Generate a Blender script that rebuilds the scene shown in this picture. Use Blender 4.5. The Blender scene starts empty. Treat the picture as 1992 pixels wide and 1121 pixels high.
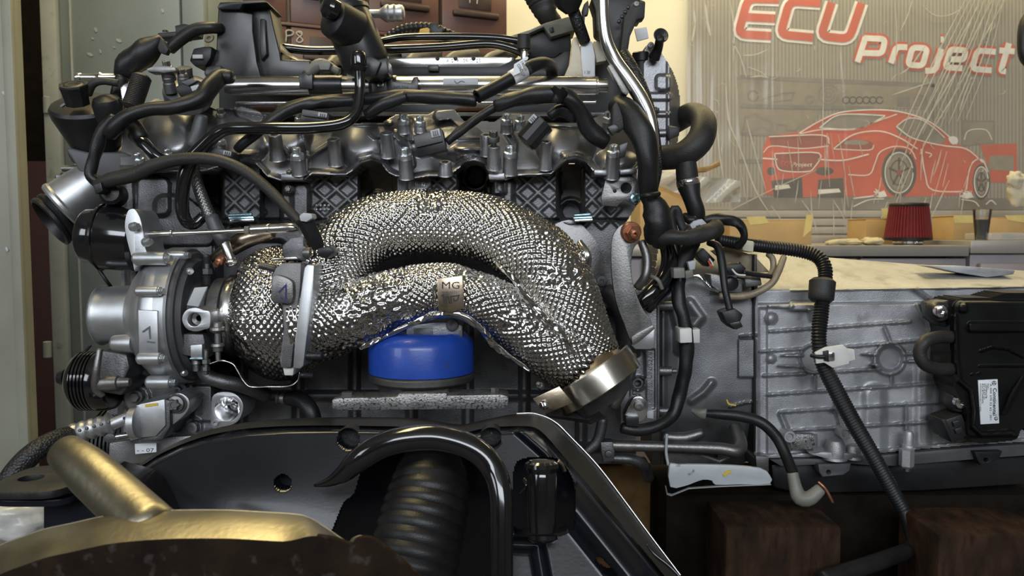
import bpy, bmesh, math, random
import numpy as np
from mathutils import Vector, Matrix
from mathutils.geometry import tessellate_polygon

random.seed(7)
SC = bpy.context.scene
COL = SC.collection

# ------------------------------------------------------------------ camera
FPX = 1550.0                      # focal length in pixels of the 1992 x 1121 frame
CW, CH = 1992.0, 1121.0
PITCH = math.radians(3.8)
CAM_Z = 1.0
cam_d = bpy.data.cameras.new('camera')
cam_d.sensor_width = 36.0
cam_d.lens = FPX / CW * 36.0
cam_d.clip_start = 0.02
cam = bpy.data.objects.new('camera', cam_d)
COL.objects.link(cam)
cam.location = (0, 0, CAM_Z)
cam.rotation_euler = (math.radians(90) - PITCH, 0, 0)
cam_d.dof.use_dof = True            # a phone lens: tiny aperture, focus on the manifold
cam_d.dof.focus_distance = 0.93
cam_d.dof.aperture_fstop = 13.0
SC.camera = cam

# ------------------------------------------------------------------ world, lamps, exposure
SC.view_settings.view_transform = 'Standard'
SC.view_settings.look = 'None'
SC.view_settings.gamma = 1.0
SC.view_settings.use_curve_mapping = False
SC.view_settings.exposure = 0.0
w = bpy.data.worlds.new('world')
SC.world = w
w.use_nodes = True
w.node_tree.nodes['Background'].inputs[0].default_value = (0.80, 0.86, 1.0, 1)
w.node_tree.nodes['Background'].inputs[1].default_value = 0.10


def area(name, loc, target, size, power, col):
    d = bpy.data.lights.new(name, 'AREA')
    d.shape = 'RECTANGLE'
    d.size, d.size_y = size
    d.energy = power
    d.color = col
    o = bpy.data.objects.new(name, d)
    COL.objects.link(o)
    o.location = loc
    o.rotation_euler = (Vector(target) - Vector(loc)).to_track_quat('-Z', 'Y').to_euler()
    return o


WARM = (1.0, 0.81, 0.41)
COOL = (0.87, 0.93, 1.0)
area('ceiling_lamp', (-0.6, 1.55, 3.1), (-0.4, 1.5, 0.0), (2.2, 0.35), 50, WARM)
area('ceiling_lamp_rear', (1.3, 2.7, 3.1), (1.3, 3.0, 0.0), (2.4, 0.35), 38, WARM)
area('window_band', (0.3, -3.1, 2.3), (0.3, 1.0, 1.0), (3.6, 1.5), 175, COOL)
area('workshop_window', (-2.6, -1.6, 1.9), (0.0, 1.0, 0.9), (1.0, 1.2), 26, COOL)

# ------------------------------------------------------------------ pixel helpers (rays of the frame meet the plane y = Y)
CP, SP = math.cos(PITCH), math.sin(PITCH)


def P(u, v, Y):
    x = (u - CW / 2) / FPX
    d = (v - CH / 2) / FPX
    t = Y / (CP - d * SP)
    return Vector((x * t, Y, CAM_Z + t * (-SP - d * CP)))


def S(Y, n=1.0):
    return n * Y / FPX


# ------------------------------------------------------------------ materials
MATS = {}


def mat(name, col, metal=0.0, rough=0.5, bump=0.0, bscale=300.0, var=0.12, vscale=25.0, coat=0.0, rvar=0.1,
        col2=None, c2lo=0.55, c2hi=0.7, c2scale=40.0, aniso=0.0, spec=0.5, detail=4.0, stretch=None):
    m = bpy.data.materials.new(name)
    m.use_nodes = True
    nt = m.node_tree
    b = nt.nodes['Principled BSDF']
    b.inputs['Metallic'].default_value = metal
    b.inputs['Roughness'].default_value = rough
    b.inputs['Specular IOR Level'].default_value = spec
    if coat:
        b.inputs['Coat Weight'].default_value = coat
        b.inputs['Coat Roughness'].default_value = 0.08
    tc = nt.nodes.new('ShaderNodeTexCoord')
    vec = tc.outputs['Object']
    if stretch:
        mp = nt.nodes.new('ShaderNodeMapping')
        mp.inputs['Scale'].default_value = stretch
        nt.links.new(vec, mp.inputs['Vector'])
        vec = mp.outputs['Vector']

    def noise(scale, det=detail):
        n = nt.nodes.new('ShaderNodeTexNoise')
        n.inputs['Scale'].default_value = scale
        n.inputs['Detail'].default_value = det
        nt.links.new(vec, n.inputs['Vector'])
        return n

    def ramp(src, lo, hi, a, bb):
        r = nt.nodes.new('ShaderNodeValToRGB')
        r.color_ramp.elements[0].position = lo
        r.color_ramp.elements[1].position = hi
        r.color_ramp.elements[0].color = a
        r.color_ramp.elements[1].color = bb
        nt.links.new(src, r.inputs['Fac'])
        return r
    c = (*col, 1)
    dk = tuple(x * (1 - var) for x in col) + (1,)
    lt = tuple(min(1, x * (1 + var)) for x in col) + (1,)
    n1 = noise(vscale)
    r1 = ramp(n1.outputs['Fac'], 0.3, 0.7, dk, lt)
    out = r1.outputs['Color']
    if col2:
        n2 = noise(c2scale)
        r2 = ramp(n2.outputs['Fac'], c2lo, c2hi, (0, 0, 0, 1), (1, 1, 1, 1))
        mx = nt.nodes.new('ShaderNodeMix')
        mx.data_type = 'RGBA'
        nt.links.new(r2.outputs['Color'], mx.inputs[0])
        nt.links.new(out, mx.inputs[6])
        mx.inputs[7].default_value = (*col2, 1)
        out = mx.outputs[2]
    nt.links.new(out, b.inputs['Base Color'])
    if rvar:
        rr = nt.nodes.new('ShaderNodeMapRange')
        rr.inputs['To Min'].default_value = max(0.02, rough - rvar)
        rr.inputs['To Max'].default_value = min(1, rough + rvar)
        nt.links.new(n1.outputs['Fac'], rr.inputs['Value'])
        nt.links.new(rr.outputs['Result'], b.inputs['Roughness'])
    if bump:
        nb = noise(bscale, 3)
        bp = nt.nodes.new('ShaderNodeBump')
        bp.inputs['Strength'].default_value = bump
        bp.inputs['Distance'].default_value = 0.002
        nt.links.new(nb.outputs['Fac'], bp.inputs['Height'])
        nt.links.new(bp.outputs['Normal'], b.inputs['Normal'])
    MATS[name] = m
    return m


mat('cast_alu', (0.30, 0.30, 0.31), 0.85, 0.42, 0.25, 700, 0.18, 45)
mat('cast_dark', (0.17, 0.17, 0.175), 0.8, 0.5, 0.3, 600, 0.3, 40)
mat('cast_cover', (0.29, 0.29, 0.30), 0.85, 0.36, 0.12, 900, 0.2, 30)
mat('case_alu', (0.40, 0.405, 0.42), 0.7, 0.45, 0.25, 900, 0.16, 30, col2=(0.25, 0.255, 0.265), c2scale=26)
mat('bell_alu', (0.25, 0.255, 0.265), 0.75, 0.42, 0.2, 800, 0.2, 16, col2=(0.17, 0.15, 0.13), c2scale=14, c2lo=.6, c2hi=.75)
mat('turbo_alu', (0.50, 0.51, 0.525), 0.85, 0.38, 0.15, 1500, 0.06, 60)
mat('steel', (0.60, 0.59, 0.57), 1.0, 0.24, 0.05, 400, 0.08, 40)
mat('rail_steel', (0.68, 0.67, 0.65), 1.0, 0.22, 0.0, 400, 0.05, 30)
mat('bright_steel', (0.75, 0.75, 0.76), 1.0, 0.16, 0.05, 600, 0.08, 80)
mat('dull_steel', (0.21, 0.205, 0.20), 0.9, 0.42, 0.15, 500, 0.2, 40)
mat('dark_steel', (0.13, 0.13, 0.135), 0.85, 0.45, 0.2, 500, 0.3, 40)
mat('iron', (0.19, 0.185, 0.185), 0.75, 0.48, 0.3, 900, 0.2, 60)
mat('zinc', (0.62, 0.66, 0.68), 0.9, 0.28, 0.05, 500, 0.1, 60)
mat('foil', (0.56, 0.545, 0.525), 1.0, 0.15, 0.0, 500, 0.08, 60, rvar=0.05)
mat('band_steel', (0.55, 0.51, 0.45), 1.0, 0.25, 0.0, 400, 0.1, 30, stretch=(1, 1, 1))
mat('bronzed', (0.44, 0.36, 0.27), 1.0, 0.3, 0.05, 400, 0.2, 60)
mat('copper', (0.44, 0.20, 0.12), 0.85, 0.38, 0.1, 500, 0.2, 80)
mat('black_plastic', (0.012, 0.012, 0.013), 0.0, 0.42, 0.1, 900, 0.2, 30, spec=0.4)
mat('black_satin', (0.018, 0.018, 0.019), 0.0, 0.33, 0.05, 900, 0.2, 30)
mat('grey_plastic', (0.075, 0.075, 0.08), 0.0, 0.45, 0.05, 900, 0.15, 30)
mat('rubber', (0.011, 0.011, 0.012), 0.0, 0.42, 0.15, 700, 0.25, 40, spec=0.4)
mat('rubber_dull', (0.021, 0.020, 0.019), 0.0, 0.55, 0.25, 500, 0.25, 40, spec=0.45)
mat('black_gloss', (0.008, 0.008, 0.009), 0.0, 0.12, 0.0, 500, 0.1, 30, coat=0.6, rvar=0.04)
mat('black_paint', (0.007, 0.008, 0.012), 0.0, 0.24, 0.03, 300, 0.3, 12, coat=0.05, rvar=0.06, spec=0.32)
mat('blue_paint', (0.012, 0.055, 0.33), 0.0, 0.36, 0.05, 400, 0.15, 30, coat=0.2, col2=(0.03, 0.05, 0.13), c2scale=38, c2lo=.62, c2hi=.74)
mat('light_grey_plastic', (0.42, 0.43, 0.45), 0.0, 0.5, 0.05, 500, 0.08, 40)
mat('white_plastic', (0.62, 0.61, 0.58), 0.0, 0.5, 0.05, 500, 0.08, 40)
mat('paper_label', (0.72, 0.74, 0.77), 0.0, 0.5, 0.0, 500, 0.03, 40)
mat('cream_tape', (0.58, 0.53, 0.42), 0.0, 0.5, 0.15, 200, 0.1, 40, col2=(0.45, 0.32, 0.16), c2scale=60, c2lo=.62, c2hi=.75)
mat('ink_black', (0.015, 0.015, 0.017), 0.0, 0.6)
mat('ink_blue', (0.02, 0.025, 0.11), 0.0, 0.5)
mat('ink_grey', (0.10, 0.10, 0.11), 0.0, 0.6)
mat('chalk', (0.45, 0.43, 0.40), 0.0, 0.9)
mat('yellow_paint', (0.60, 0.42, 0.05), 0.0, 0.6)
mat('yellow_plastic', (0.60, 0.36, 0.06), 0.0, 0.45)
mat('bluezinc', (0.42, 0.62, 0.68), 0.9, 0.25, 0.05, 500, 0.15, 60)
mat('grey_locker', (0.19, 0.23, 0.25), 0.0, 0.42, 0.05, 60, 0.10, 6, col2=(0.36, 0.40, 0.38), c2scale=22, c2lo=.75, c2hi=.78)
mat('locker_edge', (0.40, 0.44, 0.48), 0.0, 0.42, 0.05, 60, 0.12, 9, col2=(0.22, 0.27, 0.26), c2scale=16, c2lo=.62, c2hi=.70)
mat('near_door', (0.235, 0.24, 0.20), 0.0, 0.45, 0.05, 60, 0.12, 7, col2=(0.42, 0.50, 0.44), c2scale=30, c2lo=.76, c2hi=.79)
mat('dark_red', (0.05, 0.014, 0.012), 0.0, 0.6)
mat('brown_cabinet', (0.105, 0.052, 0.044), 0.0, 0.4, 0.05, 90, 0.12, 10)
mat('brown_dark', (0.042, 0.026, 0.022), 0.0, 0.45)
mat('cream_wall', (0.80, 0.77, 0.64), 0.0, 0.8, 0.1, 60, 0.03, 3)
mat('banner', (0.345, 0.325, 0.29), 0.0, 0.5, 0.0, 60, 0.06, 3)
mat('banner_line', (0.225, 0.21, 0.185), 0.0, 0.5)
mat('banner_plank', (0.42, 0.395, 0.37), 0.0, 0.5, 0.0, 60, 0.1, 9, stretch=(1, 1, 8))
mat('print_red', (0.62, 0.075, 0.03), 0.0, 0.5, 0.0, 60, 0.12, 6)
mat('print_red_dark', (0.30, 0.05, 0.03), 0.0, 0.5, 0.0, 60, 0.12, 6)
mat('print_white', (0.92, 0.92, 0.91), 0.0, 0.5)
mat('print_grey', (0.20, 0.19, 0.18), 0.0, 0.5, 0.0, 60, 0.2, 12)
mat('print_dark', (0.055, 0.05, 0.048), 0.0, 0.5, 0.0, 60, 0.2, 12)
mat('print_shade', (0.27, 0.24, 0.20), 0.0, 0.5)
mat('print_glass', (0.25, 0.235, 0.21), 0.0, 0.5, 0.0, 60, 0.2, 9)
mat('bench_top', (0.36, 0.34, 0.31), 0.3, 0.4, 0.05, 60, 0.08, 8)
mat('bench_front', (0.30, 0.27, 0.285), 0.1, 0.45, 0.05, 60, 0.08, 8)
mat('cardboard', (0.50, 0.335, 0.155), 0.0, 0.8, 0.1, 200, 0.08, 14)
mat('tape_yellow', (0.68, 0.56, 0.22), 0.0, 0.6, 0.1, 200, 0.08, 30)
mat('red_pleat', (0.18, 0.013, 0.017), 0.0, 0.7, 0.2, 300, 0.15, 40)
mat('glove_cloth', (0.50, 0.44, 0.30), 0.0, 0.9, 0.5, 200, 0.15, 40)
mat('rag_white', (0.55, 0.52, 0.42), 0.0, 0.8, 0.3, 80, 0.1, 20)
mat('cola', (0.012, 0.006, 0.005), 0.0, 0.12)
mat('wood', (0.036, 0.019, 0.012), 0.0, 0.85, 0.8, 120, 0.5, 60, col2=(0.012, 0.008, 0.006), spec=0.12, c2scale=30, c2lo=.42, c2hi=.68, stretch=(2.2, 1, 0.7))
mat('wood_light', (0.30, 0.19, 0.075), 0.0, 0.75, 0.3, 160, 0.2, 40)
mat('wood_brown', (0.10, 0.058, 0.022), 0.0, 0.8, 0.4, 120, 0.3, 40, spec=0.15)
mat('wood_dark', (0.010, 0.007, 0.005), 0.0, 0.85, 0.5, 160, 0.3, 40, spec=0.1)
mat('concrete', (0.10, 0.095, 0.09), 0.0, 0.85, 0.3, 40, 0.2, 6)
mat('warm_lit_steel', (0.27, 0.245, 0.18), 0.95, 0.38, 0.1, 200, 0.12, 30)  # bare steel, its tint warmed to carry part of the lamplight
mat('shaded_pitted', (0.013, 0.008, 0.005), 0.0, 0.8, 0.4, 200, 0.4, 50, col2=(0.05, 0.042, 0.036), c2scale=90, c2lo=.60, c2hi=.75, spec=0.08)  # shield face: specks of pitting on a base darkened as its unlit side
mat('grey_paint', (0.42, 0.45, 0.47), 0.1, 0.45, 0.1, 200, 0.1, 25, col2=(0.16, 0.16, 0.16), c2scale=50, c2lo=.66, c2hi=.72)
mat('speckled', (0.27, 0.265, 0.26), 0.8, 0.42, 0.35, 500, 0.3, 40, col2=(0.05, 0.047, 0.045), c2scale=330, c2lo=.52, c2hi=.66)
mat('module_black', (0.007, 0.007, 0.007), 0.0, 0.32, 0.05, 600, 0.2, 30, spec=0.25)
mat('black_flange', (0.010, 0.010, 0.011), 0.0, 0.5, 0.2, 300, 0.3, 40, rvar=0.15)
mat('room_white', (0.42, 0.41, 0.38), 0.0, 0.8, 0.05, 60, 0.05, 3)
mat('room_grey', (0.13, 0.13, 0.13), 0.0, 0.8, 0.05, 60, 0.1, 3)
mat('tan_pipe', (0.27, 0.22, 0.15), 0.2, 0.5, 0.2, 300, 0.2, 50)
mat('white_bag', (0.50, 0.49, 0.46), 0.0, 0.3, 0.4, 60, 0.2, 30)
mat('khaki_plastic', (0.17, 0.17, 0.145), 0.0, 0.5, 0.05, 300, 0.15, 40)
mat('oil_brown', (0.16, 0.075, 0.04), 0.0, 0.4)

# woven sleeve
def braid_mat(name, c1, c2, metal, rough, scale):
    m = mat(name, c1, metal, rough, 0.0, rvar=0)
    nt = m.node_tree
    b = nt.nodes['Principled BSDF']
    ck = nt.nodes.new('ShaderNodeTexVoronoi')
    ck.inputs['Scale'].default_value = scale
    tc = nt.nodes.new('ShaderNodeTexCoord')
    nt.links.new(tc.outputs['Object'], ck.inputs['Vector'])
    r = nt.nodes.new('ShaderNodeValToRGB')
    r.color_ramp.elements[0].color = (*c1, 1)
    r.color_ramp.elements[1].color = (*c2, 1)
    r.color_ramp.elements[1].position = 0.6
    nt.links.new(ck.outputs['Distance'], r.inputs['Fac'])
    nt.links.new(r.outputs['Color'], b.inputs['Base Color'])
    bp = nt.nodes.new('ShaderNodeBump')
    bp.inputs['Strength'].default_value = 0.8
    bp.inputs['Distance'].default_value = 0.001
    nt.links.new(ck.outputs['Distance'], bp.inputs['Height'])
    nt.links.new(bp.outputs['Normal'], b.inputs['Normal'])
    return m


braid_mat('braid_black', (0.026, 0.026, 0.028), (0.008, 0.008, 0.008), 0.0, 0.45, 420)


def clear_mat(name, tint, gloss_rough, ior, haze):
    m = bpy.data.materials.new(name)
    m.use_nodes = True
    nt = m.node_tree
    nt.nodes.remove(nt.nodes['Principled BSDF'])
    out = nt.nodes['Material Output']
    tr = nt.nodes.new('ShaderNodeBsdfTransparent')
    tr.inputs[0].default_value = (*tint, 1)
    gl = nt.nodes.new('ShaderNodeBsdfGlossy')
    gl.inputs['Roughness'].default_value = gloss_rough
    df = nt.nodes.new('ShaderNodeBsdfDiffuse')
    df.inputs[0].default_value = (0.8, 0.8, 0.78, 1)
    fr = nt.nodes.new('ShaderNodeFresnel')
    fr.inputs['IOR'].default_value = ior
    m1 = nt.nodes.new('ShaderNodeMixShader')
    m1.inputs[0].default_value = haze
    nt.links.new(tr.outputs[0], m1.inputs[1])
    nt.links.new(df.outputs[0], m1.inputs[2])
    m2 = nt.nodes.new('ShaderNodeMixShader')
    nt.links.new(fr.outputs[0], m2.inputs[0])
    nt.links.new(m1.outputs[0], m2.inputs[1])
    nt.links.new(gl.outputs[0], m2.inputs[2])
    nt.links.new(m2.outputs[0], out.inputs['Surface'])
    MATS[name] = m
    return m


clear_mat('film', (0.97, 0.97, 0.96), 0.14, 1.35, 0.15)
clear_mat('film_fold_glare', (0.95, 0.95, 0.93), 0.1, 1.6, 0.45)
clear_mat('cup_clear', (0.94, 0.94, 0.94), 0.08, 1.3, 0.05)
clear_mat('bag_clear', (0.93, 0.91, 0.84), 0.12, 1.5, 0.45)

# ------------------------------------------------------------------ objects
ROOTS = []


def tag(o, label=None, cat=None, group=None, kind=None):
    if label:
        o['label'] = label
    if cat:
        o['category'] = cat
    if group:
        o['group'] = group
    if kind:
        o['kind'] = kind
    return o


def thing(name, label, cat, group=None):
    o = bpy.data.objects.new(name, None)
    COL.objects.link(o)
    o.empty_display_size = 0.02
    ROOTS.append(o)
    return tag(o, label, cat, group)


def struct_root(name):
    o = bpy.data.objects.new(name, None)
    COL.objects.link(o)
    ROOTS.append(o)
    o['kind'] = 'structure'
    return o


def add(name, me, parent=None, m=None):
    o = bpy.data.objects.new(name, me)
    COL.objects.link(o)
    if parent is not None:
        o.parent = parent
    if m is not None and len(me.materials) == 0:
        me.materials.append(MATS[m])
    return o


def mesh(name, vs, fs, m, parent=None, smooth=True, ang=38, bevel=0.0, seg=2, bang=32):
    me = bpy.data.meshes.new(name)
    me.from_pydata([tuple(v) for v in vs], [], [tuple(f) for f in fs])
    me.validate()
    bm = bmesh.new()
    bm.from_mesh(me)
    if bevel > 0:
        bmesh.ops.recalc_face_normals(bm, faces=bm.faces)
        bm.edges.ensure_lookup_table()
        es = [e for e in bm.edges if len(e.link_faces) == 2 and e.calc_face_angle(0) > math.radians(bang)]
        if es:
            bmesh.ops.bevel(bm, geom=es, offset=bevel, segments=seg, profile=0.5, affect='EDGES', clamp_overlap=True)
    bmesh.ops.recalc_face_normals(bm, faces=bm.faces)
    bm.to_mesh(me)
    bm.free()
    if smooth:
        me.shade_smooth()
        me.set_sharp_from_angle(angle=math.radians(ang))
    return add(name, me, parent, m)


def npmesh(name, V, F, m, parent=None, ang=None):
    """V (n,3) float, F (k,4) int"""
    me = bpy.data.meshes.new(name)
    V = np.asarray(V, dtype=np.float32)
    F = np.asarray(F, dtype=np.int32)
    me.vertices.add(len(V))
    me.vertices.foreach_set('co', V.ravel())
    k = F.shape[1]
    me.loops.add(F.size)
    me.loops.foreach_set('vertex_index', F.ravel())
    me.polygons.add(len(F))
    me.polygons.foreach_set('loop_start', np.arange(0, F.size, k, dtype=np.int32))
    me.update(calc_edges=True)
    me.validate()
    me.shade_smooth()
    if ang:
        me.set_sharp_from_angle(angle=math.radians(ang))
    return add(name, me, parent, m)


def ipt(p, Y):
    return P(p[0], p[1], p[2] if len(p) > 2 else Y)


def prism(name, pts, Y, th, m, parent=None, bevel=1.5, holes=None, seg=2, ang=38, push=None):
    """outline in pixels on the plane y = Y (points may carry their own y), pushed back by th metres"""
    loops = [[ipt(p, Y) for p in pts]] + [[ipt(p, Y) for p in h] for h in (holes or [])]
    back = Vector(push) if push else Vector((0, th, 0))
    vs, fs = [], []
    flat = [v for l in loops for v in l]
    n = len(flat)
    vs = flat + [v + back for v in flat]
    if holes:
        tri = tessellate_polygon(loops)
        fs += [list(t) for t in tri] + [[i + n for i in reversed(t)] for t in tri]
    else:
        fs += [list(range(n)), list(range(2 * n - 1, n - 1, -1))]
    o = 0
    for l in loops:
        k = len(l)
        for i in range(k):
            a, b = o + i, o + (i + 1) % k
            fs.append([a, b, b + n, a + n])
        o += k
    return mesh(name, vs, fs, m, parent, bevel=S(Y, bevel), seg=seg, ang=ang)


def rect(cu, cv, w, h, deg=0):
    c, s = math.cos(math.radians(deg)), math.sin(math.radians(deg))
    return [(cu + x * c - y * s, cv + x * s + y * c) for x, y in ((-w / 2, -h / 2), (w / 2, -h / 2), (w / 2, h / 2), (-w / 2, h / 2))]


def circ(cu, cv, r, n=20, ry=None, a0=0, a1=360):
    ry = ry or r
    full = abs(a1 - a0) >= 360
    k = n if full else n + 1
    return [(cu + r * math.cos(math.radians(a0 + (a1 - a0) * i / n)), cv + ry * math.sin(math.radians(a0 + (a1 - a0) * i / n))) for i in range(k)]


def rrect(u0, v0, u1, v1, r, n=5):
    out = []
    for cx, cy, a in ((u1 - r, v0 + r, -90), (u1 - r, v1 - r, 0), (u0 + r, v1 - r, 90), (u0 + r, v0 + r, 180)):
        out += circ(cx, cy, r, n, a0=a, a1=a + 90)
    return out


def smooth_poly(pts, k=4, closed=True):
    a = np.array([p[:2] for p in pts], float)
    return [tuple(x) for x in catmull(a, k, closed)]


def catmull(a, k=8, closed=False):
    a = np.asarray(a, float)
    n = len(a)
    if closed:
        ext = np.vstack([a[-1:], a, a[:2]])
        segs = n
    else:
        ext = np.vstack([2 * a[0] - a[1], a, 2 * a[-1] - a[-2]])
        segs = n - 1
    out = []
    for i in range(segs):
        p0, p1, p2, p3 = ext[i], ext[i + 1], ext[i + 2], ext[i + 3]
        for j in range(k):
            t = j / k
            out.append(0.5 * ((2 * p1) + (-p0 + p2) * t + (2 * p0 - 5 * p1 + 4 * p2 - p3) * t * t + (-p0 + 3 * p1 - 3 * p2 + p3) * t ** 3))
    if not closed:
        out.append(a[-1])
    return np.array(out)


def resample(C, step):
    d = np.linalg.norm(np.diff(C[:, :3], axis=0), axis=1)
    s = np.concatenate([[0], np.cumsum(d)])
    n = max(2, int(round(s[-1] / step)) + 1)
    t = np.linspace(0, s[-1], n)
    return np.stack([np.interp(t, s, C[:, i]) for i in range(C.shape[1])], 1), t


def frames(C):
    T = np.gradient(C, axis=0)
    T /= np.linalg.norm(T, axis=1)[:, None] + 1e-12
    N = np.zeros_like(T)
    ref = np.array([0, 0, 1.0]) if abs(T[0][2]) < 0.9 else np.array([0, 1.0, 0])
    n = ref - T[0] * ref.dot(T[0])
    n /= np.linalg.norm(n)
    N[0] = n
    for i in range(1, len(T)):
        n = N[i - 1] - T[i] * N[i - 1].dot(T[i])
        N[i] = n / (np.linalg.norm(n) + 1e-12)
    return T, N, np.cross(T, N)


def tube_arrays(pts, r, Yd=None, n=14, step=None, corr=None, k=8, wob=0.0, seed=0, flat=None, hollow=0.0, ends=True):
    """pts: (u, v, Y); r: pixels, one or one per point; corr=(pitch_px, amp_px)"""
    W = np.array([list(P(p[0], p[1], p[2])) for p in pts])
    Ym = float(np.mean([p[2] for p in pts]))
    rr = [r] * len(pts) if np.isscalar(r) else list(r)
    R = np.array([S(p[2], x) for p, x in zip(pts, rr)])
    C = catmull(np.column_stack([W, R]), k) if len(pts) > 2 else np.column_stack([W, R])
    if step is None:
        step = max(S(Ym, 2.0), float(np.mean(R)) * 0.5)
    if corr:
        step = S(Ym, corr[0]) / 6.0
    C, t = resample(C, step)
    rad = np.maximum(C[:, 3], 1e-5)
    if corr:
        rad = rad + S(Ym, corr[1]) * (np.sin(2 * np.pi * t / S(Ym, corr[0])) ** 2 * 2 - 1)
    T, N, B = frames(C[:, :3])
    a = np.linspace(0, 2 * np.pi, n, endpoint=False)
    ca, sa = np.cos(a), np.sin(a)
    rad2 = rad[:, None] * np.ones(n)[None, :]
    if wob:
        rg = np.random.RandomState(seed)
        for q in range(5):
            f = rg.uniform(60, 260)
            rad2 *= 1 + wob * np.sin(t[:, None] * f + rg.uniform(0, 6) + a[None, :] * rg.randint(1, 4)) / 2.2
    V = C[:, None, :3] + rad2[:, :, None] * (ca[None, :, None] * N[:, None, :] + sa[None, :, None] * B[:, None, :])
    return V, C, T, rad


def grid_faces(nr, nc, wrap=True):
    i = np.arange(nr - 1)[:, None]
    j = np.arange(nc if wrap else nc - 1)[None, :]
    j2 = (j + 1) % nc
    return np.stack([i * nc + j, i * nc + j2, (i + 1) * nc + j2, (i + 1) * nc + j], -1).reshape(-1, 4)


def tube(name, pts, r, m, parent=None, n=14, corr=None, wob=0.0, seed=0, hollow=0.0, k=8, ang=50, step=None):
    V, C, T, rad = tube_arrays(pts, r, n=n, corr=corr, wob=wob, seed=seed, k=k, step=step)
    nr, nc = V.shape[:2]
    vs = [tuple(x) for x in V.reshape(-1, 3)]
    fs = [list(f) for f in grid_faces(nr, nc)]
    for end, ring in ((0, 0), (nr - 1, (nr - 1) * nc)):
        sgn = -1 if end == 0 else 1
        if hollow > 0:
            base = len(vs)
            inner = C[end, :3] + (V[end] - C[end, :3]) * hollow
            deep = inner - sgn * T[end] * rad[end] * 1.5
            vs += [tuple(x) for x in inner] + [tuple(x) for x in deep]
            for j in range(nc):
                j2 = (j + 1) % nc
                fs.append([ring + j, ring + j2, base + j2, base + j])
                fs.append([base + j, base + j2, base + nc + j2, base + nc + j])
            fs.append([base + nc + j for j in range(nc)])
        else:
            base = len(vs)
            rim = C[end, :3] + (V[end] - C[end, :3]) * 0.75 + sgn * T[end] * rad[end] * 0.22
            vs += [tuple(x) for x in rim]
            for j in range(nc):
                j2 = (j + 1) % nc
                fs.append([ring + j, ring + j2, base + j2, base + j])
            fs.append([base + j for j in range(nc)])
    return mesh(name, vs, fs, m, parent, ang=ang)


def lathe(name, c, axis, prof, m, parent=None, n=40, ang=35, sx=None, caps=True):
    """c: world point; axis: direction; prof: [(distance, radius)] in metres"""
    ax = Vector(axis).normalized()
    ref = Vector((0, 0, 1)) if abs(ax.z) < 0.9 else Vector((0, 1, 0))
    e1 = (ref - ax * ref.dot(ax)).normalized()
    e2 = ax.cross(e1)
    c = Vector(c)
    vs, fs = [], []
    for d, r in prof:
        for i in range(n):
            a = 2 * math.pi * i / n
            vs.append(c + ax * d + (e1 * math.cos(a) + e2 * math.sin(a)) * max(r, 1e-6))
    k = len(prof)
    for j in range(k - 1):
        for i in range(n):
            i2 = (i + 1) % n
            fs.append([j * n + i, j * n + i2, (j + 1) * n + i2, (j + 1) * n + i])
    if caps:
        if prof[0][1] > 1e-5:
            fs.append(list(range(n - 1, -1, -1)))
        if prof[-1][1] > 1e-5:
            fs.append([(k - 1) * n + i for i in range(n)])
    return mesh(name, vs, fs, m, parent, ang=ang)


def plathe(name, u, v, Y, axis, prof, m, parent=None, n=40, ang=35, caps=True):
    """profile in pixels at depth Y"""
    s = S(Y)
    return lathe(name, P(u, v, Y), axis, [(d * s, r * s) for d, r in prof], m, parent, n, ang, caps=caps)


def loft(name, rows, m, parent=None, back=0.0, ang=40, closed=False, thick=0.0):
    """rows of (u, v, Y) with the same count; thick pushes a copy straight back in y and closes the rim"""
    nr, nc = len(rows), len(rows[0])
    vs = [P(*p) for r in rows for p in r]
    fs = [list(f) for f in grid_faces(nr, nc, wrap=closed)]
    if thick:
        n0 = len(vs)
        vs += [v + Vector((0, thick, 0)) for v in vs]
        fs += [[i + n0 for i in reversed(f)] for f in fs]
        rim = [(0, j) for j in range(nc)] + [(i, nc - 1) for i in range(1, nr)] + [(nr - 1, j) for j in range(nc - 2, -1, -1)] + [(i, 0) for i in range(nr - 2, 0, -1)]
        ids = [i * nc + j for i, j in rim]
        for a, b in zip(ids, ids[1:] + ids[:1]):
            fs.append([a, b, b + n0, a + n0])
    return mesh(name, vs, fs, m, parent, ang=ang)


def obox(name, c, size, m, parent=None, rot=(0, 0, 0), bevel=0.002, seg=2):
    """world box with euler rotation"""
    R = Matrix.Rotation(rot[2], 3, 'Z') @ Matrix.Rotation(rot[1], 3, 'Y') @ Matrix.Rotation(rot[0], 3, 'X')
    vs = [Vector(c) + R @ Vector((x * size[0] / 2, y * size[1] / 2, z * size[2] / 2)) for x in (-1, 1) for y in (-1, 1) for z in (-1, 1)]
    fs = [(0, 1, 3, 2), (4, 6, 7, 5), (0, 4, 5, 1), (2, 3, 7, 6), (0, 2, 6, 4), (1, 5, 7, 3)]
    return mesh(name, vs, fs, m, parent, bevel=bevel, seg=seg)


def ribbon_pts(line, w):
    """closed outline of a thick line in pixels"""
    a = np.array(line, float)
    T = np.gradient(a, axis=0)
    T /= np.linalg.norm(T, axis=1)[:, None] + 1e-9
    N = np.stack([-T[:, 1], T[:, 0]], 1)
    ww = np.asarray(w if not np.isscalar(w) else [w] * len(a), float)[:, None] / 2
    # mitre
    L, Rr = a + N * ww, a - N * ww
    return L, Rr


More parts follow.
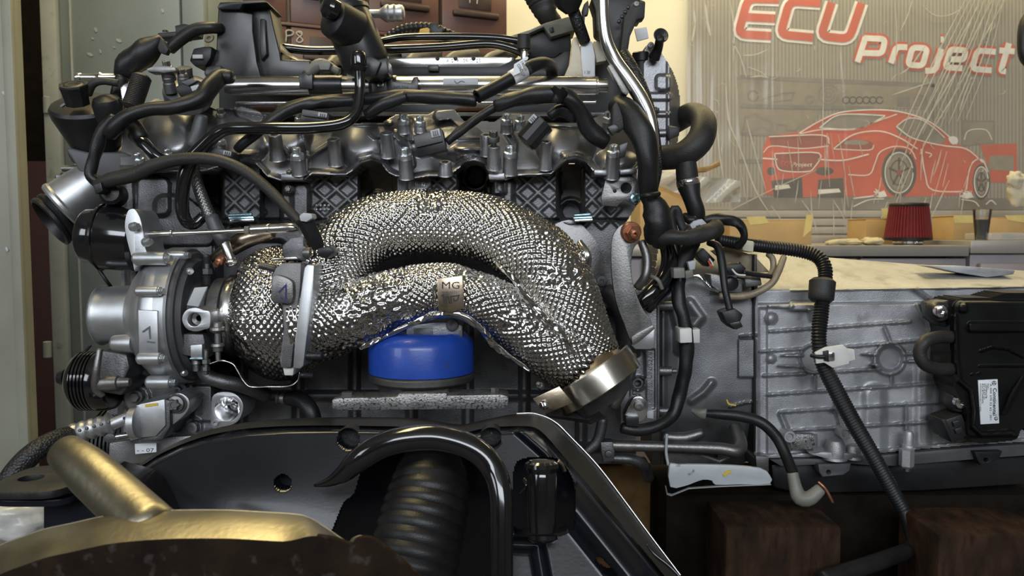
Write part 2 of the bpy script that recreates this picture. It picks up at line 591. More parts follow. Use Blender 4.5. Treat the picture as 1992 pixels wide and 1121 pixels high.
def stroke(name, line, w, Y, m, parent=None, th=0.0015, closed=False, k=0):
    a = np.array([p[:2] for p in line], float)
    if k:
        a = catmull(a, k, closed)
        if closed:
            a = np.vstack([a, a[:1]])
    n = len(a)
    seg = np.diff(a, axis=0)
    sl = np.linalg.norm(seg, axis=1)[:, None] + 1e-9
    d = seg / sl
    nn = np.stack([-d[:, 1], d[:, 0]], 1)
    M = np.zeros_like(a)
    for i in range(n):
        if closed and (i == 0 or i == n - 1):
            n1, n2 = nn[-1], nn[0]
        else:
            n1, n2 = nn[max(0, i - 1)], nn[min(n - 2, i)]
        b = n1 + n2
        bl = np.linalg.norm(b)
        b = b / bl if bl > 1e-6 else n1
        M[i] = b / max(0.45, b.dot(n1))
    ww = np.asarray([w] * n if np.isscalar(w) else (np.interp(np.linspace(0, 1, n), np.linspace(0, 1, len(w)), w)), float)[:, None] / 2
    L, Rr = a + M * ww, a - M * ww
    Yv = Y
    vs = [P(p[0], p[1], Yv) for p in L] + [P(p[0], p[1], Yv) for p in Rr]
    vs += [v + Vector((0, th, 0)) for v in vs]
    fs = []
    for i in range(n - 1):
        fs.append([i, i + 1, n + i + 1, n + i])
        fs.append([2 * n + i, 3 * n + i, 3 * n + i + 1, 2 * n + i + 1])
        fs.append([i, 2 * n + i, 2 * n + i + 1, i + 1])
        fs.append([n + i, n + i + 1, 3 * n + i + 1, 3 * n + i])
    if not closed:
        fs.append([0, n, 3 * n, 2 * n])
        fs.append([n - 1, 3 * n - 1, 4 * n - 1, 2 * n - 1])
    return mesh(name, vs, fs, m, parent, smooth=False)


def text(name, body, u, v, Y, h, m, parent=None, deg=0, th=0.0004, width=None, shear=0.0, bold=0.0, normal=None):
    """lettering on the plane y = Y: (u, v) is the start of the base line, h the cap height in pixels"""
    cu = bpy.data.curves.new(name, 'FONT')
    cu.body = body
    cu.size = 1.0
    cu.shear = shear
    cu.offset = bold
    cu.resolution_u = 2
    ob = bpy.data.objects.new(name, cu)
    COL.objects.link(ob)
    dg = bpy.context.evaluated_depsgraph_get()
    me = bpy.data.meshes.new_from_object(ob.evaluated_get(dg))
    bpy.data.objects.remove(ob)
    bpy.data.curves.remove(cu)
    n = len(me.vertices)
    co = np.zeros(n * 3)
    me.vertices.foreach_get('co', co)
    co = co.reshape(-1, 3)
    sc = S(Y, h) / 0.70
    sx = sc
    if width:
        sx = S(Y, width) / max(1e-6, co[:, 0].max())
    c, s = math.cos(math.radians(-deg)), math.sin(math.radians(-deg))
    o = P(u, v, Y)
    x, z = co[:, 0] * sx, co[:, 1] * sc
    co2 = np.stack([o.x + x * c - z * s, np.full(n, o.y), o.z + x * s + z * c], 1)
    me.vertices.foreach_set('co', co2.ravel())
    me.update()
    bm = bmesh.new()
    bm.from_mesh(me)
    g = bmesh.ops.extrude_face_region(bm, geom=bm.faces[:])
    for e in g['geom']:
        if isinstance(e, bmesh.types.BMVert):
            e.co.y += th
    bmesh.ops.recalc_face_normals(bm, faces=bm.faces)
    bm.to_mesh(me)
    bm.free()
    me.materials.clear()
    return add(name, me, parent, m)


# value noise for cast and crumpled surfaces
def vnoise(x, y, z, seed=0):
    xi, yi, zi = np.floor(x).astype(np.int64), np.floor(y).astype(np.int64), np.floor(z).astype(np.int64)
    xf, yf, zf = x - xi, y - yi, z - zi
    xf, yf, zf = [t * t * (3 - 2 * t) for t in (xf, yf, zf)]

    def h(a, b, c):
        q = (a * 374761393 + b * 668265263 + c * 2147483647 + seed * 974711) & 0xFFFFFFFF
        q = ((q ^ (q >> 13)) * 1274126177) & 0xFFFFFFFF
        q = q ^ (q >> 16)
        return (q & 0xFFFF) / 65535.0
    r = 0
    for dx in (0, 1):
        for dy in (0, 1):
            for dz in (0, 1):
                wgt = (xf if dx else 1 - xf) * (yf if dy else 1 - yf) * (zf if dz else 1 - zf)
                r = r + wgt * h(xi + dx, yi + dy, zi + dz)
    return r


def sstep(a, b, x):
    t = np.clip((x - a) / (b - a + 1e-12), 0, 1)
    return t * t * (3 - 2 * t)


class Cast:
    """a cast wall: a grid over a pixel window whose y follows a base and raised or sunk features (metres)"""

    def __init__(self, u0, v0, u1, v1, step):
        self.u = np.arange(u0, u1 + step, step)
        self.v = np.arange(v0, v1 + step, step)
        self.U, self.V = np.meshgrid(self.u, self.v)
        self.D = np.zeros_like(self.U)
        self.mask = np.ones_like(self.U, bool)

    def dist(self, p, q):
        ax, ay = p
        bx, by = q
        dx, dy = bx - ax, by - ay
        L = dx * dx + dy * dy + 1e-9
        t = np.clip(((self.U - ax) * dx + (self.V - ay) * dy) / L, 0, 1)
        return np.hypot(self.U - ax - t * dx, self.V - ay - t * dy), t

    def rib(self, p, q, w, h, soft=1.5, w2=None):
        d, t = self.dist(p, q)
        ww = w if w2 is None else w + (w2 - w) * t
        self.D += h * (1 - sstep(ww / 2 - soft, ww / 2 + soft, d))

    def line(self, pts, w, h, soft=1.5):
        f = np.zeros_like(self.U)
        for p, q in zip(pts, pts[1:]):
            d, t = self.dist(p, q)
            f = np.maximum(f, 1 - sstep(w / 2 - soft, w / 2 + soft, d))
        self.D += h * f

    def disc(self, c, r, h, soft=2.0, ry=None):
        d = np.hypot(self.U - c[0], (self.V - c[1]) * (r / (ry or r)))
        self.D += h * (1 - sstep(r - soft, r + soft, d))

    def dome(self, c, r, h, ry=None):
        q = ((self.U - c[0]) / r) ** 2 + ((self.V - c[1]) / (ry or r)) ** 2
        self.D += h * np.sqrt(np.clip(1 - q, 0, 1))

    def ring(self, c, r, w, h, soft=1.5, a0=None, a1=None):
        d = np.abs(np.hypot(self.U - c[0], self.V - c[1]) - r)
        f = 1 - sstep(w / 2 - soft, w / 2 + soft, d)
        if a0 is not None:
            an = np.degrees(np.arctan2(self.V - c[1], self.U - c[0])) % 360
            f = f * ((an >= a0) & (an <= a1))
        self.D += h * f

    def box(self, u0, v0, u1, v1, h, soft=3.0, r=4.0):
        cx, cy, hx, hy = (u0 + u1) / 2, (v0 + v1) / 2, (u1 - u0) / 2 - r, (v1 - v0) / 2 - r
        qx, qy = np.abs(self.U - cx) - hx, np.abs(self.V - cy) - hy
        d = np.hypot(np.maximum(qx, 0), np.maximum(qy, 0)) + np.minimum(np.maximum(qx, qy), 0) - r
        self.D += h * (1 - sstep(-soft, soft, d))

    def inside(self, poly):
        x, y = self.U, self.V
        c = np.zeros_like(x, bool)
        n = len(poly)
        for i in range(n):
            x1, y1 = poly[i]
            x2, y2 = poly[(i + 1) % n]
            if y1 == y2:
                continue
            c ^= ((y1 > y) != (y2 > y)) & (x < (x2 - x1) * (y - y1) / (y2 - y1) + x1)
        return c

    def clip(self, poly):
        self.mask &= self.inside(poly)

    def build(self, name, base, m, parent=None, skirt=0.05, ang=None, noise=0.0):
        Yv = base - self.D if np.isscalar(base) else base(self.U, self.V) - self.D
        if noise:
            Yv = Yv + noise * (vnoise(self.U / 28, self.V / 28, self.U * 0, 3) - 0.5)
        d = (self.V - CH / 2) / FPX
        t = Yv / (CP - d * SP)
        X = (self.U - CW / 2) / FPX * t
        Z = CAM_Z + t * (-SP - d * CP)
        nr, nc = self.U.shape
        V = np.stack([X, Yv, Z], -1).reshape(-1, 3)
        F = grid_faces(nr, nc, wrap=False)
        mk = self.mask.ravel()
        F = F[mk[F].all(1)]
        # rim walls
        e = np.concatenate([F[:, [0, 1]], F[:, [1, 2]], F[:, [2, 3]], F[:, [3, 0]]])
        key = np.sort(e, 1)
        kk = key[:, 0].astype(np.int64) * (nr * nc) + key[:, 1]
        _, inv, cnt = np.unique(kk, return_inverse=True, return_counts=True)
        be = e[cnt[inv] == 1]
        n0 = len(V)
        V2 = V.copy()
        V2[:, 1] += skirt
        Vall = np.vstack([V, V2])
        W = np.stack([be[:, 1], be[:, 0], be[:, 0] + n0, be[:, 1] + n0], 1)
        Fall = np.vstack([F, W])
        used = np.unique(Fall)
        remap = np.full(len(Vall), -1)
        remap[used] = np.arange(len(used))
        return npmesh(name, Vall[used], remap[Fall][:, ::-1], m, parent, ang=ang or 60)


# ------------------------------------------------------------------ bolts: shared meshes, local +z is the bolt axis, head radius 1
BOLT = {}


def bolt_mesh(kind, m):
    key = (kind, m)
    if key in BOLT:
        return BOLT[key]
    vs, fs = [], []

    def ring(rs, z):
        b = len(vs)
        n = len(rs)
        for i, r in enumerate(rs):
            a = 2 * math.pi * i / n
            vs.append((r * math.cos(a), r * math.sin(a), z))
        return b, n

    def bridge(a, b):
        for i in range(a[1]):
            j = (i + 1) % a[1]
            fs.append([a[0] + i, a[0] + j, b[0] + j, b[0] + i])

    N = 24
    if kind == 'hex':
        hx = [0.66 / max(abs(math.cos(((i * 360 / N) % 60 - 30) * math.pi / 180)), .01) for i in range(N)]
        seq = [([1.0] * N, -0.6), ([1.0] * N, 0.05), ([0.96] * N, 0.14), (hx, 0.18), (hx, 0.75), ([x * 0.9 for x in hx], 0.85)]
    elif kind == 'torx':
        hx = [0.60 + 0.10 * math.cos(6 * 2 * math.pi * i / N) for i in range(N)]
        seq = [([1.0] * N, -0.6), ([1.0] * N, 0.05), ([0.92] * N, 0.2), (hx, 0.32), (hx, 1.0), ([x * 0.86 for x in hx], 1.1), ([0.36] * N, 1.1), ([0.30] * N, 0.95)]
    elif kind == 'socket':
        hx = [0.36 + 0.05 * math.cos(6 * 2 * math.pi * i / N) for i in range(N)]
        seq = [([1.0] * N, -0.6), ([1.0] * N, 0.3), ([0.93] * N, 0.42), ([0.55] * N, 0.52), (hx, 0.52), (hx, 0.15)]
    elif kind == 'bore':
        seq = [([1.0] * N, -1.5), ([1.0] * N, 0.0), ([0.95] * N, 0.1), ([0.62] * N, 0.1), ([0.55] * N, 0.0), ([0.55] * N, -1.2)]
    elif kind == 'nut':
        hx = [0.80 / max(abs(math.cos(((i * 360 / N) % 60 - 30) * math.pi / 180)), .01) for i in range(N)]
        seq = [(hx, -0.3), (hx, 0.6), ([0.75] * N, 0.72), ([0.5] * N, 0.72), ([0.5] * N, 1.5), ([0.4] * N, 1.6)]
    rs = [ring(a, z) for a, z in seq]
    for a, b in zip(rs, rs[1:]):
        bridge(a, b)
    fs.append([rs[-1][0] + i for i in range(N)])
    fs.append([rs[0][0] + i for i in reversed(range(N))])
    me = bpy.data.meshes.new(kind + '_bolt')
    me.from_pydata(vs, [], fs)
    bm = bmesh.new()
    bm.from_mesh(me)
    bmesh.ops.recalc_face_normals(bm, faces=bm.faces)
    bm.to_mesh(me)
    bm.free()
    me.shade_smooth()
    me.set_sharp_from_angle(angle=math.radians(28))
    me.materials.append(MATS[m])
    BOLT[key] = me
    return me


UPF = (0, -0.42, 0.90)


def bolt(kind, u, v, Y, r, m='zinc', parent=None, axis=(0, -1, 0), name='bolt', spin=0.0, stretch=1.0):
    o = bpy.data.objects.new(name, bolt_mesh(kind, m))
    COL.objects.link(o)
    q = Vector(axis).to_track_quat('Z', 'Y').to_matrix().to_4x4()
    s = S(Y, r)
    o.matrix_world = Matrix.Translation(P(u, v, Y)) @ q @ Matrix.Rotation(spin, 4, 'Z') @ Matrix.Diagonal((s, s, s * stretch, 1))
    if parent is not None:
        o.parent = parent
    return o


def dup(o, parent=None, loc=None):
    c = o.copy()
    COL.objects.link(c)
    if parent is not None:
        c.parent = parent
    if loc is not None:
        c.location = loc
    return c

# ================================================================== the setting
def quad_wall(name, x0, x1, y, z0, z1, m, th=0.1):
    return tag(obox(name, ((x0 + x1) / 2, y + th / 2, (z0 + z1) / 2), (x1 - x0, th, z1 - z0), m, bevel=0), kind='structure')


tag(obox('floor', (0, 0.0, -0.05), (6.8, 6.7, 0.1), 'concrete', bevel=0), kind='structure')
quad_wall('wall_back', -3.4, 3.4, 3.32, 0.0, 3.2, 'cream_wall')
quad_wall('wall_front', -3.4, 3.4, -3.3, 0.0, 3.2, 'room_grey')
tag(obox('wall_left', (-3.35, 0.0, 1.6), (0.1, 6.6, 3.2), 'room_grey', bevel=0), kind='structure')
tag(obox('wall_right', (3.35, 0.0, 1.6), (0.1, 6.6, 3.2), 'room_grey', bevel=0), kind='structure')
tag(obox('ceiling', (0, 0.0, 3.25), (6.8, 6.7, 0.1), 'room_white', bevel=0), kind='structure')

# ------------------------------------------------------------------ grey steel locker behind the engine
lk = thing('steel_locker', 'grey-green painted steel locker behind the black reservoir', 'locker')
Yl = 2.15
a, b = P(82, 0, Yl).x, P(398, 0, Yl).x
a2 = P(240, 900, Yl).x
obox('body', ((a + b) / 2, Yl + 0.165, 0.95), (b - a, 0.29, 1.9), 'grey_locker', lk, bevel=0.004)
obox('door_frame', (a + 0.021, Yl + 0.01, 0.95), (0.042, 0.05, 1.9), 'locker_edge', lk, bevel=0.004)
obox('door', ((a + 0.045 + P(350, 0, Yl).x) / 2, Yl + 0.012, 0.95), (P(350, 0, Yl).x - a - 0.045, 0.03, 1.86), 'grey_locker', lk, bevel=0.005)
obox('door_frame', ((P(356, 0, Yl).x + b) / 2, Yl + 0.008, 0.95), (b - P(356, 0, Yl).x, 0.04, 1.9), 'grey_locker', lk, bevel=0.004)
obox('door_fold', (a + 0.076, Yl - 0.005, 0.95), (0.004, 0.008, 1.86), 'locker_edge', lk, bevel=0.001)
for (cu, cv, w_, h_) in ((186, 58, 7, 9), (231, 79, 12, 7), (175, 106, 12, 7), (195, 100, 5, 8), (316, 21, 6, 8), (180, 75, 6, 4), (222, 92, 6, 3)):
    prism('paint_chip', smooth_poly([(cu - w_ / 2, cv - h_ / 3), (cu, cv - h_ / 2), (cu + w_ / 2, cv + h_ / 4), (cu, cv + h_ / 2)], 3), Yl - 0.0045, 0.001, 'light_grey_plastic', lk, bevel=0)
for hv in (205, 680):
    h = plathe('hinge', 93, hv, Yl - 0.01, (0, 0, 1), [(-16, 6), (-15, 8), (15, 8), (16, 6)], 'locker_edge', lk, n=14)

# nearer grey-olive door leaf at the edge, with the dark gap beside it
nd = thing('cabinet_door', 'olive-grey chipped metal cabinet door standing open beside the dark gap', 'cabinet door')
Yn = 1.55
xr = P(20, 0, Yn).x
obox('leaf', (xr - 0.35, Yn + 0.02, 0.95), (0.7, 0.035, 2.1), 'near_door', nd, bevel=0.006)
obox('edge_fold', (xr - 0.004, Yn - 0.004, 0.95), (0.02, 0.012, 2.1), 'near_door', nd, bevel=0.003)
for (cu, cv, w_, h_) in ((14, 275, 5, 16), (20, 370, 9, 26), (10, 182, 14, 8), (25, 440, 4, 40), (13, 485, 6, 8), (28, 610, 4, 26)):
    prism('paint_chip', smooth_poly([(cu - w_ / 2, cv - h_ / 3), (cu, cv - h_ / 2), (cu + w_ / 2, cv + h_ / 4), (cu, cv + h_ / 2)], 3), Yn - 0.0005, 0.002, 'locker_edge', nd, bevel=0)
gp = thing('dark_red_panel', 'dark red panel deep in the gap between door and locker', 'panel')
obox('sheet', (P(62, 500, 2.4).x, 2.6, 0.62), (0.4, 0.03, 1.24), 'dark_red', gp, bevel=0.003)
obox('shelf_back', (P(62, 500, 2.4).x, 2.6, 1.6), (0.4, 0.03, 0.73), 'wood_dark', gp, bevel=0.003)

# ------------------------------------------------------------------ brown drawer cabinet
dc = thing('drawer_cabinet', 'red-brown steel drawer cabinet with chalk number P8', 'drawer cabinet')
A = Vector((P(396, 60, 2.5).x, 2.5, 0))
B = Vector((P(986, 60, 2.9).x, 2.9, 0))
dirx = (B - A).normalized()
angz = math.atan2(dirx.y, dirx.x)
L = (B - A).length
nrm = Vector((dirx.y, -dirx.x, 0))     # towards the room


def cab(name, s0, s1, z0, z1, out, th, m, par, bevel=0.004):
    c = A + dirx * ((s0 + s1) / 2) + nrm * (out - th / 2) + Vector((0, 0, (z0 + z1) / 2))
    return obox(name, c, (s1 - s0, th, z1 - z0), m, par, rot=(0, 0, angz), bevel=bevel)


cab('body', 0, L, 0.0, 1.95, 0, 0.45, 'brown_dark', dc)
ncol, rowz = 4, [1.28, 1.475, 1.67, 1.86]
cw = L / ncol
for r_ in range(3):
    for c_ in range(ncol):
        s0, s1 = c_ * cw + 0.006, (c_ + 1) * cw - 0.006
        dr = cab('drawer', s0, s1, rowz[r_] + 0.006, rowz[r_ + 1] - 0.006, 0.016, 0.02, 'brown_cabinet', dc)
        mid = (s0 + s1) / 2
        cab('label_recess', mid - 0.06, mid + 0.06, rowz[r_] + 0.115, rowz[r_] + 0.165, 0.018, 0.004, 'brown_dark', dr, bevel=0.001)
        gr = cab('grip', mid - 0.085, mid + 0.085, rowz[r_] + 0.085, rowz[r_] + 0.105, 0.034, 0.02, 'brown_dark', dr, bevel=0.006)
for z_ in rowz:
    cab('rail', 0, L, z_ - 0.005, z_ + 0.005, 0.020, 0.02, 'brown_cabinet', dc, bevel=0.002)
# chalk marks
def on_cab(u, v):
    d = P(u, v, 1.0) - cam.location
    den = d.dot(nrm)
    t = (A + nrm * 0.018 - cam.location).dot(nrm) / den
    return (cam.location + d * t).y


def chalk(line, w=3.0, k=5, par=None):
    a_ = catmull(np.array(line, float), k) if len(line) > 2 else np.array(line, float)
    vs = []
    for p in a_:
        vs.append(P(p[0], p[1], on_cab(p[0], p[1]) - 0.001))
    pts3 = [(p[0], p[1], on_cab(p[0], p[1]) - 0.0008) for p in a_[::2]] if len(a_) > 4 else [(p[0], p[1], on_cab(*p) - 0.0008) for p in a_]
    return tube('chalk_mark', pts3, w / 2, 'chalk', par, n=6, k=2)


chalk([(556, 82), (557, 70), (557, 60), (564, 59), (570, 62), (569, 68), (558, 70)], 2.5, par=dc)
chalk([(586, 66), (579, 62), (577, 66), (585, 73), (589, 79), (583, 83), (577, 80), (580, 74), (587, 68), (586, 62), (580, 61)], 2.5, par=dc)
chalk([(914, -4), (914, 6)], 2.5, par=dc)
chalk([(929, -4), (928, 8)], 2.5, par=dc)

# ------------------------------------------------------------------ banner with print, behind film
Yb = 3.29
bn = thing('printed_banner', 'taupe printed banner with red sports car and ECU Project lettering', 'banner')
x0, x1 = P(1337, 200, Yb).x, P(2060, 200, Yb).x
zt, zb = P(1600, -60, Yb).z, P(1600, 408, Yb).z
obox('sheet', ((x0 + x1) / 2, Yb + 0.006, (zt + zb) / 2), (x1 - x0, 0.006, zt - zb), 'banner', bn, bevel=0)
YP = Yb + 0.0022
i = 0
for uu in np.arange(1345, 2055, 7.0):       # printed fluting
    v0_, v1_ = -60, 402
    prism('printed_line', [(uu, v0_), (uu + 2.0, v0_), (uu + 2.0, v1_), (uu, v1_)], YP, 0.0008, 'banner_line', bn, bevel=0)
lay = [0]


def flat(name, pts, m, lift, par=bn, sm=0):
    if sm:
        pts = smooth_poly(pts, sm)
    return prism(name, pts, Yb + 0.002 - lift * 0.0007, 0.0006, m, par, bevel=0)


def pst(name, line, w, m, lift, k=0, closed=False, par=bn):
    return stroke(name, line, w, Yb + 0.002 - lift * 0.0007, m, par, th=0.0006, closed=closed, k=k)


# shelf drawing
flat('printed_shelf_back', [(1432, 150), (1818, 166), (1818, 212), (1440, 205)], 'print_shade', 1)
flat('printed_shelf_back', [(1440, 212), (1600, 215), (1560, 262), (1440, 262)], 'print_shade', 1)
pst('printed_shelf', [(1440, 150), (1818, 166)], 8, 'print_grey', 2)
pst('printed_shelf', [(1440, 206), (1700, 211)], 8, 'print_grey', 2)
pst('printed_shelf', [(1442, 260), (1500, 262)], 5, 'print_grey', 2)
pst('printed_shelf', [(1438, 313), (1485, 314)], 7, 'print_grey', 2)
pst('printed_shelf', [(1815, 164), (1815, 230)], 6, 'print_grey', 2)
pst('printed_ring', circ(1465, 187, 10, 14), 4, 'print_grey', 2, closed=True)
pst('printed_gearbox', [(1478, 196), (1500, 188), (1522, 182), (1545, 180), (1540, 194), (1500, 199)], 3, 'print_grey', 2, closed=True)
pst('printed_ring', circ(1575, 194, 7, 12), 4, 'print_grey', 2, closed=True)
for rr_ in (19, 12, 5):
    pst('printed_brake_disc', circ(1612, 184, rr_, 16), 3, 'print_grey', 2, closed=True)
for q in range(6):
    pst('printed_gasket', circ(1646 + q * 13, 195, 6.5, 12), 2.5, 'print_dark', 2, closed=True)
flat('printed_part', [(1745, 188), (1770, 188), (1770, 207), (1745, 207)], 'print_grey', 2)
flat('printed_part', [(1778, 190), (1790, 183), (1803, 188), (1806, 208), (1778, 207)], 'print_grey', 2)
pst('printed_engine', [(1446, 255), (1450, 228), (1470, 222), (1484, 232), (1500, 236), (1502, 256), (1480, 246), (1462, 256)], 5, 'print_grey', 2, closed=True)
pst('printed_part', [(1512, 254), (1512, 242), (1530, 244), (1530, 254), (1548, 254), (1556, 246)], 3, 'print_grey', 2)
# toolbox drawing at the end
flat('printed_monitor', [(1873, 235), (1934, 236), (1934, 277), (1872, 285)], 'print_shade', 1)
pst('printed_monitor_edge', [(1873, 235), (1934, 236), (1934, 277), (1872, 284)], 1.6, 'print_grey', 2, closed=True)
pst('printed_monitor_curve', [(1876, 272), (1882, 256), (1900, 251), (1920, 254), (1930, 272)], 1.6, 'print_white', 2, k=4)
flat('printed_tool_case', [(1906, 282), (1978, 279), (1979, 355), (1928, 355), (1925, 330)], 'print_red', 1)
flat('printed_case_slot', [(1924, 303), (1972, 303), (1972, 333), (1924, 330)], 'print_shade', 2)
# floor under the car
flat('printed_floor', [(1425, 384), (1990, 386), (1990, 408), (1425, 408)], 'print_grey', 1)

# the car, drawn flat on the sheet
body = [(1484, 290), (1493, 266), (1520, 262), (1555, 256), (1590, 236), (1630, 218), (1680, 213), (1735, 214), (1780, 224), (1815, 240), (1842, 262),
        (1862, 280), (1885, 290), (1905, 305), (1918, 322), (1922, 345), (1915, 370), (1890, 378), (1800, 382), (1700, 384), (1640, 382), (1560, 384),
        (1488, 378), (1483, 330)]
flat('printed_car_body', body, 'print_red', 3)
flat('printed_rear_window', smooth_poly([(1594, 249), (1625, 226), (1660, 221), (1722, 224), (1700, 236), (1672, 249)], 3), 'print_glass', 4)
flat('printed_side_window', smooth_poly([(1744, 246), (1765, 231), (1790, 232), (1815, 247), (1838, 268), (1830, 279), (1790, 272), (1755, 264)], 3), 'print_glass', 4)
flat('printed_spoiler', [(1497, 264), (1600, 262), (1613, 281), (1560, 288), (1500, 284)], 'print_red_dark', 4)
flat('printed_plate', smooth_poly([(1507, 300), (1593, 298), (1585, 325), (1570, 334), (1525, 333), (1512, 326)], 2), 'print_red_dark', 4)
for cu in (1500, 1604):
    flat('printed_exhaust', circ(cu, 333, 18 if cu > 1550 else 8, 14, ry=8), 'print_dark', 4)
flat('printed_diffuser', [(1500, 352), (1560, 344), (1562, 384), (1506, 384)], 'print_dark', 4)
flat('printed_diffuser', [(1592, 350), (1640, 346), (1642, 384), (1590, 384)], 'print_dark', 4)
for q in ((1508, 364, 26), (1592, 372, 40)):
    flat('printed_chrome', [(q[0], q[1] - 3), (q[0] + q[2], q[1] - 5), (q[0] + q[2] + 4, q[1] + 2), (q[0], q[1] + 6)], 'print_white', 5)
flat('printed_light', smooth_poly([(1622, 288), (1645, 270), (1690, 274), (1698, 283), (1690, 291), (1650, 292)], 2), 'print_red_dark', 4)
flat('printed_light', smooth_poly([(1640, 280), (1660, 271), (1690, 276), (1680, 282)], 2), 'print_shade', 5)
# wheels
for (cx, cy, rx, ry) in ((1749, 336, 34, 47), (1909, 354, 17, 35)):
    flat('printed_tyre', circ(cx, cy, rx, 28, ry=ry), 'print_dark', 4)
    flat('printed_rim', circ(cx, cy, rx * 0.8, 28, ry=ry * 0.84), 'print_grey', 5)
    flat('printed_rim', circ(cx, cy, rx * 0.66, 28, ry=ry * 0.7), 'print_shade', 6)
    pst('printed_wheel_line', circ(cx, cy, rx * 0.8, 28, ry=ry * 0.84), 1.8, 'print_white', 6, closed=True)
    pst('printed_wheel_line', circ(cx, cy, rx * 0.5, 24, ry=ry * 0.52), 2.2, 'print_dark', 7, closed=True)
    for q in range(5):
        an = math.radians(72 * q - 90)
        pst('printed_spoke', [(cx + rx * .1 * math.cos(an), cy + ry * .1 * math.sin(an)), (cx + rx * .6 * math.cos(an), cy + ry * .62 * math.sin(an))], 4, 'print_dark', 7)
    flat('printed_hub', circ(cx, cy, rx * 0.13, 12, ry=ry * 0.12), 'print_red_dark', 8)
# white contour lines
for ln, w_ in (
        ([(1555, 259), (1590, 238), (1630, 220), (1680, 214), (1735, 215), (1780, 225), (1815, 241), (1842, 262), (1862, 281)], 2.2),
        ([(1594, 249), (1625, 226), (1660, 222), (1722, 225)], 2.0),
        ([(1594, 249), (1668, 250), (1722, 226)], 1.8),
        ([(1557, 260), (1600, 252), (1660, 252), (1700, 238), (1745, 222)], 1.8),
        ([(1496, 266), (1600, 263), (1613, 280)], 2.0),
        ([(1485, 297), (1502, 284), (1560, 289), (1612, 284)], 1.6),
        ([(1484, 308), (1512, 310)], 2.5), ([(1592, 310), (1640, 312), (1690, 300)], 2.5),
        ([(1507, 299), (1593, 298), (1583, 327), (1568, 334), (1527, 333), (1512, 325), (1507, 300)], 2.0),
        ([(1622, 289), (1660, 262), (1710, 255), (1750, 268), (1785, 290)], 2.2),
        ([(1622, 290), (1690, 292), (1700, 282)], 1.6),
        ([(1650, 340), (1690, 340), (1702, 318), (1712, 296), (1740, 285), (1770, 290), (1782, 310)], 1.8),
        ([(1744, 246), (1765, 231), (1790, 232), (1815, 247), (1838, 268)], 1.8),
        ([(1744, 246), (1770, 266), (1800, 276), (1840, 284), (1880, 290), (1912, 316)], 2.2),
        ([(1792, 290), (1800, 340), (1815, 370), (1890, 373)], 2.2),
        ([(1880, 370), (1886, 330), (1897, 312), (1912, 312), (1922, 335)], 1.8),
        ([(1800, 296), (1812, 300), (1808, 306)], 1.8),
        ([(1660, 386), (1705, 380), (1700, 372)], 2.5), ([(1660, 402), (1690, 389), (1720, 387)], 1.8),
        ([(1870, 388), (1895, 392), (1905, 402)], 2.0), ([(1918, 398), (1928, 390), (1938, 398)], 2.0)):
    pst('printed_contour', ln, w_, 'print_white', 9, k=4)
for cx_, cy_ in ((1712, 380), (1880, 382)):
    flat('printed_splash', [(cx_ - 14, cy_), (cx_ - 6, cy_ - 4), (cx_ - 10, cy_ - 14), (cx_, cy_ - 6), (cx_ + 8, cy_ - 10), (cx_ + 14, cy_ + 2), (cx_, cy_ + 5)], 'print_white', 9)
flat('printed_mirror', smooth_poly([(1845, 270), (1852, 265), (1862, 268), (1863, 278), (1853, 281)], 3), 'print_white', 10)
text('printed_word', 'ECU', 1517, 324, Yb - 0.006, 10, 'print_red', bn, th=0.0005, width=27, shear=0.2, bold=0.02)
text('printed_word', 'Project', 1540, 324, Yb - 0.006, 8, 'print_white', bn, th=0.0005, width=40, shear=0.2)

# lettering made of thick strokes: base line direction slopes down to the far end
def letters(glyphs, layers, lift0):
    for gi, g in enumerate(glyphs):
        for li, (w_, m_) in enumerate(layers):
            for si, (ln, cl) in enumerate(g):
                pst('printed_letter', ln, w_, m_, lift0 + li * 3 + si * 0.25 + (gi % 3) * 0.1, closed=cl)


def rl(pts, r=6):
    """round the corners of a polyline"""
    out = [pts[0]]
    for a_, b_, c_ in zip(pts, pts[1:], pts[2:]):
        a_, b_, c_ = map(lambda q: np.array(q, float), (a_, b_, c_))
        d1, d2 = a_ - b_, c_ - b_
        r1 = min(r, np.linalg.norm(d1) / 2, np.linalg.norm(d2) / 2)
        p1 = b_ + d1 / np.linalg.norm(d1) * r1
        p2 = b_ + d2 / np.linalg.norm(d2) * r1
        for t in (0, 0.25, 0.5, 0.75, 1):
            out.append(tuple((1 - t) ** 2 * p1 + 2 * t * (1 - t) * b_ + t * t * p2))
    out.append(pts[-1])
    return out


def rlc(pts, r=9):
    n = len(pts)
    out = []
    for i_ in range(n):
        a_, b_, c_ = (np.array(pts[(i_ + k_ - 1) % n], float) for k_ in range(3))
        d1, d2 = a_ - b_, c_ - b_
        p1, p2 = b_ + d1 / np.linalg.norm(d1) * r, b_ + d2 / np.linalg.norm(d2) * r
        for t in (0, 0.25, 0.5, 0.75, 1):
            out.append(tuple((1 - t) ** 2 * p1 + 2 * t * (1 - t) * b_ + t * t * p2))
    return out + out[:1]


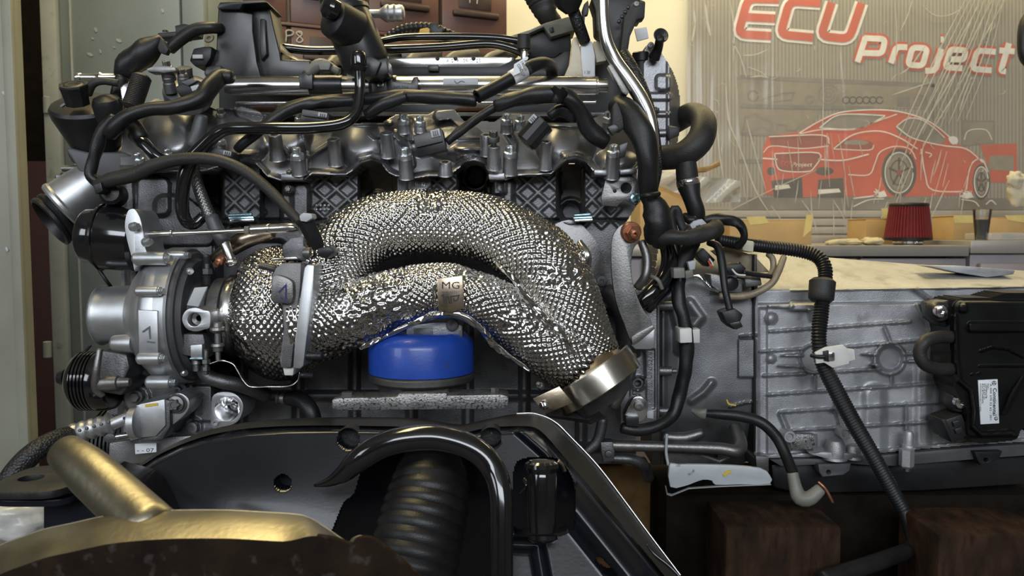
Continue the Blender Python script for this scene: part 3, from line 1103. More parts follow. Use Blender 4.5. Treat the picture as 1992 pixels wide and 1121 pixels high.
E = [(rl([(1515, -1), (1455, -3), (1436, 66), (1500, 70)], 16), False), ([(1448, 33), (1508, 36)], False)]
Cc = [(rl([(1596, 6), (1536, 2), (1518, 67), (1582, 73)], 16), False)]
Uu = [(rl([(1618, 5), (1597, 70), (1652, 76), (1676, 6)], 16), False)]
letters([E, Cc, Uu], [(27, 'print_white'), (16, 'print_red')], 3)
Pp = [([(1668, 121), (1684, 72)], False), (rl([(1681, 74), (1722, 76), (1716, 104), (1677, 103)], 9), False)]
rr = [(rl([(1733, 123), (1744, 91), (1765, 92)], 8), False)]
oo = [(rlc([(1804, 94), (1795, 128), (1766, 126), (1775, 92)], 9), True)]
jj = [(rl([(1831, 95), (1820, 137), (1800, 138)], 9), False), ([(1830, 77), (1836, 77)], False)]
ee = [(rl([(1845, 115), (1875, 116), (1879, 98), (1849, 96), (1839, 131), (1872, 133)], 7), False)]
cc = [(rl([(1937, 101), (1901, 98), (1891, 134), (1929, 137)], 10), False)]
tt = [(rl([(1963, 84), (1947, 138), (1957, 139)], 6), False), ([(1944, 98), (1974, 100)], False)]
letters([Pp, rr, oo, jj, ee, cc, tt], [(21, 'print_red'), (11.5, 'print_white')], 3)

# planked lower wall under the banner
pw = thing('plank_panel', 'low wall panel of grey planks under the banner', 'wall panel')
zz = [P(1600, q, 3.28).z for q in (408, 424, 440, 456, 478, 505)]
for za, zb_ in zip(zz, zz[1:]):
    obox('plank', ((x0 + x1) / 2, 3.29, (za + zb_) / 2), (x1 - x0, 0.03, za - zb_ - 0.006), 'banner_plank', pw, bevel=0.003)

# ------------------------------------------------------------------ clear film over the banner
fl = thing('plastic_film', 'clear wrinkled plastic film hanging over the banner', 'plastic film')
rg = np.random.RandomState(4)
Uf, Vf = np.meshgrid(np.arange(1336, 2060, 2.0), np.arange(-50, 470, 8.0))
Df = np.zeros_like(Uf)
for q in range(70):
    uc = rg.uniform(1336, 2060)
    sl = rg.uniform(-0.06, 0.10)
    wd = rg.uniform(2.5, 9)
    am = rg.uniform(0.0003, 0.0016)
    Df += am * np.exp(-((Uf - uc - sl * Vf) / wd) ** 2) * (0.4 + 0.6 * vnoise(Vf / 60, Uf * 0 + q, Uf * 0, 5))
for q in range(26):      # fan of folds from the upper corner
    uc = 1945 + q * 2.5
    Df += 0.0004 * np.exp(-((Uf - (uc - (Vf + 40) * (0.25 + 0.022 * q))) / 4.0) ** 2)
Df += 0.008 * vnoise(Uf / 90, Vf / 90, Uf * 0, 9)
Yf = 3.235 - Df
dd = (Vf - CH / 2) / FPX
tt_ = Yf / (CP - dd * SP)
Vv = np.stack([(Uf - CW / 2) / FPX * tt_, Yf, CAM_Z + tt_ * (-SP - dd * CP)], -1).reshape(-1, 3)
npmesh('sheet', Vv, grid_faces(*Uf.shape, wrap=False), 'film', fl)
# sharp creases of the film: thin ridges, whitened to carry their glare
cre = [([(1372, 8), (1376, 40), (1382, 70)], 5), ([(1412, 165), (1418, 235), (1440, 290), (1470, 370), (1500, 420)], 3.5), ([(1395, 245), (1400, 300), (1408, 350)], 3),
       ([(1350, 20), (1352, 50), (1346, 80)], 4), ([(1452, 232), (1470, 300), (1490, 370)], 2.5), ([(1424, 80), (1440, 110), (1452, 150)], 2.5),
       ([(1460, 150), (1480, 148), (1496, 152)], 3), ([(1445, 108), (1470, 106), (1495, 96)], 2.5), ([(1455, 130), (1480, 140), (1495, 152)], 2),
       ([(1930, 0), (1890, 80), (1860, 140), (1800, 240), (1770, 300)], 2.5), ([(1955, 0), (1905, 90), (1865, 170), (1810, 260), (1790, 300)], 2),
       ([(1905, 10), (1860, 90), (1840, 130)], 2), ([(1810, 160), (1735, 185)], 2.5), ([(1775, 0), (1766, 30), (1752, 60)], 2),
       ([(1795, 12), (1820, 30), (1850, 28), (1880, 10)], 2), ([(1850, 120), (1830, 160), (1800, 220)], 2), ([(1800, 90), (1770, 130), (1750, 145)], 2.2),
       ([(1420, 410), (1500, 370), (1590, 330)], 1.8), ([(1890, 150), (1875, 190), (1868, 215)], 2.2), ([(1620, 388), (1640, 420), (1650, 450)], 2),
       ([(1560, 390), (1580, 420), (1590, 455)], 2), ([(1500, 400), (1520, 430), (1525, 460)], 2.2), ([(1740, 0), (1745, 60), (1742, 130)], 1.5),
       ([(1600, 100), (1602, 200), (1598, 290)], 1.2), ([(1420, 0), (1428, 60), (1426, 120)], 2.2)]
for ln, w_ in cre:
    wl = [0.4 * w_, w_, 0.7 * w_, w_, 0.3 * w_]
    stroke('crease_glare', ln, wl, 3.215, 'film_fold_glare', fl, th=0.004, k=4)

for q in range(46):  # whitish streaks low on the film, painting its glare as creases
    uu = rg.uniform(1385, 1900)
    va_ = rg.uniform(250, 400)
    ln_ = rg.uniform(25, 90)
    lean = rg.uniform(-0.15, 0.25) if uu < 1700 else rg.uniform(-0.5, -0.1)
    stroke('crease_glare', [(uu, va_), (uu + lean * ln_ * .5, va_ + ln_ * .5), (uu + lean * ln_ + rg.uniform(-3, 3), min(462, va_ + ln_))], [0.4, rg.uniform(0.8, 2.2), 0.4], 3.214, 'film_fold_glare', fl, th=0.003, k=3)
for q in range(26):
    uu, vv = rg.uniform(1340, 1970), rg.uniform(0, 330)
    an_, ln_ = rg.uniform(0, 6.28), rg.uniform(6, 26)
    stroke('crease_glare', [(uu, vv), (uu + ln_ * .5 * math.cos(an_) + 2, vv + ln_ * .5 * math.sin(an_)), (uu + ln_ * math.cos(an_ + .4), vv + ln_ * math.sin(an_ + .4))], [0.4, rg.uniform(0.8, 2.0), 0.4], 3.213, 'film_fold_glare', fl, th=0.003, k=3)
for q in range(9):
    u9 = 1955 - q * 9
    stroke('crease_glare', [(u9, -10), (u9 - 30 - q * 4, 110), (u9 - 75 - q * 8, 230 + q * 6)], [0.5, 1.0 + 0.8 * (q % 3), 0.4], 3.212, 'film_fold_glare', fl, th=0.003, k=3)

# ------------------------------------------------------------------ workbench
wb = thing('workbench', 'grey metal workbench with the red air filter on it', 'workbench')
zt = P(1500, 478, 2.45).z
xL, xR = P(1150, 480, 2.45).x, P(1886, 480, 2.45).x
tp = obox('worktop', ((xL + xR) / 2, 2.45 + 0.41, zt - 0.0165), (xR - xL, 0.82, 0.033), 'bench_top', wb, bevel=0.003)
obox('body', ((xL + P(1672, 500, 2.5).x) / 2, 2.48 + 0.39, (zt - 0.033) / 2), (P(1672, 500, 2.5).x - xL, 0.76, zt - 0.033), 'bench_front', wb, bevel=0.003)
for c_ in range(3):
    u0_ = 1250 + c_ * 212
    obox('drawer_front', ((P(u0_, 500, 2.46).x + P(u0_ + 206, 500, 2.46).x) / 2 - 0.0, 2.470, zt - 0.14), (P(u0_ + 206, 500, 2.46).x - P(u0_, 500, 2.46).x, 0.02, 0.2), 'bench_front', wb, bevel=0.004)
obox('leg', (xR - 0.03, 2.52, (zt - 0.033) / 2), (0.04, 0.06, zt - 0.033), 'bench_front', wb, bevel=0.003)
sc2 = thing('side_cabinet', 'grey steel cabinet under the cup, a little taller than the workbench', 'cabinet')
zt2 = P(1900, 468, 2.45).z
xL2 = P(1889, 470, 2.45).x
obox('worktop', (xL2 + 0.35, 2.45 + 0.4, zt2 - 0.02), (0.7, 0.8, 0.04), 'bench_top', sc2, bevel=0.003)
obox('body', (xL2 + 0.355, 2.46 + 0.39, (zt2 - 0.04) / 2), (0.69, 0.76, zt2 - 0.04), 'bench_front', sc2, bevel=0.003)
obox('door', (xL2 + 0.36, 2.455, zt2 - 0.42), (0.66, 0.02, 0.7), 'bench_front', sc2, bevel=0.004)

ZB = zt


def on_bench(u, Y, z=None):
    return Vector((P(u, 470, Y).x, Y, ZB if z is None else z))


# cardboard boxes and tape
def carton(label, u0, u1, v0, Y, d, tapes, z=None, rot=0.0):
    t = thing('cardboard_box', label, 'box', 'boxes on the benches')
    zb_ = ZB if z is None else z
    p0, p1 = P(u0, v0, Y), P(u1, v0, Y)
    obox('carton', ((p0.x + p1.x) / 2, Y + d / 2, (p0.z + zb_) / 2), (p1.x - p0.x, d, p0.z - zb_), 'cardboard', t, bevel=0.003)
    for pts in tapes:
        prism('tape_strip', pts, Y - 0.0015, 0.001, 'tape_yellow', t, bevel=0)
    obox('lid_flap', ((p0.x + p1.x) / 2, Y + d / 2, p0.z + 0.002), (p1.x - p0.x + 0.004, d * 0.98, 0.004), 'cardboard', t, bevel=0.001)
    return t


carton('tall cardboard box behind the clamped black hose', 1246, 1362, 346, 2.75, 0.22, [])
carton('flat cardboard box with torn masking tape behind the corrugated conduit', 1420, 1580, 430, 2.72, 0.2, [[(1452, 422), (1488, 421), (1496, 434), (1460, 438)], [(1569, 418), (1582, 417), (1578, 448), (1562, 462)]])
carton('small cardboard box half hidden by the red air filter', 1685, 1742, 427, 2.85, 0.16, [[(1714, 406), (1727, 404), (1728, 424), (1719, 426)]])
carton('upright yellow-taped cardboard box beside the dark drink', 1855, 1896, 421, 2.74, 0.14, [[(1855, 419), (1893, 419), (1893, 434), (1857, 434)]], z=zt2)
carton('cardboard box behind the clear tray at the frame edge', 1926, 2010, 425, 2.9, 0.2, [[(1955, 419), (2010, 418), (2010, 436), (1960, 428)]], z=zt2)

# red cone air filter
af = thing('air_filter', 'red pleated cone air filter with black caps on the workbench', 'air filter')
Yf_ = 2.66
base = on_bench(1766, Yf_)
s_ = S(Yf_)
n_ = 176
vs, fs = [], []
for j, (zz_, r0) in enumerate(((14, 42), (74, 34.5))):
    for i_ in range(n_):
        a_ = 2 * math.pi * i_ / n_
        r_ = (r0 + (1.0 if (i_ // 2) % 2 else -2.6)) * s_
        vs.append(base + Vector((r_ * math.cos(a_), r_ * math.sin(a_), zz_ * s_)))
for i_ in range(n_):
    fs.append([i_, (i_ + 1) % n_, n_ + (i_ + 1) % n_, n_ + i_])
mesh('pleated_cone', vs, fs, 'red_pleat', af, smooth=False)
lathe('top_cap', base, (0, 0, 1), [(73 * s_, 35 * s_), (77 * s_, 36 * s_), (80 * s_, 34 * s_), (81 * s_, 20 * s_)], 'rubber', af)
lathe('base_cap', base, (0, 0, 1), [(8 * s_, 30 * s_), (9 * s_, 43 * s_), (14 * s_, 43.5 * s_), (15 * s_, 40 * s_)], 'rubber', af)
lathe('neck', base, (0, 0, 1), [(0, 26 * s_), (8 * s_, 26 * s_)], 'black_satin', af)
lathe('hose_clamp', base, (0, 0, 1), [(2 * s_, 27 * s_), (3 * s_, 28 * s_), (7 * s_, 28 * s_), (8 * s_, 27 * s_)], 'bright_steel', af)
obox('clamp_screw', base + Vector((0.012, -29 * s_, 5 * s_)), (12 * s_, 6 * s_, 5 * s_), 'bright_steel', af, bevel=0.001)

# gloves
gl = thing('work_gloves', 'pair of cream cotton work gloves lying on the workbench', 'gloves')


def blob(name, c, size, m, par, seed, amp=0.25, n=(26, 18), freq=3.0):
    vs = []
    for j in range(n[1]):
        th_ = math.pi * j / (n[1] - 1)
        for i_ in range(n[0]):
            ph = 2 * math.pi * i_ / n[0]
            d_ = np.array([math.sin(th_) * math.cos(ph), math.sin(th_) * math.sin(ph), math.cos(th_)])
            k_ = 1 + amp * (float(vnoise(np.array([d_[0] * freq + 9]), np.array([d_[1] * freq + 9]), np.array([d_[2] * freq + 9]), seed)[0]) - 0.5) * 2
            vs.append(Vector(c) + Vector((d_[0] * size[0] * k_, d_[1] * size[1] * k_, d_[2] * size[2] * k_)))
    return mesh(name, vs, [list(f) for f in grid_faces(n[1], n[0])], m, par, ang=80)


g0 = on_bench(1697, 2.55)
blob('palm', g0 + Vector((0, 0, 0.012)), (0.035, 0.04, 0.014), 'glove_cloth', gl, 2)
blob('palm', on_bench(1650, 2.56) + Vector((0, 0, 0.008)), (0.045, 0.04, 0.009), 'glove_cloth', gl, 3)
for q, (du, rr_) in enumerate(((-30, 9), (-48, 7), (-60, 6))):
    p = on_bench(1672 + du, 2.54 + 0.012 * q)
    tube('finger', [(1660 + q * 4, 470, 2.54 + .015 * q), (1635 + du * .2, 471, 2.53 + .015 * q), (1618 + du * .2, 474, 2.53 + .02 * q)], [6, 5, 3.5], 'glove_cloth', gl, n=10)

# cup with dark drink
cp = thing('plastic_cup', 'clear plastic cup half full of dark drink', 'cup')
cb = Vector((P(1909, 460, 2.52).x, 2.52, zt2))
s_ = S(2.52)
lathe('cup_wall', cb, (0, 0, 1), [(0.002, 10.5 * s_), (0.5 * s_, 11 * s_), (58 * s_, 16.5 * s_), (59 * s_, 17.3 * s_), (60 * s_, 17 * s_), (59 * s_, 16 * s_), (1.5 * s_, 10.2 * s_)], 'cup_clear', cp, n=28)
lathe('drink', cb, (0, 0, 1), [(2 * s_, 9.8 * s_), (40 * s_, 14.0 * s_)], 'cola', cp, n=28)
tr_ = thing('clear_tray', 'low clear plastic tray beside the dark drink', 'tray')
obox('tray', (P(1960, 460, 2.5).x, 2.56, zt2 + 0.012), (P(1992, 460, 2.5).x - P(1915, 460, 2.5).x, 0.14, 0.024), 'bag_clear', tr_, bevel=0.004)
rg_ = thing('white_rag', 'crumpled whitish rag hanging by the banner at the frame edge', 'rag')
blob('cloth', P(1985, 370, 2.9), (0.045, 0.03, 0.06), 'rag_white', rg_, 11, amp=0.3, freq=2.5)
blob('cloth_fold', P(1975, 350, 2.88), (0.028, 0.02, 0.03), 'rag_white', rg_, 14, amp=0.3, freq=2.5)
pb = thing('plastic_bag', 'crumpled clear plastic bag lying over the tall cardboard box', 'bag')
rowsb = []
for j in range(9):
    t = j / 8
    row = []
    for i_ in range(22):
        s2 = i_ / 21
        u_ = 1275 + 165 * s2
        v_ = 330 + 16 * s2 + t * (28 + 22 * math.sin(s2 * 2.6)) + 1.5 * math.sin(s2 * 13 + t * 7) + 6 * s2
        row.append((u_, v_, 2.68 + 0.012 * math.sin(s2 * 17 + t * 5) + 0.03 * t))
    rowsb.append(row)
loft('bag', rowsb, 'bag_clear', pb, thick=0.012)
wp = thing('wood_offcut', 'yellow wooden offcut lying on the plastic bag', 'wood piece')
prism('board', [(1355, 327), (1385, 322), (1400, 313), (1402, 322), (1378, 333), (1356, 334)], 2.74, 0.06, 'wood_light', wp, bevel=0.6)
hb = thing('black_hook', 'black rubber hook hanging at the banner beside the lettering', 'hook')
tube('hook', [(2010, 20, 2.3), (1995, 45, 2.3), (1990, 80, 2.3), (1993, 110, 2.3), (2006, 130, 2.3)], [9, 11, 10, 10, 8], 'rubber', hb)

# ================================================================== engine: head, cover, block
YH = 1.045
# ------------------------------------------------------------------ cylinder head with diamond ribs
hd = thing('cylinder_head', 'dark cast cylinder head with diamond ribs behind the foil-wrapped manifold', 'cylinder head')
H = Cast(300, 300, 1244, 600, 1.6)
H.clip([(300, 330), (405, 318), (1240, 318), (1238, 402), (1215, 440), (1215, 600), (300, 600)])
for (ua, ub, vb) in ((395, 432, 430), (510, 548, 450), (700, 768, 470), (893, 958, 470), (1086, 1134, 428)):
    H.box(ua, 300, ub, vb, -0.08, soft=5, r=16)
for cu, cv in ((735, 398), (1111, 412), (925, 345)):
    H.ring((cu, cv), 24, 7, 0.012, 2.5)
    H.disc((cu, cv), 19, -0.02, 3)


def diamonds(c, u0, v0, nx, ny, w, h, rw=6.5, rh=0.0048):
    f = np.zeros_like(c.U)
    for i_ in range(nx + 1):
        for j_ in range(ny + 1):
            cx, cy = u0 + i_ * w, v0 + j_ * h
            for sx in (-1, 1):
                for sy in (-1, 1):
                    ex, ey = cx + sx * w / 2, cy + sy * h / 2
                    if ex < u0 - w * .6 or ex > u0 + nx * w + w * .6:
                        continue
                    d, t = c.dist((cx, cy), (ex, ey))
                    f = np.maximum(f, 1 - sstep(rw / 2 - 2.6, rw / 2 + 2.6, d))
    c.D += rh * f


diamonds(H, 632, 350, 1, 2, 44, 38, 8)
diamonds(H, 850, 356, 1, 1, 40, 38, 8)
diamonds(H, 1026, 356, 1, 2, 42, 38, 8)
diamonds(H, 1152, 352, 1, 2, 36, 36, 8)
diamonds(H, 456, 356, 1, 2, 40, 38, 8)
H.box(792, 344, 840, 372, 0.010, 2.5, 5)
H.rib((585, 372), (585, 412), 34, 0.02, 6)
H.disc((562, 368), 11, 0.022, 3)
H.rib((988, 360), (988, 430), 22, 0.02, 6)
H.box(945, 345, 985, 378, 0.012, 3, 6)
H.rib((300, 428), (1230, 428), 5, -0.01, 1.5)
H.box(300, 437, 680, 600, -0.012, 4, 10)
H.box(1075, 430, 1215, 600, 0.006, 3, 14)
H.box(395, 468, 560, 560, -0.02, 5, 20)
head = H.build('head_casting', YH, 'cast_dark', hd, skirt=0.12, noise=0.0006)
bolt('torx', 562, 368, YH - 0.022, 8, 'dull_steel', hd)
bolt('socket', 975, 366, YH - 0.016, 7, 'dull_steel', hd)
text('cast_number', '0146182', 797, 362, YH - 0.0118, 8, 'zinc', hd, th=0.001, width=30)
text('cast_number', '16021', 806, 373, YH - 0.0118, 7, 'zinc', hd, th=0.001, width=20)
for q in range(2):
    for k_ in range(4):
        plathe('cast_dot', 616 + k_ * 8, 400 + q * 8, YH - 0.003, (0, -1, 0), [(0, 3), (3, 2.6), (4, 1)], 'cast_alu', hd, n=10)
# exhaust gasket plates under the head
gk = thing('exhaust_gasket', 'thin steel exhaust gasket with rounded plate beside the manifold end', 'gasket')
prism('gasket_plate', smooth_poly([(1080, 436), (1120, 430), (1160, 470), (1176, 520), (1180, 565), (1070, 565), (1040, 470)], 3), YH - 0.016, 0.003, 'dull_steel', gk, bevel=.5)
prism('gasket_plate', [(330, 470), (405, 462), (412, 480), (412, 560), (330, 560)], YH - 0.004, 0.003, 'dark_steel', gk, bevel=.5)
bolt('socket', 1170, 547, YH - 0.019, 11, 'dark_steel', gk)
bolt('socket', 658, 447, YH - 0.004, 13, 'copper', gk)
for u0_, u1_ in ((444, 494), (1115, 1153)):
    c_ = thing('gasket_clip', 'small blue-zinc clip on the head edge ' + ('above the actuator rod' if u0_ < 800 else 'beside the manifold end'), 'clip')
    prism('clip_plate', [(u0_, 423), (u1_ - 2, 421), (u1_, 426), (u0_ + 2, 428)], YH - 0.03, 0.02, 'bluezinc', c_, bevel=.6)
    prism('clip_edge', [(u0_ + 3, 428), (u1_, 426), (u1_, 431), (u0_ + 3, 432)], YH - 0.031, 0.004, 'bright_steel', c_, bevel=.4)
    tube('clip_roll', [(u0_ + 2, 419, YH - 0.026), (u1_ - 4, 417, YH - 0.026)], 3, 'bluezinc', c_, n=8)

# ------------------------------------------------------------------ valve cover
vc = thing('valve_cover', 'grey cast valve cover with scalloped lower edge under the fuel rail', 'valve cover')


def ybase(U, V):
    t = np.clip((345 - V) / 160.0, 0.0, 1.2)
    return 1.022 + 0.055 * t ** 1.4 + 0.0 * U


def ycov(v, lift=0.0):
    t = max(0.0, min(1.2, (345 - v) / 160.0))
    return 1.022 + 0.055 * t ** 1.4 - lift


VC = Cast(225, 186, 1248, 356, 1.6)
low = [(232, 335), (300, 335), (395, 335), (425, 326), (440, 318), (475, 314), (500, 322), (520, 345), (545, 353), (590, 353), (606, 340), (672, 342), (690, 331), (704, 320),
       (722, 315), (742, 320), (756, 338), (768, 344), (800, 350), (835, 344), (872, 344), (889, 331), (905, 318), (922, 314), (942, 322), (954, 345), (958, 352), (985, 352), (1004, 343),
       (1072, 340), (1088, 326), (1102, 314), (1120, 311), (1140, 318), (1155, 334), (1170, 340), (1230, 338), (1244, 326)]
VC.clip(low + [(1246, 300), (1240, 275), (1215, 240), (1195, 220), (1170, 222), (1135, 238), (1060, 238), (1034, 222), (985, 220), (962, 236), (902, 234), (884, 212), (850, 212), (832, 222), (770, 222), (742, 238), (640, 240), (545, 236), (500, 214), (470, 206), (420, 214), (380, 195), (300, 192), (240, 225)])
# bulges between the bosses
for (cu, cv, ru, rv, h_) in ((335, 262, 62, 70, 0.035), (470, 285, 55, 40, 0.022), (560, 262, 50, 50, 0.02), (705, 272, 62, 62, 0.034), (880, 275, 66, 40, 0.02), (920, 300, 52, 26, 0.016),
                             (1100, 276, 62, 62, 0.034), (1200, 312, 44, 28, 0.018), (820, 268, 44, 40, 0.015)):
    q = ((VC.U - cu) / ru) ** 2 + ((VC.V - cv) / rv) ** 2
    VC.D += h_ * (1 - sstep(0.0, 1.0, q)) ** 0.8
# flange lip that follows the lower edge
VC.line(low, 20, 0.010, 2.0)
VC.line([(p[0], p[1] - 3) for p in low], 6, 0.004, 2.0)
for pts in ([(440, 306), (470, 301), (500, 308)], [(698, 308), (722, 302), (746, 309)], [(897, 305), (922, 301), (946, 308)], [(1097, 303), (1120, 298), (1146, 306)]):
    VC.line(pts, 9, 0.008, 4)
# webs and ridges
for pts, w_, h_ in (([(505, 245), (530, 268), (560, 300)], 9, 0.010), ([(590, 262), (598, 290), (596, 330)], 8, 0.012), ([(600, 305), (640, 280)], 4, 0.014),
                    ([(770, 262), (792, 282), (800, 320)], 16, 0.012), ([(792, 240), (800, 262)], 26, 0.014), ([(985, 255), (1000, 280), (996, 320)], 14, 0.012),
                    ([(890, 288), (950, 290)], 10, 0.010), ([(880, 262), (890, 268), (935, 268)], 4, 0.006), ([(720, 262), (728, 268), (742, 267)], 4, 0.006),
                    ([(430, 298), (500, 298)], 8, 0.008), ([(385, 240), (388, 310)], 12, 0.016), ([(855, 225), (880, 222), (900, 240)], 22, 0.012),
                    ([(470, 215), (500, 228)], 26, 0.012), ([(650, 240), (760, 240)], 8, 0.006), ([(1010, 240), (1140, 245)], 8, 0.006), ([(360, 200), (430, 205), (600, 230)], 14, 0.010),
                    ([(255, 330), (400, 322)], 8, 0.008)):
    VC.line(pts, w_, h_, 2.5)
cover = VC.build('cover_casting', ybase, 'cast_cover', vc, skirt=0.05, noise=0.0008)


def boss(u, v, Y, r, h, m='cast_cover', bore=True, taper=1.18, par=vc, name='boss', ax=UPF):
    """(u, v): centre of the top face"""
    o_ = plathe(name, u, v, Y, ax, [(-h, r * taper * 1.12), (-h + 3, r * taper), (-1.5, r), (0, r - 1.2)] + ([(0, r * 0.55), (-8, r * 0.5)] if bore else []), m, par, n=24)
    return o_


boss(649, 270, 1.00, 12.5, 52)
boss(752, 258, 1.00, 12.5, 48)
boss(946, 262, 1.00, 12, 40)
boss(1062, 275, 0.995, 11, 56)
boss(534, 262, 1.00, 13, 50)
boss(866, 315, 1.00, 12, 26)
# bolts with their seats
for (u_, v_, r_, h_, k_) in ((578, 304, 13.5, 36, 'torx'), (788, 304, 13.5, 44, 'torx'), (992, 300, 13, 40, 'torx'), (1193, 298, 13.5, 50, 'torx'),
                             (785, 236, 12, 22, 'torx'), (986, 236, 12, 22, 'torx'), (1184, 232, 12, 24, 'torx'), (817, 240, 11, 16, 'torx'), (1012, 238, 11, 16, 'torx'),
                             (430, 224, 10, 20, 'torx'), (428, 276, 11, 18, 'torx'), (583, 232, 10, 14, 'torx'), (270, 312, 11, 16, 'torx'), (327, 302, 9, 12, 'torx')):
    Yt = ycov(v_) - 0.036
    boss(u_, v_, Yt, r_, h_, bore=False, taper=1.08)
    bolt('torx', u_, v_ - 2, Yt - 0.002, r_ * 0.98, 'zinc' if v_ > 225 else 'dull_steel', vc, UPF)
# raised dark screw in its sleeve
boss(961, 284, 0.985, 12, 46, m='cast_alu')
bolt('torx', 960, 268, 0.983, 12, 'dark_steel', vc, UPF)
plathe('screw_shank', 961, 284, 0.983, UPF, [(0, 5), (14, 5)], 'dark_steel', vc, n=12)
# squared lugs along the lower lip
for pts in ([(546, 338), (588, 336), (590, 351), (546, 351)], [(950, 338), (982, 336), (983, 350), (951, 350)], [(1155, 330), (1180, 330), (1182, 342), (1156, 341)], [(1206, 330), (1240, 326), (1240, 338), (1206, 340)]):
    prism('lug', pts, 1.0, 0.05, 'cast_cover', vc, bevel=2.5)
bolt('socket', 562, 334, 1.0, 5, 'dull_steel', vc, UPF)

# lifting plate at the head end
lp = thing('lifting_bracket', 'flat steel bracket with round hole bolted to the head end', 'bracket')
prism('plate', [(1178, 350), (1186, 340), (1226, 338), (1240, 350), (1246, 392), (1238, 400), (1216, 388), (1200, 402), (1172, 400), (1170, 385)], 1.012, 0.006, 'dull_steel', lp, bevel=1,
      holes=[circ(1218, 366, 11, 18), circ(1196, 372, 3.5, 10)])
bolt('torx', 1236, 386, 1.008, 11, 'bluezinc', lp, (0.2, -1, 0.1))

# brown gasket strip and lower fuel tube behind the rail
ig = thing('injector_strip', 'reddish-brown strip and grey ledge below the fuel rail', 'strip')
prism('strip', [(486, 206), (560, 206), (545, 219), (500, 218)], 1.115, 0.02, 'oil_brown', ig, bevel=.8)
prism('strip', [(900, 205), (960, 205), (960, 216), (880, 216)], 1.115, 0.02, 'oil_brown', ig, bevel=.8)
prism('ledge', [(440, 218), (1180, 218), (1180, 226), (440, 226)], 1.112, 0.05, 'cast_cover', ig, bevel=1.5)

# ------------------------------------------------------------------ engine block, timing cover
bk = thing('engine_block', 'cast aluminium engine block and timing cover below the turbocharger', 'engine block')
Bu = Cast(190, 300, 420, 745, 2.0)
Bu.clip([(235, 330), (300, 330), (420, 430), (420, 745), (215, 745), (235, 560)])
Bu.box(300, 380, 420, 480, 0.012, 5, 20)
Bu.rib((250, 340), (262, 600), 22, 0.02, 6)
Bu.box(265, 345, 330, 420, 0.015, 5, 14)
Bu.build('front_casting', 1.045, 'cast_dark', bk, skirt=0.2, noise=0.0006)
Bk = Cast(190, 725, 420, 905, 2.0)
Bk.clip([(222, 728), (420, 728), (420, 905), (205, 905), (200, 845), (215, 745)])
Bk.box(235, 720, 420, 905, 0.03, 6, 12)
Bk.disc((265, 775), 27, 0.012, 3)
Bk.disc((374, 832), 20, 0.008, 3)
Bk.box(376, 750, 412, 820, 0.006, 2.5, 5)
Bk.line([(330, 700), (360, 760), (350, 830), (300, 870)], 16, 0.012, 5)
Bk.build('timing_cover', 1.04, 'cast_alu', bk, skirt=0.2, noise=0.0006)
Bk2 = Cast(410, 560, 1240, 905, 2.5)
Bk2.clip([(410, 600), (1240, 560), (1240, 905), (410, 905)])
for q in range(7):
    Bk2.rib((470 + q * 110, 570), (470 + q * 110, 900), 16, 0.02, 5)
Bk2.rib((410, 770), (1240, 770), 14, 0.018, 5)
Bk2.rib((410, 870), (1240, 870), 14, 0.012, 5)
Bk2.build('crankcase_wall', 1.10, 'cast_dark', bk, skirt=0.25, noise=0.0006)  # darker metal paints in the shadow on this wall
bolt('hex', 265, 772, 0.99, 13, 'dull_steel', bk)
bolt('socket', 374, 832, 0.99, 12, 'dull_steel', bk)
bolt('socket', 346, 759, 0.985, 7, 'dark_steel', bk)
text('cast_mark', 'LOS 1', 392, 808, 0.997, 7, 'cast_dark', bk, deg=-84, th=0.001, width=44)
# machined oil bore with its face
ob = thing('oil_return_flange', 'bright machined round oil port in the timing cover', 'port')
prism('flange_face', smooth_poly([(416, 768), (450, 764), (470, 780), (472, 800), (460, 822), (430, 832), (412, 832), (410, 800)], 4), 0.975, 0.05, 'turbo_alu', ob, bevel=1.2, holes=[circ(442, 796, 24, 26)])
plathe('bore', 442, 796, 0.974, (0, -1, 0), [(0, 25), (-14, 24), (-30, 18), (-50, 14), (-60, 3)], 'bright_steel', ob, n=32, caps=False)
for q in range(4):
    plathe('thread', 449, 800, 0.974 + 0.02 + q * 0.004, (0, -1, 0), [(0, 16), (1.5, 14), (3, 16)], 'bright_steel', ob, n=24, caps=False)
bolt('bore', 418, 824, 0.972, 6, 'turbo_alu', ob)

# grey cone housing under the reservoir, thermostat pipe stub
th_ = thing('coolant_housing', 'grey plastic coolant housing with stub pipe under the reservoir', 'housing')
prism('body', smooth_poly([(128, 288), (170, 296), (200, 296), (255, 300), (262, 345), (232, 350), (190, 344), (160, 340), (145, 318)], 3), 1.03, 0.08, 'grey_plastic', th_, bevel=4, seg=3)
plathe('stub', 112, 345, 1.05, (1, 0, 0.05), [(-4, 3), (0, 7), (2, 9), (10, 9), (11, 6), (14, 6), (15, 9.5), (60, 9.5)], 'dull_steel', th_, n=24)
plathe('stub_boss', 122, 328, 1.06, (1, 0, 0), [(0, 6), (30, 7)], 'dull_steel', th_, n=16)

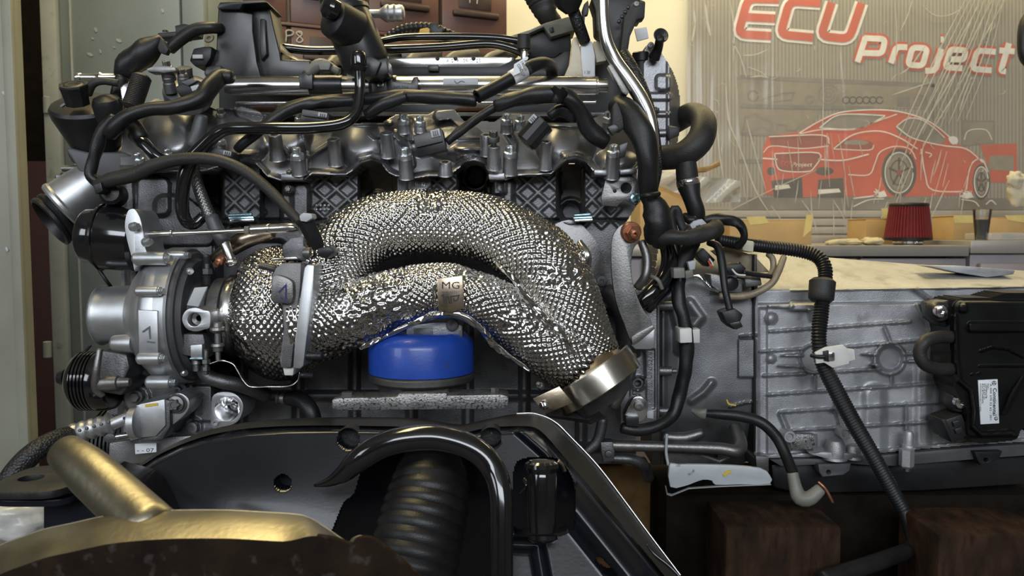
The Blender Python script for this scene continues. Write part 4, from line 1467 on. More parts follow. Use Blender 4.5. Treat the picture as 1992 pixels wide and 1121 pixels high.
# throttle elbow of bare aluminium with rubber ring
te = thing('intake_elbow', 'bare aluminium intake elbow with rolled bead above the black actuator', 'pipe')
axe = Vector((-0.72, -0.30, -0.62)).normalized()
ce = P(160, 372, 1.05)
s_ = S(1.05)
lathe('elbow', ce, -axe, [(-50 * s_, 46 * s_), (-46 * s_, 49 * s_), (-40 * s_, 49 * s_), (-36 * s_, 46 * s_), (0, 45 * s_), (40 * s_, 40 * s_), (41 * s_, 34 * s_), (80 * s_, 30 * s_)], 'turbo_alu', te, n=44)
rr_ = thing('rubber_coupler', 'black ribbed rubber coupler ring behind the black actuator', 'coupler')
ax2 = Vector((-0.62, -0.55, -0.55)).normalized()
c2 = P(118, 420, 1.07)
lathe('ring', c2, ax2, [(-30 * s_, 46 * s_), (0, 50 * s_), (4 * s_, 54 * s_), (10 * s_, 54 * s_), (14 * s_, 50 * s_), (18 * s_, 53 * s_), (24 * s_, 53 * s_), (26 * s_, 47 * s_), (18 * s_, 44 * s_), (-25 * s_, 42 * s_)], 'rubber', rr_, n=48)

# ------------------------------------------------------------------ black reservoir and its cap
rs = thing('fluid_reservoir', 'black tapered plastic fluid reservoir with hexagonal screw cap', 'reservoir')
ctr = P(170, 212, 1.04)
s_ = S(1.06)
axr = (0.04, -0.48, 0.88)
lathe('body', ctr, axr, [(-86 * s_, 38 * s_), (-84 * s_, 42 * s_), (-72 * s_, 44 * s_), (-10 * s_, 64 * s_), (4 * s_, 66 * s_), (10 * s_, 62 * s_), (14 * s_, 48 * s_), (16 * s_, 10 * s_)], 'black_plastic', rs, n=48)
lathe('lower_collar', ctr, axr, [(-96 * s_, 46 * s_), (-94 * s_, 50 * s_), (-82 * s_, 52 * s_), (-78 * s_, 48 * s_), (-76 * s_, 40 * s_)], 'black_plastic', rs, n=48)
cc_ = P(148, 188, 0.995)
cap_ = lathe('screw_cap', cc_, axr, [(-14 * s_, 21 * s_), (0, 22 * s_), (16 * s_, 24 * s_), (20 * s_, 25 * s_), (23 * s_, 24 * s_), (23 * s_, 19 * s_), (22 * s_, 18 * s_), (23.5 * s_, 14 * s_), (23 * s_, 9 * s_), (22 * s_, 8 * s_)], 'black_plastic', rs, n=8, ang=20)
lathe('outlet_dome', P(207, 196, 1.0), axr, [(-40 * s_, 24 * s_), (-6 * s_, 26 * s_), (4 * s_, 22 * s_), (10 * s_, 10 * s_), (11 * s_, 2 * s_)], 'black_plastic', rs, n=28)
tube('handle_strap', [(170, 182, 1.0), (180, 164, 0.995), (200, 158, 0.995), (230, 162, 1.0)], [9, 8, 7, 7], 'rubber_dull', rs)
prism('moulded_mark', [(116, 206), (124, 200), (127, 203), (119, 209)], 0.985, 0.004, 'khaki_plastic', rs, bevel=0.4)

np_ = thing('hose_nipple', 'bright steel hose nipple with two beads above the reservoir', 'hose nipple')
plathe('nipple', 148, 151, 1.12, (1, 0, 0), [(-1, 5), (0, 8), (6, 9.5), (10, 9), (12, 7.5), (36, 7.5), (44, 8), (48, 10.5), (52, 8.5), (100, 8.5)], 'rail_steel', np_, n=28)

# ================================================================== exhaust manifold in embossed foil
def foil_displace(A, Bc, Wp, pitch, amp, seed, crumple=1.0):
    """A, Bc: arc lengths in pixels; Wp: world points; returns a height in pixels"""
    a = (A + Bc) / (pitch * 1.414)
    b = (A - Bc) / (pitch * 1.414)
    q = 40.0
    wob = 0.10 * (vnoise(Wp[..., 0] * 60, Wp[..., 1] * 60, Wp[..., 2] * 60, seed) - 0.5)
    a = a + wob
    b = b + wob * 0.7
    dim = np.abs(np.sin(np.pi * a) * np.sin(np.pi * b)) ** 0.8
    big = vnoise(Wp[..., 0] * 22 + 3, Wp[..., 1] * 22, Wp[..., 2] * 22, seed + 1)
    crush = sstep(0.64, 0.76, big) * crumple
    fine = vnoise(Wp[..., 0] * 230, Wp[..., 1] * 230, Wp[..., 2] * 230, seed + 2) + 0.5 * vnoise(Wp[..., 0] * 420, Wp[..., 1] * 420, Wp[..., 2] * 420, seed + 3)
    fold = np.abs(vnoise(Wp[..., 0] * 70, Wp[..., 1] * 70, Wp[..., 2] * 70, seed + 4) - 0.5) * 2
    low = vnoise(Wp[..., 0] * 30, Wp[..., 1] * 30, Wp[..., 2] * 30, seed + 5) - 0.5
    return amp * dim * (1 - 0.75 * crush) + crush * (fine - 0.75) * amp * 1.6 + 6 * low - 2.5 * (1 - sstep(0.0, 0.12, fold))


def foil_tube(name, pts, r, parent, pitch=9.6, amp=3.4, seed=1, squash=1.0, step_px=1.7):
    W = np.array([list(P(*p)) for p in pts])
    Ym = float(np.mean([p[2] for p in pts]))
    R = np.array([S(p[2], x) for p, x in zip(pts, r)])
    C = catmull(np.column_stack([W, R]), 12)
    C, t = resample(C, S(Ym, step_px))
    T, N, Bn = frames(C[:, :3])
    px = S(Ym)
    n = int(2 * math.pi * float(np.mean(C[:, 3])) / px / step_px)
    a = np.linspace(0, 2 * np.pi, n, endpoint=False)
    ca, sa = np.cos(a), np.sin(a)
    dirs = ca[None, :, None] * N[:, None, :] + sa[None, :, None] * Bn[:, None, :]
    base = C[:, None, :3] + C[:, 3][:, None, None] * dirs
    rm = float(np.mean(C[:, 3])) / px
    circ_n = round(2 * math.pi * rm / (pitch * 1.414)) * pitch * 1.414       # whole number of repeats around
    A_ = (t / px)[:, None] * np.ones(n)[None, :]
    B_ = (a / (2 * np.pi) * circ_n)[None, :] * np.ones(len(t))[:, None]
    h = foil_displace(A_, B_, base, pitch, amp, seed)
    V = base + dirs * (h * px)[:, :, None]
    return npmesh(name, V.reshape(-1, 3), grid_faces(len(t), n), 'foil', parent)


mf = thing('exhaust_manifold', 'twin-runner exhaust manifold wrapped in silver dimpled foil', 'exhaust manifold')
foil_tube('upper_runner', [(598, 600, 0.945), (632, 562, 0.945), (672, 492, 0.95), (730, 446, 0.95), (800, 434, 0.95), (870, 434, 0.95), (950, 447, 0.945), (1026, 488, 0.94), (1080, 548, 0.935), (1112, 615, 0.93), (1136, 680, 0.93), (1150, 712, 0.93)],
          [92, 82, 72, 64, 61, 61, 64, 70, 70, 66, 62, 60], mf, seed=3)
foil_tube('lower_runner', [(598, 622, 0.93), (640, 618, 0.925), (700, 605, 0.915), (770, 580, 0.905), (850, 564, 0.90), (930, 578, 0.90), (1000, 620, 0.905), (1060, 668, 0.91), (1108, 702, 0.915), (1128, 716, 0.92)],
          [86, 78, 66, 56, 50, 50, 54, 58, 60, 60], mf, seed=8)
# outlet band
axo = Vector((0.55, -0.12, -0.83)).normalized()
co = P(1140, 716, 0.925)
s_ = S(0.925)
lathe('outlet_pipe', co, axo, [(-10 * s_, 66 * s_), (0, 72 * s_), (6 * s_, 76 * s_), (20 * s_, 76 * s_), (21 * s_, 70 * s_), (2 * s_, 66 * s_)], 'bronzed', mf, n=56)
bnd = lathe('clamp_band', co, axo, [(4 * s_, 89 * s_), (6 * s_, 92 * s_), (20 * s_, 93 * s_), (50 * s_, 93 * s_), (52 * s_, 91 * s_), (50 * s_, 89 * s_), (8 * s_, 88 * s_), (4 * s_, 89 * s_)], 'band_steel', mf, n=72, caps=False)
prism('band_lap', [(1036, 776), (1088, 752), (1114, 784), (1062, 806)], 0.868, 0.004, 'bronzed', bnd, bevel=1)
lathe('lower_pipe', co + axo * (44 * s_), axo, [(0, 70 * s_), (8 * s_, 72 * s_), (16 * s_, 64 * s_), (34 * s_, 58 * s_)], 'dark_steel', mf, n=48)
bolt('nut', 1052, 752, 0.87, 8, 'dull_steel', mf, (-0.5, -0.6, 0.6))
bolt('hex', 1058, 788, 0.866, 9, 'bright_steel', mf, (-0.8, -0.6, -0.1))
# maker's badge plate
bd = prism('badge', [(850, 542), (900, 536), (903, 600), (878, 610), (852, 604)], 0.8625, 0.004, 'bronzed', mf, bevel=2)
text('badge_letters', 'MG', 858, 562, 0.8622, 14, 'ink_black', bd, th=0.0006, width=36)
text('badge_small', 'MOTORSPORT', 859, 571, 0.8622, 4, 'ink_grey', bd, th=0.0005, width=34)
for q, pts in enumerate(([(858, 576), (862, 574), (864, 590), (868, 590), (867, 578), (872, 578), (874, 590)], [(874, 590), (878, 590), (877, 577), (893, 575), (890, 584), (884, 586), (882, 580)])):
    stroke('badge_emblem', pts, 2.4, 0.8621, 'ink_black', bd, th=0.0005)
tube('badge_weld', [(846, 552, 0.866), (843, 566, 0.866), (846, 580, 0.866)], 4, 'bright_steel', mf, wob=0.3)
tube('foil_seam', [(700, 678, 0.888), (760, 650, 0.884), (820, 622, 0.876), (850, 612, 0.872), (905, 618, 0.872), (940, 645, 0.876), (985, 690, 0.882), (1030, 722, 0.884)], [3, 5, 6, 7, 7, 6, 5, 3], 'foil', mf, n=12, wob=0.35, seed=5)
tube('foil_seam', [(962, 508, 0.88), (1000, 545, 0.876), (1040, 596, 0.874), (1085, 640, 0.872), (1120, 690, 0.872)], [3, 5, 4, 5, 3], 'foil', mf, n=12, wob=0.35, seed=6)
tube('foil_seam', [(1128, 470, 0.94), (1143, 495, 0.93), (1146, 520, 0.93)], [6, 7, 5], 'foil', mf, n=12, wob=0.4, seed=7)

# inlet flange towards the turbine
fg = thing('manifold_flange', 'bright machined flange plate between turbine and manifold', 'flange')
prism('flange_plate', [(592, 522), (598, 515), (611, 517), (608, 580), (596, 660), (590, 712), (584, 718), (570, 716), (574, 660), (584, 580)], 0.862, 0.10, 'turbo_alu', fg, bevel=1.6)
for (u_, v_, l_) in ((590, 692, 36), (586, 730, 22)):
    tube('stud', [(u_, v_, 0.872), (u_ + l_, v_ + 1, 0.872)], 8 if l_ > 30 else 5, 'dark_steel', fg, n=14, corr=(3.4, 0.8))

# ================================================================== turbocharger
tc = thing('turbocharger', 'turbocharger with silver compressor housing, marked 1, and foil-wrapped turbine', 'turbocharger')
YT = 0.985
s_ = S(YT)
VT = 613.0


def tl(name, prof, m, par=tc, n=56, v=VT, Y=YT, ang=35, caps=True):
    """turned about the shaft: profile in (u, radius px)"""
    o = P(996, v, Y)
    return lathe(name, o, (1, 0, 0), [((u - 996) / FPX * (Y - r * S(Y)), r * S(Y)) for u, r in prof], m, par, n, ang, caps=caps)


ch = tl('compressor_housing', [(234, 52), (236, 70), (240, 92), (248, 112), (262, 126), (280, 132), (312, 132), (318, 129), (318, 110)], 'turbo_alu', n=72)
tl('inlet_pipe', [(250, 50), (164, 50), (163, 56), (166, 59), (170, 57), (176, 55), (200, 57), (250, 59)], 'turbo_alu', ch, n=64)
# swelling scroll
W_ = []
for q in range(15):
    an = math.radians(-60 + q * 21)
    rr_ = 96 - 0.5 * q
    W_.append((262 + 0.0, VT + 0, 0))
sc = []
for q in range(16):
    an = math.radians(100 - q * 21)
    R_ = S(YT, 104)
    c_ = P(996 - (996 - 276) * 0.905, VT, YT)
    sc.append((Vector((c_.x, c_.y - R_ * math.cos(an), c_.z + R_ * math.sin(an))), S(YT, 26 + 14 * q / 15)))


def wtube(name, pr, m, par, n=20):
    W = np.array([list(p) + [r] for p, r in pr])
    C = catmull(W, 6)
    T, N, Bn = frames(C[:, :3])
    a = np.linspace(0, 2 * np.pi, n, endpoint=False)
    V = C[:, None, :3] + C[:, 3][:, None, None] * (np.cos(a)[None, :, None] * N[:, None, :] + np.sin(a)[None, :, None] * Bn[:, None, :])
    nr = len(C)
    fs = [list(f) for f in grid_faces(nr, n)] + [list(range(n)), [(nr - 1) * n + i_ for i_ in range(n)]]
    return mesh(name, V.reshape(-1, 3), fs, m, par, ang=50)


wtube('scroll', sc, 'turbo_alu', ch)
prism('flat_face', [(268, 603), (306, 605), (308, 702), (270, 700)], 0.898, 0.03, 'turbo_alu', ch, bevel=2)
# clamp lugs and bolts round the rim
tl('backplate', [(312, 118), (314, 124), (326, 124), (332, 121), (336, 112), (348, 106), (352, 92), (350, 60)], 'grey_plastic', n=64)
for (u_, v_, Yb_, l_, r_) in ((262, 503, 0.925, 62, 13), (266, 567, 0.903, 44, 10), (270, 698, 0.90, 44, 12), (288, 744, 0.925, 46, 13), (320, 497, 0.95, 40, 9)):
    plathe('bolt_lug', u_, v_, Yb_, (1, 0, 0), [(-4, r_ * .5), (0, r_ * .9), (3, r_), (l_ - 2, r_), (l_, r_ * .85)], 'turbo_alu', ch, n=24)
    bolt('hex', u_ + l_ + 1, v_, Yb_, 9, 'zinc', tc, (1, -0.25, 0.05), stretch=1.2)
for (u_, v_) in ((359, 726), (370, 528)):
    bolt('hex', u_, v_, 0.94, 7, 'zinc', tc, (0.8, -0.6, 0))
tl('drain_lug', [(206, 0), (207, 14), (210, 16), (246, 19)], 'turbo_alu', ch, n=24, v=668, Y=0.93)
# marker number
for ln in ([(277, 646), (290, 637), (292, 660)], [(286, 665), (301, 667)]):
    stroke('marker_stroke', ln, 3.0, 0.8972, 'ink_grey', ch, th=0.0008)
# centre housing
cn = tl('centre_housing', [(330, 60), (345, 86), (352, 84), (360, 66), (372, 60), (392, 62), (396, 72), (420, 74), (424, 62)], 'cast_dark', n=48)
prism('oil_boss', [(372, 600), (392, 599), (398, 604), (405, 610), (405, 632), (398, 640), (384, 645), (372, 641)] and smooth_poly([(354, 621), (362, 604), (380, 599), (396, 604), (408, 608), (408, 636), (398, 641), (380, 645), (362, 639)], 3), 0.912, 0.05, 'turbo_alu', tc, bevel=1.4, holes=[circ(378, 622, 13.5, 22)])
plathe('oil_bore', 378, 622, 0.9125, (0, -1, 0), [(0, 14), (-20, 13), (-24, 6)], 'dull_steel', tc, n=28, caps=False)
prism('name_plate', [(378, 560), (403, 558), (386, 597), (363, 594)], 0.915, 0.004, 'light_grey_plastic', tc, bevel=.8)
prism('water_block', [(356, 650), (395, 650), (398, 664), (398, 700), (352, 690)], 0.925, 0.05, 'cast_dark', tc, bevel=3)
prism('fitting', [(370, 672), (393, 670), (393, 697), (371, 697)], 0.918, 0.03, 'turbo_alu', tc, bevel=1.2)
prism('fitting_seal', [(369, 697), (394, 697), (394, 700), (369, 700)], 0.917, 0.03, 'bluezinc', tc, bevel=.4)
plathe('fitting_neck', 382, 700, 0.93, (0, 0, -1), [(0, 9), (8, 10), (9, 7), (22, 7)], 'dull_steel', tc, n=20)
tube('oil_stud', [(401, 680, 0.92), (401, 728, 0.92)], 4.5, 'dull_steel', tc, n=12, corr=(3, 0.5))
bolt('nut', 401, 702, 0.92, 9, 'dull_steel', tc, (0, 0, -1))
bolt('nut', 401, 716, 0.92, 8, 'dull_steel', tc, (0, 0, -1))
tube('oil_banjo', [(402, 498, 0.97), (402, 556, 0.96)], 8, 'dark_steel', tc, n=14, corr=(4, .7))
bolt('nut', 403, 530, 0.962, 11, 'dark_steel', tc, (0, 0, 1))
# V-band with its T-bolt
vb = tl('clamp_ring', [(416, 70), (418, 76), (424, 80), (436, 80), (442, 77), (444, 70)], 'steel', n=56, caps=False)
vbb = plathe('clamp_bolt', 423, 640, 0.915, (0, 0, -1), [(-13, 5), (-12, 8), (-4, 9), (-3, 14), (2, 15), (5, 13), (8, 9), (8, 6), (28, 6), (29, 12), (34, 13), (36, 10), (44, 9), (45, 5), (62, 5)], 'dull_steel', vb, n=20)

# foil-wrapped turbine
def foil_lathe(name, prof, v, Y, parent, pitch=9.6, amp=3.4, seed=1, step=1.7):
    pr = catmull(np.array([(u, r) for u, r in prof], float), 14)
    pr2, t = resample(np.column_stack([pr, np.zeros(len(pr)), np.zeros(len(pr))]), step)
    px = S(Y)
    n = int(2 * math.pi * 112 / step)
    a = np.linspace(0, 2 * np.pi, n, endpoint=False)
    o = P(996, v, Y)
    tg = np.gradient(pr2[:, :2], axis=0)
    tg /= np.linalg.norm(tg, axis=1)[:, None] + 1e-9
    nx, nr_ = -tg[:, 1], tg[:, 0]
    ca, sa = np.cos(a), np.sin(a)
    base = np.stack([np.broadcast_to((o.x + (pr2[:, 0] - 996) / FPX * (Y - pr2[:, 1] * px))[:, None], (len(t), n)), o.y + px * pr2[:, 1][:, None] * ca[None, :], o.z + px * pr2[:, 1][:, None] * sa[None, :]], -1)
    nn = np.stack([np.broadcast_to(nx[:, None], (len(t), n)), nr_[:, None] * ca[None, :], nr_[:, None] * sa[None, :]], -1)
    cn_ = round(2 * math.pi * 108 / (pitch * 1.414)) * pitch * 1.414
    h = foil_displace(t[:, None] * np.ones(n)[None, :], (a / (2 * np.pi) * cn_)[None, :] * np.ones(len(t))[:, None], base, pitch, amp, seed)
    V = base + nn * (h * px)[:, :, None]
    return npmesh(name, V.reshape(-1, 3), grid_faces(len(t), n), 'foil', parent)


foil_lathe('turbine_wrap', [(446, 66), (446, 84), (450, 102), (464, 117), (488, 127), (515, 129), (545, 124), (572, 110), (586, 98), (588, 70)], 608, 0.985, tc, seed=12)
prism('turbine_flange', [(536, 522), (549, 512), (586, 512), (584, 560), (578, 600), (572, 660), (566, 715), (546, 716), (544, 700), (552, 640), (548, 590), (530, 588), (528, 540)], 0.882, 0.09, 'iron', tc, bevel=2.2)
prism('flange_pad', smooth_poly([(530, 540), (545, 537), (564, 545), (570, 556), (568, 588), (548, 590), (528, 586)], 3), 0.872, 0.012, 'dull_steel', tc, bevel=2)
for ln in ([(542, 569), (556, 555), (556, 582)], [(545, 579), (560, 588)]):
    stroke('marker_stroke', ln, 3.4, 0.8712, 'ink_blue', tc, th=0.0008)
tube('flange_stud', [(506, 516, 0.89), (536, 524, 0.89)], 7, 'dull_steel', tc, n=14, corr=(3.2, .7))
prism('flange_nut', [(550, 716), (572, 716), (570, 731), (553, 731)], 0.89, 0.03, 'white_plastic', tc, bevel=2)
# small lever on the wastegate arm
prism('wastegate_lever', [(548, 478), (566, 462), (592, 460), (592, 478), (604, 486), (602, 508), (560, 508), (548, 495)], 0.905, 0.05, 'dark_steel', tc, bevel=3)
prism('wastegate_plate', [(530, 503), (575, 500), (580, 504), (532, 508)], 0.895, 0.05, 'steel', tc, bevel=.6)
plathe('wastegate_pin', 590, 492, 0.90, (1, 0, 0), [(0, 8), (8, 11), (14, 11), (15, 8)], 'dull_steel', tc, n=20)
tube('elbow_bracket', [(420, 505, 1.0), (470, 470, 0.99), (530, 452, 0.98)], [14, 18, 12], 'bronzed', tc, n=14)
plathe('copper_stud', 427, 508, 0.965, (-0.3, -0.8, -0.5), [(-22, 9), (0, 9), (4, 8), (6, 6), (14, 6)], 'copper', tc, n=18)

# ------------------------------------------------------------------ wastegate actuator
ac = thing('wastegate_actuator', 'glossy black wastegate actuator can with long steel rod', 'actuator')
YA = 0.985
axa = Vector((1, 0.06, -0.10)).normalized()
ca_ = P(222, 463, YA)
s_ = S(YA)
lathe('canister', ca_, axa, [(-62 * s_, 4 * s_), (-60 * s_, 40 * s_), (-56 * s_, 48 * s_), (-50 * s_, 52 * s_), (-30 * s_, 54 * s_), (-28 * s_, 60 * s_), (-22 * s_, 62 * s_), (-14 * s_, 63 * s_), (20 * s_, 62 * s_), (44 * s_, 60 * s_), (50 * s_, 54 * s_)], 'black_gloss', ac, n=64)
lathe('crimp_ring', ca_, axa, [(-24 * s_, 61 * s_), (-22 * s_, 65 * s_), (-18 * s_, 66 * s_), (-16 * s_, 63 * s_)], 'black_gloss', ac, n=64)
br = prism('bracket', smooth_poly([(246, 418), (252, 408), (262, 408), (272, 424), (278, 450), (282, 480), (286, 492), (292, 500), (264, 520), (262, 528), (256, 500), (248, 470), (243, 440)], 3), 0.925, 0.05, 'turbo_alu', ac, bevel=2)
for (u_, v_) in ((262, 441), (287, 471)):
    bolt('hex', u_, v_, 0.918, 9, 'zinc', ac, (0.85, -0.5, 0.1), stretch=1.4)
rod = tube('rod', [(268, 457, 0.945), (420, 451, 0.93), (500, 447, 0.92)], 4.6, 'rail_steel', ac, n=16)
tube('rod_sleeve', [(290, 456, 0.942), (336, 454, 0.938)], 7, 'steel', ac, n=20)
tube('rod_rust', [(450, 449.5, 0.928), (482, 448, 0.923)], 4.9, 'oil_brown', ac, n=14)
bolt('nut', 480, 447.5, 0.923, 9, 'bright_steel', ac, (1, -.1, 0))
kn = tube('adjuster', [(488, 447, 0.922), (526, 445, 0.918)], 10, 'steel', ac, n=40, corr=None)
tube('rod_end', [(526, 445, 0.918), (566, 443, 0.915), (580, 444, 0.915)], [9, 9, 5], 'steel', ac, n=24)
prism('rod_clevis', [(560, 434), (592, 438), (596, 462), (586, 464), (580, 450), (560, 450)], 0.915, 0.02, 'steel', ac, bevel=1.5)
tube('vacuum_line', [(193, 525, 0.99), (206, 545, 0.99), (216, 558, 1.0)], 3.4, 'rubber', ac, n=10)

# heat shield lip under the turbine
hs = thing('heat_shield', 'thin dark steel heat shield tray under the foil-wrapped turbine', 'heat shield')
prof_ = [(408, 708), (430, 702), (452, 708), (462, 722), (474, 742), (488, 753), (520, 753), (560, 752), (578, 742), (583, 725)]
loft('tray', [[(u, v, 0.90) for u, v in prof_], [(u + 2, v - 2, 0.94) for u, v in prof_], [(u + 3, v - 4, 1.02) for u, v in prof_]], 'dark_steel', hs, thick=0.0)
tube('tray_edge', [(u, v, 0.899) for u, v in prof_], 1.3, 'bright_steel', hs, n=8)
dp = thing('oil_drain_pipe', 'dull steel oil drain pipe curving below the turbine', 'pipe')
tube('pipe', [(392, 708, 0.95), (402, 730, 0.95), (430, 742, 0.95), (470, 750, 0.96), (520, 770, 0.98)], 14, 'dark_steel', dp, n=20)
hp = thing('coolant_hose', 'short black coolant hose bending down beside the subframe', 'hose')
tube('hose', [(560, 775, 0.98), (585, 778, 0.97), (605, 800, 0.96), (612, 830, 0.96)], [14, 16, 16, 16], 'rubber', hp, n=20)
plathe('hose_tail', 538, 774, 0.98, (1, 0, -0.1), [(0, 10), (4, 13), (8, 10), (26, 12)], 'dull_steel', hp, n=20)

# ------------------------------------------------------------------ blue engine mount
em = thing('engine_mount', 'blue painted engine mount on a speckled steel cross plate', 'engine mount')
s_ = S(0.93)
zq = S(0.868)
cm = Vector((P(820, 700, 0.93).x, 0.868, P(820, 700, 0.868).z)) + Vector((0, 103 * s_, 0))


def cup(name, prof, m_):
    return lathe(name, cm, (0, 0, 1), [(d_ * zq, r_ * s_) for d_, r_ in prof], m_, em, n=72)


cup('blue_cup', [(-41, 100), (-40, 103), (18, 103), (28, 99), (40, 88), (43, 82), (43, 20)], 'blue_paint')
cup('steel_ring', [(-64, 88), (-61, 97), (-56, 102), (-46, 103), (-42, 100)], 'dull_steel')
cup('lower_cup', [(-110, 50), (-100, 74), (-78, 84), (-64, 86)], 'dark_steel')
prism('cross_plate', [(646, 778), (660, 775), (770, 773), (775, 767), (868, 765), (872, 770), (975, 768), (989, 772), (989, 792), (975, 796), (660, 799), (646, 795)], 0.858, 0.035, 'speckled', em, bevel=2.0)
plathe('plate_bolt', 676, 775, 0.875, (0, 0, 1), [(0, 14), (2, 14), (3, 12), (12, 12), (13, 10)], 'dull_steel', em, n=6, ang=20)
plathe('plate_bolt', 963, 768, 0.875, (0, 0, 1), [(0, 14), (2, 14), (3, 9), (14, 9), (15, 7)], 'dull_steel', em, n=6, ang=20)
stroke('wire_clip', [(690, 769), (706, 770), (714, 775), (724, 770)], 2.2, 0.88, 'bright_steel', em, th=0.002)
arm = prism('arm', [(790, 634), (802, 632), (840, 628), (880, 626), (900, 634), (900, 656), (850, 658), (790, 656)], 0.905, 0.10, 'cast_alu', em, bevel=2.5)
prism('arm_window', [(804, 640), (842, 638), (842, 655), (806, 655)], 0.904, 0.01, 'dark_steel', arm, bevel=1)
bolt('socket', 880, 632, 0.903, 12, 'dark_steel', em)

# ------------------------------------------------------------------ curved steel bracket with copper nut
cb_ = thing('curved_bracket', 'curved flat steel bracket with copper-coloured nut at its top', 'bracket')
prism('strap', smooth_poly([(1200, 446), (1214, 436), (1232, 436), (1244, 450), (1244, 468), (1232, 486), (1228, 520), (1234, 560), (1250, 600), (1268, 628), (1258, 652), (1232, 668), (1214, 630), (1198, 585), (1190, 530), (1190, 470)], 3), 0.955, 0.008, 'dull_steel', cb_, bevel=1.2)
bolt('hex', 1229, 452, 0.95, 20, 'copper', cb_, (0.25, -1, -0.15), stretch=0.8)
plathe('nut_stud', 1232, 455, 0.94, (0.25, -1, -0.15), [(0, 9), (8, 8), (9, 4), (2, 4)], 'copper', cb_, n=20)
prism('foot', [(1228, 672), (1270, 634), (1276, 640), (1274, 676), (1266, 680), (1236, 680)], 0.965, 0.02, 'turbo_alu', cb_, bevel=2)
prism('strap_end', [(1228, 656), (1240, 648), (1270, 632), (1274, 640), (1240, 668), (1230, 672)], 0.952, 0.012, 'dull_steel', cb_, bevel=1.6)

# ================================================================== fuel rail and what lies on top of the engine
fr = thing('fuel_rail', 'polished steel fuel rail running along the valve cover', 'fuel rail')
YR = 1.045
s_ = S(YR)
x_ = lambda u: (u - 996) * s_
oR = P(996, 167, YR)
lathe('rail_tube', oR, (1, 0, 0), [(x_(447), 13 * s_), (x_(448), 15 * s_), (x_(452), 16 * s_), (x_(455), 18 * s_), (x_(1156), 18 * s_), (x_(1158), 16 * s_)], 'rail_steel', fr, n=48)
lathe('end_collar', oR, (1, 0, 0), [(x_(1157), 15 * s_), (x_(1158), 17 * s_), (x_(1161), 17 * s_), (x_(1162), 13 * s_), (x_(1164), 13 * s_), (x_(1165), 13 * s_), (x_(1178), 13 * s_), (x_(1180), 11 * s_)], 'rail_steel', fr, n=40)
tube('return_tube', [(460, 200, 1.05), (700, 200, 1.05), (1160, 199, 1.05)], 3.4, 'rail_steel', fr, n=14)
def rclip(u0, u1, r, m='black_satin', name='rail_clip'):
    return lathe(name, oR, (1, 0, 0), [(x_(u0), r * .95 * s_), (x_(u0 + 1), r * s_), (x_(u1 - 1), r * s_), (x_(u1), r * .95 * s_)], m, fr, n=36)
rclip(609, 672, 20)
rclip(724, 750, 20)
rclip(750, 776, 20)
for pts in ([(581, 147), (590, 137), (607, 139), (608, 172), (582, 171)], [(722, 150), (748, 147), (752, 158), (752, 184), (724, 184)], [(750, 150), (760, 148), (764, 158), (800, 161), (804, 150), (813, 149), (813, 181), (751, 181)]):
    prism('rail_clamp', pts, YR - 0.018, 0.03, 'black_satin', fr, bevel=1.4)
prism('clamp_window', [(735, 161), (746, 161), (746, 169), (735, 169)], YR - 0.0186, 0.002, 'rail_steel', fr, bevel=0.3)
text('clamp_number', '0 445 216', 758, 173, YR - 0.0183, 6, 'ink_black', fr, th=0.0004, width=36)
prism('rail_label', [(862, 152), (930, 152), (930, 165), (862, 164)], YR - 0.0128, 0.002, 'light_grey_plastic', fr, bevel=.3)
stroke('label_scratch', [(884, 157), (889, 162), (897, 158), (904, 160)], 1.6, YR - 0.0133, 'ink_grey', fr, th=0.0004, k=3)

# long intake cover: pale strip over a black edge
ip = thing('intake_cover', 'pale aluminium intake cover strip above a black plastic edge', 'cover')
prism('alu_strip', smooth_poly([(740, 113), (760, 112), (900, 111), (990, 111), (1003, 112), (990, 126), (970, 129), (860, 130), (740, 129)], 2), 1.12, 0.10, 'rail_steel', ip, bevel=1.5)
prism('black_edge', [(740, 129), (970, 129), (1000, 116), (1030, 112), (1080, 112), (1098, 100), (1112, 98), (1112, 150), (740, 150)], 1.115, 0.12, 'black_plastic', ip, bevel=2)
prism('edge_clip', [(833, 126), (853, 126), (853, 138), (833, 138)], 1.108, 0.01, 'black_satin', ip, bevel=1)
text('stamped_number', 'A 278 159 00 25', 868, 121, 1.1188, 6, 'ink_grey', ip, th=0.0006, width=66)
for u_ in (851, 886, 921):
    plathe('slot', u_, 114, 1.1195, (0, -1, 0.2), [(0, 4), (0.8, 3)], 'ink_black', ip, n=12)

# dark filler panels of the engine valley
vy = thing('intake_manifold', 'dark intake manifold body filling the engine valley behind the rail', 'intake manifold')
prism('body', [(425, 150), (430, 135), (600, 125), (740, 128), (1110, 126), (1150, 100), (1200, 80), (1215, 110), (1215, 262), (425, 262)], 1.16, 0.22, 'black_plastic', vy, bevel=4)
for q in range(6):
    tube('runner', [(640 + q * 75, 130, 1.14), (660 + q * 75, 112, 1.17), (700 + q * 75, 104, 1.22)], [12, 12, 10], 'cast_dark', vy, n=14)
prism('valley_plate', [(780, 96), (840, 96), (842, 112), (782, 112)], 1.2, 0.05, 'dull_steel', vy, bevel=1)

